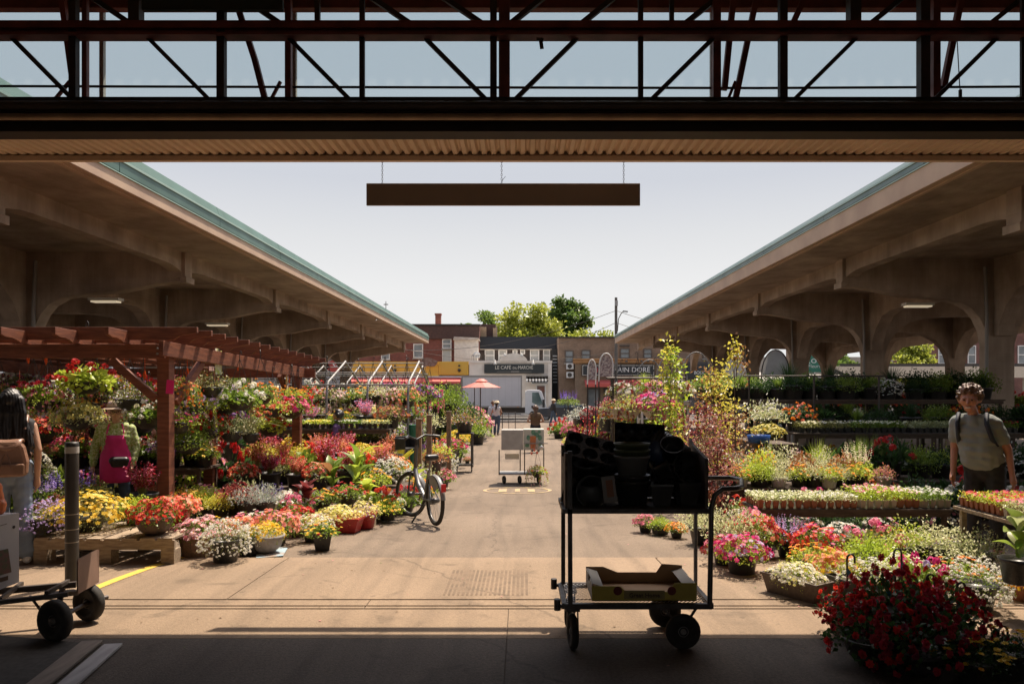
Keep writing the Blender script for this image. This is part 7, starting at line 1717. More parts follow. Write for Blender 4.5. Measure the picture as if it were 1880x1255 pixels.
# specific plants right of the pergola post (tier 2)
T2 = [(340, 9.0, .12, 'daisy', ('gold', 'yellow'), 'lime', .24, 'golden daisies just right of the pergola post foot'), (372, 9.15, .12, 'lime', ('lime',), 'lime', .25, 'lime green bushy plant beside the coleus'),
      (405, 8.95, .14, 'lime', ('lime',), 'yellow', .2, 'yellow green cushion plant beside the coleus'), (437, 9.1, .13, 'coleus', ('crimson', 'salmon'), 'red', .28, 'dark red coleus behind the dusty miller'), (455, 8.95, .13, 'silver', ('white',), 'silver', .24, 'dusty miller in front of the red coleus'),
      (487, 9.05, .13, 'silver', ('white',), 'silver', .24, 'dusty miller right of the coleus'), (525, 9.5, .0, 'petunia', ('white', 'blush'), 'green', .25, 'white petunias behind the dusty miller'), (540, 9.35, -.02, 'geranium', ('pink', 'magenta'), 'green', .24, 'pink geranium by the purple leaved plant'),
      (590, 9.9, .02, 'zinnia', ('gold', 'red'), 'green', .24, 'orange marigolds behind the red planter'), (640, 10.0, .08, 'zinnia', ('red', 'orange'), 'green', .24, 'red zinnias between large leaves and red planter'), (700, 10.4, -.1, 'geranium', ('scarlet', 'orange'), 'green', .24, 'scarlet geranium left of the bicycle'),
      (712, 10.15, -.14, 'zinnia', ('yellow', 'gold'), 'lime', .22, 'yellow zinnias in a black pot by the bicycle front wheel'), (745, 11.2, -.2, 'geranium', ('red', 'crimson'), 'green', .25, 'red geranium behind the bicycle wheel'), (685, 11.0, .1, 'zinnia', ('gold', 'yellow'), 'lime', .28, 'golden marigold mass left of the white alyssum'),
      (718, 11.8, .15, 'alyssum', ('white', 'cream'), 'green', .3, 'white alyssum mass behind the bicycle rack'), (722, 12.6, .15, 'petunia', ('orange', 'salmon'), 'olive', .3, 'orange petunias behind the white alyssum'), (700, 12.2, .2, 'spiky', ('rust', 'pink'), 'olive', .3, 'rust coloured plumes left of the orange petunias'),
      (765, 12.6, -.2, 'petunia', ('gold', 'scarlet'), 'lime', .26, 'gold and scarlet petunias behind the bicycle saddle'), (785, 12.9, -.28, 'zinnia', ('gold', 'orange'), 'green', .2, 'small gold zinnias in front of the wooden posts'), (795, 15, .0, 'loose', ('rust', 'salmon'), 'bronze', .36, 'bronze leaved bush around the wooden posts'), (808, 16, .0, 'coleus', ('gold', 'magenta'), 'lime', .34, 'lime and magenta coleus at the post'),
      (812, 15.2, -.35, 'petunia', ('pink', 'crimson'), 'green', .28, 'pink petunias trailing in a black pot at the alley edge behind the bicycle'), (800, 17.2, -.1, 'lime', ('lime',), 'lime', .36, 'lime bush behind the wooden posts'), (853, 19.2, PZ(795, 19), 'loose', ('salmon', 'lavender'), 'olive', .42, 'mixed flower bowl on top of the dark wheeled stand'), (858, 19.4, gz(19.4) + .2, 'petunia', ('rust', 'pink'), 'olive', .12, 'little pot on the wheeled stand foot'),
      (882, 33.5, gz(33), 'loose', ('white', 'cream'), 'green', .42, 'small bush in black pot near the couple'), (828, 18.3, .0, 'petunia', ('magenta', 'red'), 'green', .34, 'magenta petunias left of the wheeled stand'), (838, 20.5, .0, 'daisy', ('yellow', 'gold'), 'lime', .42, 'yellow daisies behind the wheeled stand')]
for px, y, z, kd, cl, lf, r, lab in T2: P_(kd, (PX(px, y), y, max(z, gz(y))), r, cl, lf, 'black', dn=1.2 if y < 12 else 1, label=lab + ' on the left' if 'left' not in lab and len(lab.split()) < 13 else lab)
# raised pots need something under them: low crates
def crate(label, x0, x1, y0, y1, zt, mt=darkwood):
    t = thing('plant_crate', label, 'crate', ((x0+x1)/2, (y0+y1)/2, 0), 0, 'low crates under the flowers'); w, d = (x1-x0)/2, (y1-y0)/2
    n = max(2, int(2*d/.12))
    for i in range(n): b = MB(); ya = -d + 2*d*i/n; b.box(-w, w, ya + .004, ya + 2*d/n - .004, zt - .02, zt); b.build('slat', mt, t)
    z0 = gz(y0) - .03
    for z in (zt - .1, zt - .22):
        if z > z0: b = MB(); b.box(-w, w, -d - .014, -d - .001, z, z + .07); b.build('slat', mt, t)
    for x in (-w, w - .03):
        b = MB(); b.box(x, x + .03, -d, d, z0, zt - .021); b.build('side', mt, t)
plant('trailing', (PX(986, 16.15), 16.15, PZ(876, 16.15)), .24, ('blush', 'orange'), 'lime', 'black', 'bowl', pr=.12, ph=.13, label='green trailing basket hung on the right end of the small alley trolley', hang=True, dn=1.2)
b = MB()
for q in ((976, 832), (986, 831), (981, 826)): b.lathe([(0, -.035), (.03, 0), (.022, .03), (0, .02)], 8, P(q[0], q[1], 16.1)); b.tube([P(q[0], q[1] - 3, 16.1), P(q[0], 816, 16.15)], .003, 3)
tag(b.build('heart_ornaments', PET['salmon']), 'pink heart ornaments strung below the handle of the small trolley', 'ornament')
crate('crate under the flowers right of the seller', -5.3, -4.3, 8.1, 8.9, .24)
crate('crate under the violet spikes behind the bollard', -5.6, -5.32, 7.9, 8.8, .28)
crate('crate below the orange and white flowers behind the bicycle', -2.6, -1.85, 10.8, 12.9, .1)
crate('crate below the lime bushes by the wooden posts', -2.3, -1.75, 14.6, 17.6, -.12)
# large single leaves (canna) as parts
def bigleaf_plant(label, loc, n, L, wdt, leaf, leaf2=None, pot='black', seed=1, stem=.25, cat='potted plant'):
    rr = random.Random(seed); t = thing('canna_plant', label, cat, loc)
    o = link('pot', POTM['round'], t); o.scale = (.13, .13, .18); setmat(o, [PM[pot]])
    me = BL.get((L, wdt))
    if me is None:
        b = MB(); N = 7; vs = []
        for i in range(N+1):
            u = i/N; w = wdt*math.sin(math.pi*min(1, u*.92 + .06))**.8*.5; x = L*u; z = L*(.25*math.sin(u*2.2) - .28*u*u)
            vs += [(x, -w, z + w*.35), (x, 0, z), (x, w, z + w*.35)]
        b.add(vs, [(3*i+j, 3*i+3+j, 3*i+4+j, 3*i+1+j) for i in range(N) for j in (0, 1)], 0, True); me = b.mesh('leaf', [None]); BL[(L, wdt)] = me
    for i in range(n):
        o = link('leaf', me, t, (0, 0, .18 + stem*i/n)); s = rr.uniform(.7, 1.1); o.scale = (s, s, s); o.rotation_euler = (rr.uniform(-.2, .2), -rr.uniform(.3, 1.15), i*2.4 + rr.uniform(-.3, .3)); setmat(o, [LEAF[leaf if (leaf2 is None or rr.random() < .6) else leaf2]])
    return t
BL = {}
bigleaf_plant('glossy green and bronze canna leaves in the middle of the left bank', (PX(608, 10.5), 10.5, .06), 10, .42, .13, 'green', 'bronze', seed=4)
bigleaf_plant('bright green arching canna leaves right of the bronze canna', (PX(655, 10.8), 10.8, .06), 9, .42, .12, 'lime', 'green', seed=5, stem=.4)
bigleaf_plant('dark purple leaved plant behind the red petunias', (PX(562, 9.6), 9.6, -.1), 11, .3, .12, 'red', 'dark', seed=6)
bigleaf_plant('round leaved bright green plant left of the bicycle', (PX(672, 10.2), 10.25, -.1), 12, .2, .16, 'lime', seed=7)
bigleaf_plant('large pale green begonia leaves at the right edge', (PX(1878, 5.3), 5.35, .25), 8, .22, .17, 'green', 'varieg', seed=8)
# palm with feathered fronds and a spider plant
def palm(label, loc, n, L, leaf, seed=1, w=.02, elev=(.5, 1.35), pot=True):
    rr = random.Random(seed); t = thing('potted_palm', label, 'potted palm', loc)
    if pot: o = link('pot', POTM['round'], t); o.scale = (.14, .14, .2); setmat(o, [PM['black']])
    for i in range(n):
        a = i*2.4 + rr.uniform(-.3, .3); e = rr.uniform(*elev); d = Vector((math.cos(a)*math.cos(e), math.sin(a)*math.cos(e), math.sin(e))); b = MB(); pts = []
        for k in range(9): u = k/8; pts.append(d*L*u + Vector((0, 0, -.32*L*u*u*math.cos(e))))
        b.tube(pts, .006, 4, cap=False); s = d.cross(Vector((0, 0, 1))).normalized()
        for k in range(2, 26):
            u = k/26; p = d*L*u + Vector((0, 0, -.32*L*u*u*math.cos(e)))
            for sg_ in (-1, 1):
                l = L*.38*math.sin(math.pi*(u*.85 + .12)); e1 = p + (s*sg_*.8 + d*.55)*l + Vector((0, 0, -.12*l)); m_ = p.lerp(e1, .5) + Vector((0, 0, .06*l))
                wv = d*w*.5; b.add([p - wv, p + wv, m_ + wv, m_ - wv], [(0, 1, 2, 3)]); b.add([m_ - wv, m_ + wv, e1], [(0, 1, 2)])
        o = b.build('frond', LEAF[leaf], t, (0, 0, .2)); 
    return t
palm('tall potted palm with yellow green fronds left of the wooden posts', (PX(722, 13.2), 13.2, .0), 10, .62, 'yellow', 3)
palm('lower fan of lime palm fronds beside the tall palm', (PX(748, 13.0), 13.0, -.15), 9, .45, 'lime', 5, elev=(.3, 1.2))
PET  # colours ready
t = thing('hanging_basket', 'spider plant with arching pale leaves hanging near the middle pergola post', 'hanging basket', (PX(460, 10.4), 10.4, .9))
C = Cloud(); blades(C, 70, .55, .009, 1.2, 1.0, .04); o = link('foliage', C.mesh('foliage'), t, (0, 0, .12)); setmat(o, [LEAF['varieg']]*3); o = link('pot', POTM['bowl'] if 'bowl' in POTM else pot_mesh('bowl'), t); o.scale = (.12, .12, .14); setmat(o, [PM['black']])
MB().tube([(0, 0, .1), (0, 0, 1.0)], .004, 4).build('hanger', black_plastic, t)

# rows of plants filling the tiers on the left
H = 'hanging baskets under the pergola'
def rowL(*a, **k): row(*a, **k)
hp = [('trailing', ('pink', 'blush'), 'green'), ('geranium', ('red', 'crimson'), 'lime', 1.15), ('loose', ('white', 'cream'), 'varieg'), ('trailing', ('orange', 'gold'), 'olive')]
plant('geranium', (PX(62, 9.0), 9.0, 1.42), .25, ('crimson', 'pink'), 'green', 'black', 'bowl', pr=.16, ph=.14, label='basket of crimson and pink geraniums at the upper left under the pergola', group=H, hang=True, dn=1.2)
plant('trailing', (PX(88, 8.9), 8.9, 1.38), .25, ('pink', 'lavender'), 'lime', 'black', 'bowl', pr=.16, ph=.14, label='basket of pink petunias trailing just above the woman hair', group=H, hang=True)
plant('geranium', (PX(158, 9.0), 9.0, 1.60), .33, ('red', 'crimson'), 'lime', 'black', 'bowl', pr=.18, ph=.15, label='big bright green basket with red geranium heads in the upper row', group=H, hang=True, dn=1.3)
plant('loose', (PX(238, 9.1), 9.1, 1.40), .26, ('white', 'lavender'), 'olive', 'black', 'bowl', pr=.16, ph=.14, label='basket of fine white and lavender flowers left of the front pergola post', group=H, hang=True)
plant('petunia', (PX(143, 8.95), 8.95, 1.17), .30, ('lemon', 'white'), 'varieg', 'black', 'bowl', pr=.17, ph=.14, label='lemon and white petunia basket left of the seller hat', group=H, hang=True, dn=1.6)
plant('geranium', (PX(272, 8.8), 8.8, 1.19), .24, ('white', 'cream'), 'green', 'black', 'bowl', pr=.16, ph=.14, label='white geranium basket right of the seller hat', group=H, hang=True, dn=1.2)
plant('trailing', (PX(200, 10.0), 10.0, 1.62), .24, ('orange', 'pink'), 'olive', 'black', 'bowl', pr=.16, ph=.14, label='orange and pink basket above the seller hat', group=H, hang=True)
plant('petunia', (PX(68, 9.3), 9.4, 1.0), .26, ('red', 'salmon'), 'dark', 'black', 'bowl', pr=.16, ph=.14, label='red flowered basket behind the woman shoulder', group=H, hang=True)
for (px, y, z, kd, cl, lf, r, lab) in ((330, 9.0, 1.52, 'trailing', ('orange', 'scarlet'), 'green', .24, 'orange basket just right of the front pergola post'), (352, 9.5, 1.35, 'trailing', ('lavender', 'violet'), 'lime', .30, 'lavender basket under the picture card'), (385, 9.6, 1.55, 'loose', ('cream', 'rust'), 'olive', .26, 'wispy cream basket under the side beam'), (410, 10.2, 1.3, 'petunia', ('lavender', 'white'), 'lime', .33, 'lavender and white petunia basket along the side beam'),
        (328, 9.0, 1.12, 'zinnia', ('magenta', 'pink'), 'lime', .22, 'magenta flower head basket beside the post'), (345, 9.3, .85, 'lime', ('lime',), 'green', .27, 'green leafy basket low beside the front post'), (385, 9.9, 1.0, 'begonia', ('scarlet', 'red'), 'green', .26, 'scarlet begonia basket in the lower row'), (425, 10.0, .95, 'loose', ('cream', 'white'), 'varieg', .25, 'cream variegated basket in the lower row'),
        (440, 9.8, 1.38, 'geranium', ('white', 'cream'), 'green', .29, 'large white geranium basket above the dark middle post'), (478, 10.4, 1.45, 'zinnia', ('orange', 'gold'), 'green', .28, 'orange and gold basket right of the white geranium'), (500, 10.9, 1.25, 'begonia', ('salmon', 'red'), 'lime', .27, 'salmon begonia basket above the gold flowers'), (495, 11.2, .95, 'geranium', ('red', 'red'), 'lime', .27, 'red geranium basket lower right'), (535, 11.3, 1.22, 'petunia', ('magenta', 'crimson'), 'green', .30, 'magenta and red petunia basket on the right pergola post'), (537, 11.5, 1.42, 'zinnia', ('gold', 'orange'), 'lime', .22, 'gold flower basket at the right pergola end'), (548, 12.4, 1.3, 'begonia', ('scarlet', 'magenta'), 'green', .25, 'scarlet basket at the far pergola post')):
    plant(kd, (PX(px, y), y, z), r, cl, lf, 'black', 'bowl', pr=min(.17, r*.6), ph=.14, label=lab, group=H, hang=True, dn=1.3)
for i, (y, z) in enumerate(((10.4, 1.45), (10.4, .98), (11.6, 1.5), (11.6, 1.0), (12.9, 1.4))):
    row(('middle upper', 'middle lower', 'inner upper', 'inner lower', 'rearmost')[i] + ' pergola row', y, z, -8.6, -4.75, .62, HANGP, .29, H, 'black', 'bowl', True, jz=.08, seed=20+i)
row('seller table row', 10.5, .56, -7.6, -4.6, .42, SUNNY, .24, 'pots on the pergola table', seed=31)
row('dark table row under the pergola', 9.9, .3, -7.9, -5.9, .45, SUNNY, .26, 'pots under the pergola', seed=32) if False else None
row('left edge bench row', 8.85, .5, -8.3, -6.0, .42, SUNNY, .24, 'pots on the left edge bench', seed=33)
row('plume table front row', 11.05, .2, -4.15, -2.6, .36, [('spiky', ('crimson', 'pink'), 'olive'), ('spiky', ('salmon', 'crimson'), 'olive'), ('coleus', ('scarlet', 'crimson'), 'pinkish'), ('lime', ('lime',), 'yellow'), ('petunia', ('red', 'salmon'), 'olive')], .27, 'pots on the plume table', seed=34, dn=1.3)
row('plume table back row', 11.5, .2, -4.15, -2.6, .36, [('spiky', ('crimson', 'pink'), 'olive'), ('spiky', ('rust', 'salmon'), 'olive'), ('geranium', ('scarlet', 'salmon'), 'green'), ('lime', ('lime',), 'lime'), ('salvia', ('crimson', 'magenta'), 'olive')], .29, 'pots on the plume table', seed=35, h=1.2)
row('golden shrub front row', 12.35, .3, -4.4, -2.3, .38, [('lime', ('lime',), 'yellow'), ('spiky', ('salmon', 'crimson'), 'yellow'), ('lime', ('lime',), 'lime'), ('spiky', ('rust', 'pink'), 'olive')], .27, 'pots on the golden shrub table', seed=36, dn=1.2)
row('golden shrub back row', 12.8, .3, -4.4, -2.3, .4, [('spiky', ('crimson', 'pink'), 'olive'), ('spiky', ('rust', 'salmon'), 'olive'), ('daisy', ('yellow', 'gold'), 'lime')], .27, 'pots on the golden shrub table', seed=37, h=1.15)
row('pot row below the herb bench', 13.7, gz(13.7) + .0, -4.8, -2.3, .42, [('spiky', ('crimson', 'pink'), 'olive'), ('petunia', ('white', 'blush'), 'green'), ('zinnia', ('yellow', 'gold'), 'lime'), ('salvia', ('lavender', 'white'), 'green')], .30, 'pots below the left herb bench', seed=38, h=1.3)
row('lower herb bench shelf', 14.45, PZ(815, 14.5), -5.1, -2.7, .34, SUNNY, .17, 'pots on the herb bench shelf', seed=39)
row('back of the herb bench', 14.75, PZ(786, 14.5), -5.2, -2.7, .5, [('zinnia', ('yellow', 'gold'), 'green'), ('spiky', ('pink', 'lavender'), 'olive'), ('loose', ('cream', 'pink'), 'olive'), ('petunia', ('rust', 'maroon'), 'olive')], .26, 'pots at the back of the herb bench', seed=40)
HG = 'baskets hanging in the greenhouse frame'
row('front greenhouse rail', 15.6, PZ(735, 15.6) - .12, -5.2, -2.45, .36, HANGP, .32, HG, 'black', 'bowl', True, seed=41, jz=.05)
row('lower greenhouse rail', 15.9, PZ(765, 15.6) - .15, -5.2, -2.45, .42, HANGP, .30, HG, 'black', 'bowl', True, seed=42, jz=.08)
row('rear greenhouse rail', 18.0, PZ(733, 18) - .12, -6.2, -2.4, .45, HANGP, .36, HG, 'black', 'bowl', True, seed=43, jz=.05)
row('far greenhouse row', 21, PZ(728, 21) - .15, -7, -2.6, .6, HANGP, .42, HG, 'black', 'bowl', True, seed=44, jz=.05)
row('greenhouse bench row', 16.7, .45, -5.4, -2.4, .45, SUNNY, .30, 'pots on the greenhouse bench', seed=45)
row('ground row at the greenhouse foot', 15.3, gz(15.3), -3.0, -2.05, .4, SUNNY, .32, 'pots at the greenhouse foot', seed=46, h=1.3)
row('second ground row at the greenhouse', 17.6, gz(17.6), -2.9, -1.9, .45, SUNNY, .36, 'pots at the greenhouse foot', seed=47, h=1.3)
row('floor row behind the pallet crates', 9.6, gz(9.6) + .1, -8.2, -5.9, .45, SHADE + SUNNY[:6], .3, 'pots on the ground under the pergola', seed=91, h=1.4)
row('floor row in mid pergola', 9.9, gz(9.9), -5.0, -3.4, .42, SUNNY, .27, 'pots on the ground under the pergola', seed=92, h=1.3)
row('floor row behind the pergola table', 11.9, gz(11.9) + .2, -8.4, -4.7, .45, SHADE + SUNNY[:8], .36, 'pots on the ground under the pergola', seed=93, h=1.6)
row('second pergola table row', 10.8, .56, -7.6, -4.7, .42, SUNNY, .26, 'pots on the pergola table', seed=94)
row('third deep row under the left shed', 14, .3, -9, -5.6, .5, SHADE, .42, 'deep row under the left shed', seed=95, h=1.6)
row('fourth deep row under the left shed', 16.5, .7, -10, -5.8, .55, SHADE, .5, 'deep row under the left shed', seed=96, h=1.5)
row('alley edge row by the bicycle', 10.9, gz(10.9), -2.75, -1.9, .3, SUNNY, .22, 'pots near the bicycle', seed=97)
row('second alley edge row by the bicycle', 13.4, gz(13.4), -2.9, -1.75, .3, SUNNY, .27, 'pots near the bicycle', seed=98, h=1.3)
row('row in front of the plume table', 10.45, gz(10.4), -4.0, -2.3, .33, SUNNY, .24, 'pots before the plume table', seed=99, h=1.2)
# dark green herbs and tomato shelves at the far left side
GR = [('lime', ('lime',), 'green'), ('loose', ('lime', 'lime'), 'green'), ('lime', ('lime',), 'dark')]
row('top of the herb shelf by the parasol', 22.9, .75, -3.4, -2.3, .5, [('loose', ('lime', 'lime'), 'lime'), ('lime', ('lime',), 'green')], .52, 'herbs on the tall shelf', seed=50, h=1.5)
row('lower herb shelf by the parasol', 22.9, .15, -3.4, -2.2, .5, GR, .42, 'herbs on the tall shelf', seed=51)
row('ground row before the herb shelf', 21.6, gz(21.6), -3.2, -1.95, .5, SUNNY, .42, 'pots before the herb shelf', seed=52, h=1.3)
row('far left bench by the parasol', 27.4, .3, -4.3, -2.1, .6, GR + [('salvia', ('white', 'cream'), 'green')], .55, 'plants by the parasol', seed=53, h=1.3)
row('ground row by the parasol', 30, gz(30), -3.2, -1.9, .6, GR + [('daisy', ('yellow', 'gold'), 'lime')], .5, 'plants by the parasol', seed=54, h=1.4)
row('last row on the left before the street', 35, gz(35), -6, -2.3, .9, GR + [('petunia', ('pink', 'blush'), 'green')], .7, 'last plants on the left', seed=55, h=1.5)
row('back bench on the left', 19.6, .45, -6.3, -2.5, .55, SUNNY, .38, 'pots on the rear left bench', seed=56)
row('deep row under the left shed', 25, .7, -9, -4.2, .8, HANGP, .5, 'deep row under the left shed', 'black', 'bowl', True, seed=57)
# ------------------------------------------------------------------ right side
B = 'begonia baskets in the shade at the front right'
BG = [(1560, 4.95, .13, .20, 'begonia', ('scarlet', 'crimson'), 'leftmost begonia basket touching the sunlight edge'), (1640, 4.72, .22, .27, 'begonia', ('crimson', 'red'), 'tall middle dark red begonia basket'), (1600, 4.45, .08, .27, 'begonia', ('red', 'crimson'), 'dark red begonia basket at the bottom centre of the group'), (1700, 4.9, .2, .26, 'begonia', ('red', 'scarlet'), 'red begonia basket behind the middle one'), (1745, 4.55, .1, .28, 'begonia', ('crimson', 'red'), 'darkest begonia basket at the right of the group'), (1680, 4.3, .04, .26, 'begonia', ('crimson', 'maroon'), 'lowest dark begonia basket at the picture bottom')]
for i, (px, y, z, r, kd, cl, lab) in enumerate(BG):
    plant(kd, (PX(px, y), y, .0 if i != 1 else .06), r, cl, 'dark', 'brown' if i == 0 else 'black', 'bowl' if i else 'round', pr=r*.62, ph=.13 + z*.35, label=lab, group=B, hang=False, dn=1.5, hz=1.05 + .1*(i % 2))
    if i in (0, 1, 3, 4, 5):
        t = COL.objects[-1]
hookm = hook_mesh
for i, (px, py, y) in enumerate(((1555, 1018, 5.3), (1655, 1008, 5.4), (1628, 1052, 4.9), (1716, 1055, 5.0), (1757, 1070, 4.85), (1850, 1150, 4.5))):
    t = thing('basket_hook', ('black basket hook with blue tag at the left of the front right group', 'tall upright black hook with blue tag in the middle', 'round black hook above the leftmost dark begonias', 'open black hook above the red begonias', 'black hook with pale blue tag right of the begonias', 'black hook with blue tag at the far right edge')[i], 'hook', group='plastic hooks of the baskets')
    c = P(px, py, y); s_ = (-1) ** i
    b = MB(); b.tube([c + Vector((.004, 0, -.22)), c + Vector((0, 0, -.06))] + [c + Vector((s_*(.028 - .028*math.cos(a)), 0, -.03 + .035*math.sin(a))) for a in [math.pi*k/6 for k in range(0, 7)]] + [c + Vector((s_*.056, 0, -.06))], .007, 6); b.build('hook', black_plastic, t)
    b = MB(); b.add([c + Vector((.004, -.008, -.09)), c + Vector((.03, -.008, -.13)), c + Vector((.022, -.008, -.17)), c + Vector((-.01, -.008, -.12))], [(0, 1, 2, 3)]); b.build('tag', mat('blue tag', (.05, .3, .5), .5), t)
# sunlit floor group right
FRG = [(1362, 6.75, .25, 'petunia', ('magenta', 'lavender'), 'lime', 'black', 'round', 'magenta and lilac petunias in a black pot nearest the big trolley', 2, None),
       (1330, 7.1, .19, 'petunia', ('crimson', 'pink'), 'olive', 'black', 'round', 'crimson petunias half hidden by the trolley handle post', 1, None),
       (1350, 7.45, .30, 'loose', ('cream', 'maroon'), 'varieg', 'black', 'round', 'tall variegated cream bush behind the trolley handle', 1.4, 1.3),
       (1290, 8.3, .26, 'loose', ('cream', 'cream'), 'varieg', 'black', 'round', 'variegated bush seen below the trolley shelf', 1.3, 1.3),
       (1242, 8.75, .13, 'petunia', ('orange', 'gold'), 'green', 'black', 'round', 'small round pot with an orange bloom seen under the trolley shelf', 1, None),
       (1212, 9.0, .16, 'lime', ('lime',), 'lime', 'black', 'square', 'lime green plant in a black pot under the trolley shelf', 1, None),
       (1185, 9.2, .15, 'petunia', ('pink', 'pink'), 'olive', 'black', 'round', 'pink flowers at the alley edge seen under the trolley shelf', 1, None),
       (1395, 7.5, .27, 'petunia', ('red', 'salmon'), 'green', 'black', 'round', 'red flowered basket with black handle right of the variegated bush', 1.5, 1.2),
       (1380, 8.0, .25, 'petunia', ('pink', 'gold'), 'olive', 'black', 'round', 'pink and gold flowers before the seedling bench', 1.2, 1.25),
       (1450, 7.5, .24, 'salvia', ('lavender', 'pink'), 'dark', 'black', 'round', 'lavender spikes before the seedling bench', 1.2, None),
       (1500, 7.2, .25, 'petunia', ('scarlet', 'magenta'), 'green', 'black', 'round', 'scarlet petunias below the seedling bench', 1.4, None),
       (1548, 7.5, .25, 'petunia', ('white', 'pink'), 'dark', 'black', 'round', 'white and pink flowers below the seedling bench', 1.2, None),
       (1598, 7.1, .26, 'geranium', ('pink', 'magenta'), 'olive', 'black', 'round', 'pink geranium in the dark below the bench', 1.3, None),
       (1640, 7.35, .24, 'zinnia', ('orange', 'red'), 'olive', 'black', 'round', 'orange and red zinnias right of the pink geranium', 1.3, None),
       (1742, 6.9, .16, 'petunia', ('lavender', 'scarlet'), 'green', 'black', 'round', 'small lilac and red plant before the bench by the man', 1, 1.4),
       (1490, 6.6, .22, 'zinnia', ('gold', 'orange'), 'lime', 'black', 'round', 'gold and orange marigolds right of the magenta petunias', 1.4, None),
       (1530, 6.2, .23, 'petunia', ('salmon', 'yellow'), 'lime', 'white', 'round', 'salmon and yellow petunias in a pale pot right of the long planter', 1.5, None),
       (1600, 6.55, .27, 'lime', ('lime',), 'lime', 'black', 'round', 'lime green leafy bush in the middle of the front right group', 1.2, None),
       (1590, 5.95, .20, 'alyssum', ('white', 'cream'), 'lime', 'black', 'box', 'white alyssum in a dark box beside the salmon petunias', 1.2, None),
       (1660, 6.1, .21, 'petunia', ('white', 'lemon'), 'lime', 'black', 'round', 'white and lemon flowers behind the begonias', 1.3, None),
       (1695, 5.75, .20, 'geranium', ('magenta', 'lavender'), 'green', 'black', 'round', 'magenta and lilac flowers directly behind the red begonias', 1.2, 1.2),
       (1720, 6.9, .30, 'loose', ('cream', 'cream'), 'varieg', 'black', 'round', 'cream and green variegated mound centre of the right group', 1.5, .9),
       (1665, 7.0, .27, 'loose', ('cream', 'lemon'), 'lime', 'black', 'round', 'lime variegated mound left of the cream one', 1.4, None),
       (1785, 6.55, .29, 'loose', ('cream', 'cream'), 'varieg', 'brown', 'round', 'cream variegated mound at the right of the group', 1.5, None),
       (1765, 6.0, .22, 'zinnia', ('orange', 'white'), 'green', 'black', 'round', 'orange flowers right of the lilac ones', 1.2, None),
       (1790, 5.6, .26, 'alyssum', ('white', 'white'), 'green', 'black', 'round', 'white flowered trailing plant right of the begonias', 1.6, 1.1),
       (1875, 5.85, .17, 'daisy', ('gold', 'yellow'), 'olive', 'terracotta', 'round', 'yellow flowers in a terracotta pot at the right edge', 1.2, None),
       (1850, 4.25, .2, 'zinnia', ('yellow', 'orange'), 'dark', 'black', 'round', 'shaded yellow and orange marigolds in the bottom right corner', 1.5, None),
       (1790, 4.15, .17, 'zinnia', ('yellow', 'gold'), 'dark', 'black', 'round', 'shaded yellow pansies at the bottom edge right of the begonias', 1.2, None)]
for px, y, r, kd, cl, lf, pt, sh, lab, dn, hz in FRG: plant(kd, g2(px, y), r, cl, lf, pt, sh, pr=r*.6 if sh != 'box' else r*.7, label=lab, group='pots on the floor at the front right', dn=dn, hz=hz or 1.0, rz=.3 if sh == 'box' else None)
plant('daisy', g2(1462, 5.95), .19, ('white', 'lemon'), 'lime', 'brown', 'box', pr=.125, ph=.16, dn=2, label='white flowers in a long dark rectangular planter box right of the trolley', rz=math.radians(-58), group='pots on the floor at the front right')
RG = 'pots on the right hand benches'
z2 = PZ(896, 9.7)
mixR = [('lime', ('lime',), 'lime'), ('petunia', ('crimson', 'pink'), 'lime'), ('loose', ('cream', 'cream'), 'varieg'), ('coleus', ('salmon', 'lime'), 'pinkish'), ('silver', ('white',), 'varieg'), ('zinnia', ('gold', 'orange'), 'lime'), ('daisy', ('white', 'lemon'), 'lime'), ('salvia', ('cream', 'blush'), 'varieg')]
row('front of the second right bench', 9.85, z2, 2.75, 4.8, .24, mixR, .18, RG, seed=61, pots=['black', 'brown', 'black', 'white'], h=1.2, dn=1.2)
row('back of the second right bench', 10.2, z2, 2.75, 4.7, .3, [('salvia', ('cream', 'blush'), 'lime'), ('coleus', ('gold', 'salmon'), 'lime'), ('loose', ('white', 'cream'), 'varieg'), ('broad', ('lime',), 'lime'), ('coleus', ('rust', 'salmon'), 'bronze')], .22, RG, seed=62, h=1.5, dn=1.2)
row('behind the second right bench', 11.3, gz(11.3) + .25, 2.9, 4.6, .42, [('salvia', ('white', 'blush'), 'green'), ('spiky', ('cream', 'blush'), 'olive'), ('grass', ('lime',), 'lime')], .32, RG, seed=63, h=1.5)
# deep shade rows
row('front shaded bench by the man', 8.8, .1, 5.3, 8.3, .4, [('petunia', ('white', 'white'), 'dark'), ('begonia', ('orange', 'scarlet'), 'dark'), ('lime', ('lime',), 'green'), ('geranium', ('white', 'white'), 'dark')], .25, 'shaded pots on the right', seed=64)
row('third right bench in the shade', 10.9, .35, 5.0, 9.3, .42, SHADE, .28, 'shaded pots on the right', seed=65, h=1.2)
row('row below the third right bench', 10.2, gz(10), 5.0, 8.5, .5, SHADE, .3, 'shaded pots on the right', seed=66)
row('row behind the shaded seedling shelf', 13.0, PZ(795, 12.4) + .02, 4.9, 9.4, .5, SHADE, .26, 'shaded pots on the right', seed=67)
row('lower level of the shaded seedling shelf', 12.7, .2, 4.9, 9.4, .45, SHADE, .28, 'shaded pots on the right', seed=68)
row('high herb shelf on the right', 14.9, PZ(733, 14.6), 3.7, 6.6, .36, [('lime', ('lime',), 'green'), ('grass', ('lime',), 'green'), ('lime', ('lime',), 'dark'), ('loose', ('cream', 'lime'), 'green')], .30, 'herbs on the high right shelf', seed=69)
row('far end of the high herb shelf', 15.0, PZ(733, 14.6), 7.0, 9.4, .5, SHADE, .26, 'herbs on the high right shelf', seed=70)
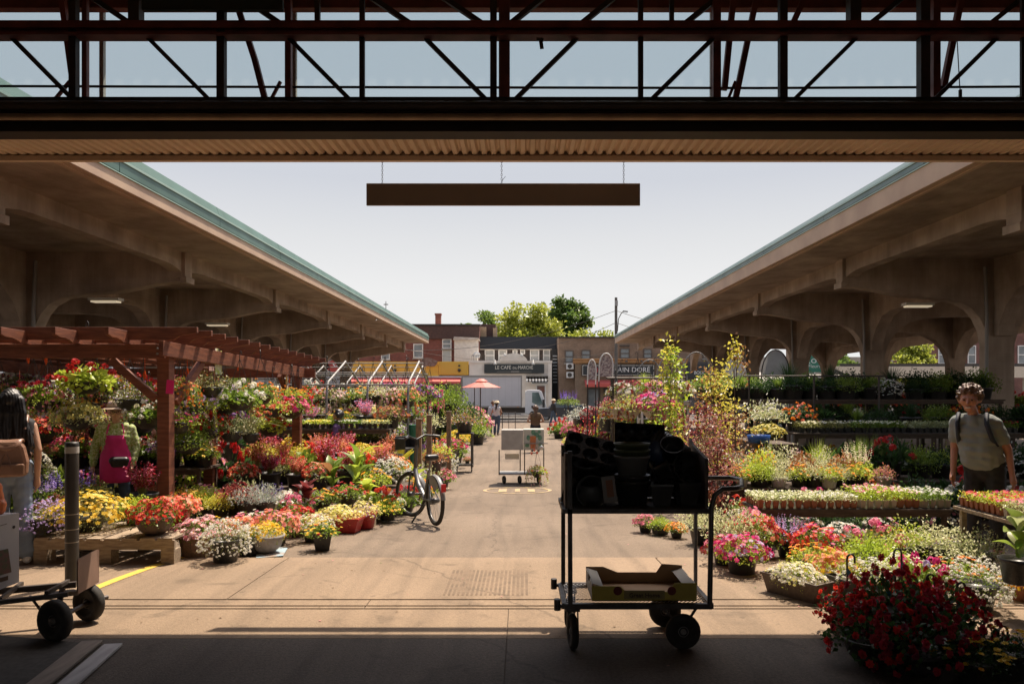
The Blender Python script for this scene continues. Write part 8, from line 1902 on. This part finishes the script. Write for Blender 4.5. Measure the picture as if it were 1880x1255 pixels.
row('shelf under the high herb shelf', 14.9, PZ(790, 14.6), 4.2, 9.4, .5, [('geranium', ('crimson', 'maroon'), 'dark'), ('lime', ('lime',), 'dark'), ('loose', ('lime', 'lime'), 'dark')], .3, 'shaded pots on the right', seed=71)
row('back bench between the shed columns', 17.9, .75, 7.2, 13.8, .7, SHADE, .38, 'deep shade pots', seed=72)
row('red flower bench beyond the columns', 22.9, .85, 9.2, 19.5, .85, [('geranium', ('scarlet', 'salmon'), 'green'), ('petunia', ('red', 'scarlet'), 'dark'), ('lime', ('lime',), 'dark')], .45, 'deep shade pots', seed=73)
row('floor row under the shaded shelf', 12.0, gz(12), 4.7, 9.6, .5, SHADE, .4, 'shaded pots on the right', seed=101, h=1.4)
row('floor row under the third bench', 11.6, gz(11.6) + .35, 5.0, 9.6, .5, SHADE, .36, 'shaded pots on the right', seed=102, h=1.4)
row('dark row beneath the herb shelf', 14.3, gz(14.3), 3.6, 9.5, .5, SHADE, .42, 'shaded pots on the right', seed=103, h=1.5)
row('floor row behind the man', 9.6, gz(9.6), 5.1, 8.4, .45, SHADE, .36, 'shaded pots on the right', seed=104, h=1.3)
row('floor row under the front right bench', 8.9, gz(8.9), 2.6, 5.1, .4, [('lime', ('lime',), 'dark'), ('petunia', ('white', 'pink'), 'dark')], .2, 'pots under the right benches', seed=105)
row('third herb shelf row', 15.2, PZ(733, 14.6), 3.8, 9.4, .42, [('lime', ('lime',), 'dark'), ('grass', ('lime',), 'dark'), ('lime', ('lime',), 'green')], .34, 'herbs on the high right shelf', seed=106, h=1.2)
row('floor row before the second bench', 9.25, gz(9.2), 2.4, 4.9, .4, SUNNY, .26, 'pots under the right benches', seed=107, h=1.1)
# stepped stand, red maples, hanging right
row('top of the stepped stand', 15.9, PZ(735, 15.6), 2.6, 3.5, .34, [('daisy', ('lemon', 'orange'), 'silver'), ('zinnia', ('orange', 'gold'), 'lime'), ('grass', ('lime',), 'lime')], .26, 'pots on the stepped stand', seed=74, h=1.2)
row('lower step of the stepped stand', 15.85, PZ(768, 15.6), 2.6, 3.5, .25, [('zinnia', ('orange', 'gold'), 'green'), ('zinnia', ('gold', 'yellow'), 'lime'), ('geranium', ('scarlet', 'orange'), 'green')], .17, 'pots on the stepped stand', seed=75)
row('trellis rail row', 14.4, PZ(725, 14.4) - .12, 1.95, 3.0, .34, [('trailing', ('gold', 'purple'), 'green'), ('petunia', ('pink', 'blush'), 'green'), ('trailing', ('crimson', 'white'), 'green'), ('petunia', ('white', 'crimson'), 'olive')], .30, 'baskets on the right rails', 'white', 'bowl', True, seed=76)
row('nearer rail row', 12.5, PZ(755, 12.5) - .12, 1.55, 2.5, .36, [('petunia', ('magenta', 'lavender'), 'olive'), ('loose', ('cream', 'pink'), 'lime'), ('trailing', ('maroon', 'orange'), 'olive'), ('trailing', ('magenta', 'pink'), 'green')], .30, 'baskets on the right rails', 'white', 'bowl', True, seed=77)
row('ground row below the right rails', 13.2, gz(13.2), 1.45, 2.7, .35, [('petunia', ('magenta', 'scarlet'), 'green'), ('zinnia', ('gold', 'orange'), 'green'), ('salvia', ('lavender', 'purple'), 'green'), ('lime', ('lime',), 'lime')], .29, 'pots below the right rails', seed=78, h=1.4)
row('second ground row below the right rails', 15, gz(15) + .2, 1.6, 2.7, .38, SUNNY, .32, 'pots below the right rails', seed=79, h=1.3)
row('far right bench of hanging flowers', 18.9, .6, 2.2, 3.7, .4, SUNNY, .36, 'pots on the far right bench', seed=80, h=1.2)
row('lower far right bench', 18.9, 0, 2.2, 3.7, .45, [('petunia', ('crimson', 'pink'), 'red'), ('coleus', ('crimson', 'maroon'), 'red'), ('petunia', ('salmon', 'pink'), 'green')], .36, 'pots on the far right bench', seed=81)
row('row at the rear of the right side', 22.5, gz(22.5) + .3, 2.1, 3.8, .5, SUNNY, .45, 'pots at the rear right', seed=82, h=1.4)
row('far right bench near the lavender', 26.5, .35, 2.1, 3.4, .5, [('petunia', ('crimson', 'maroon'), 'red'), ('loose', ('cream', 'white'), 'silver'), ('petunia', ('pink', 'blush'), 'green')], .5, 'pots at the rear right', seed=83)
for px, y, r, kd, cl, lf, lab in ((1026, 34, .48, 'geranium', ('scarlet', 'pink'), 'green', 'low mass of scarlet geraniums standing out in the alley'), (1038, 35, .5, 'geranium', ('red', 'scarlet'), 'green', 'red geraniums right of the scarlet mass in the alley'), (1050, 33, .5, 'petunia', ('pink', 'blush'), 'green', 'pink flower mound right of the scarlet geraniums'), (1048, 26.5, .34, 'petunia', ('blush', 'yellow'), 'lime', 'pink and yellow flowers just above the trolley left edge'), (1027, 37, .4, 'alyssum', ('white', 'cream'), 'green', 'white flowers behind the scarlet geraniums'), (1068, 27, .45, 'coleus', ('maroon', 'crimson'), 'red', 'maroon foliage behind the pink mound')):
    plant(kd, g2(px, y), r, cl, lf, 'black', label=lab, group='far flowers on the right of the alley', hz=1.3)
plant('salvia', g2(1043, 37, 1.0), .62, ('violet', 'purple'), 'green', None, None, label='violet lavender head on a tall thin stem by the parked car', name='standard_lavender', cat='potted plant')
MB().tube([(PX(1043, 37), 37, gz(37)), (PX(1043, 37), 37, 1.1)], .03, 6).build('stem', mat('bark', (.12, .09, .065)), COL.objects[[o.name for o in COL.objects if o.name.startswith('standard_lavender')][-1]]).location = (-PX(1043, 37), -37, -1.0)

# saplings and maples
def sapling(name, label, loc, H, leaf, lv2, n, R, ls, seed, z0=.25, clumps=9, stem=.012, cat='sapling', pot=True):
    rr = random.Random(seed); t = thing(name, label, cat, loc)
    if pot: o = link('pot', POTM['round'], t); o.scale = (.16, .16, .24); setmat(o, [PM['black']])
    b = MB(); b.tube([(0, 0, .1), (rr.uniform(-.03, .03), 0, H*.5), (rr.uniform(-.05, .05), 0, H)], [stem, stem*.7, stem*.3], 6)
    C = Cloud(); C2 = Cloud()
    for i in range(clumps):
        u = (i + .5)/clumps; z = H*(z0 + (1-z0)*u); a = i*2.4; rad = R*(1 - .75*u)*rr.uniform(.5, 1.1)
        c = np.array([rad*math.cos(a), rad*math.sin(a), z + .05]); b.tube([(0, 0, z - .12*H), tuple(c)], [stem*.45, stem*.2], 4)
        m = n//clumps; p = c + NR.normal(0, 1, (m, 3))*np.array([R*.28, R*.28, H*.045]); dd = NR.normal(0, 1, (m, 3)); leaves(C if i % 3 else C2, p, dd, ls, .5, -.1, .5)
    b.build('stem', mat('young bark', (.14, .1, .06), .8), t)
    o = link('foliage', C.mesh('foliage'), t); setmat(o, [LEAF[leaf]]*3); o = link('foliage', C2.mesh('foliage'), t); setmat(o, [LEAF[lv2]]*3)
    return t
yy = 11.6; sapling('sapling', 'tall young tree with lime green leaves above the big trolley', g2(1231, yy), PZ(640, yy) - gz(yy), 'lime', 'yellow', 560, .24, .08, 3, .45, 13)
yy = 10.8; sapling('sapling', 'young tree with orange tinged leaf cluster at the top, leaning right', g2(1352, yy), PZ(640, yy) - gz(yy), 'yellow', 'bronze', 130, .17, .075, 4, .86, 5)
yy = 11.3; sapling('japanese_maple', 'golden and rosy leaved maple in the centre of the right stands', g2(1312, yy), PZ(682, yy) - gz(yy), 'yellow', 'bronze', 1250, .42, .06, 5, .3, 14)
yy = 10.6; sapling('japanese_maple', 'red leaved maple behind the right end of the big trolley', g2(1300, yy), PZ(755, yy) - gz(yy), 'pinkish', 'red', 1300, .42, .055, 6, .2, 13)
yy = 11.9; sapling('japanese_maple', 'small copper red maple right of the golden one', g2(1345, yy), PZ(760, yy) - gz(yy), 'bronze', 'red', 900, .38, .055, 7, .2, 12)
yy = 12.5; sapling('japanese_maple', 'bushy red maple left of the golden one', g2(1250, yy), PZ(765, yy) - gz(yy), 'pinkish', 'olive', 900, .38, .055, 8, .2, 12)
yy = 9.5; sapling('japanese_maple', 'wispy dark red maple touching the trolley handle', g2(1318, yy), PZ(815, yy) - gz(yy), 'red', 'pinkish', 700, .22, .05, 9, .15, 12)
row('maple bench', 13.0, .18, 2.8, 4.3, .4, [('loose', ('rust', 'salmon'), 'bronze'), ('coleus', ('scarlet', 'gold'), 'pinkish'), ('lime', ('lime',), 'lime'), ('loose', ('pink', 'cream'), 'olive')], .33, 'pots on the maple bench', seed=90, h=1.1)
plant('daisy', (PX(1410, 12.5), 12.5, PZ(812, 12.5)), .27, ('lemon', 'yellow'), 'yellow', 'black', label='bright yellow cushion plant below the blond woman', hz=.8)
plant('loose', (PX(1408, 12.9), 12.9, PZ(795, 12.9)), .38, ('white', 'cream'), 'varieg', 'black', label='white variegated plant in front of the blond woman', hz=1.1)
b = MB(); b.lathe([(0, 0), (.16, 0), (.18, .12), (.17, .12), (.15, .01)], 18); o = b.build('blue_basin', mat('blue plastic', (.02, .09, .35), .4)); o.location = (PX(1393, 11.6), 11.6, PZ(812, 11.6)); tag(o, 'small blue plastic basin on the shelf below the yellow cushion plant', 'basin')
crate('crate under the blue basin and yellow plant', PX(1375, 12), PX(1440, 12), 11.4, 13.0, PZ(813, 11.6))
b = MB(); b.box(PX(1622, 24), PX(1640, 24), 24, 24.02, PZ(705, 24), PZ(690, 24)); b.tube([(PX(1631, 24), 24.01, gz(24)), (PX(1631, 24), 24.01, PZ(705, 24))], .012, 5); tag(b.build('purple_sign', mat('purple card', (.3, .02, .25), .6)), 'small purple card sign beyond the right shed columns', 'sign')
# plant labels stuck in the front pots
for i, (px, py, y) in enumerate(((1505, 1000, 6.6), (1795, 985, 6.7))):
    c = P(px, py, y); b = MB(); b.bar(c, c - Vector((.01, 0, .12)), .008, .002); b.obox(c, (.018, .002, .013), Matrix.Identity(3)); tag(b.build('plant_label', white_paint), ('white plant label stuck in the orange marigolds', 'small white label above the variegated mound')[i], 'plant label')
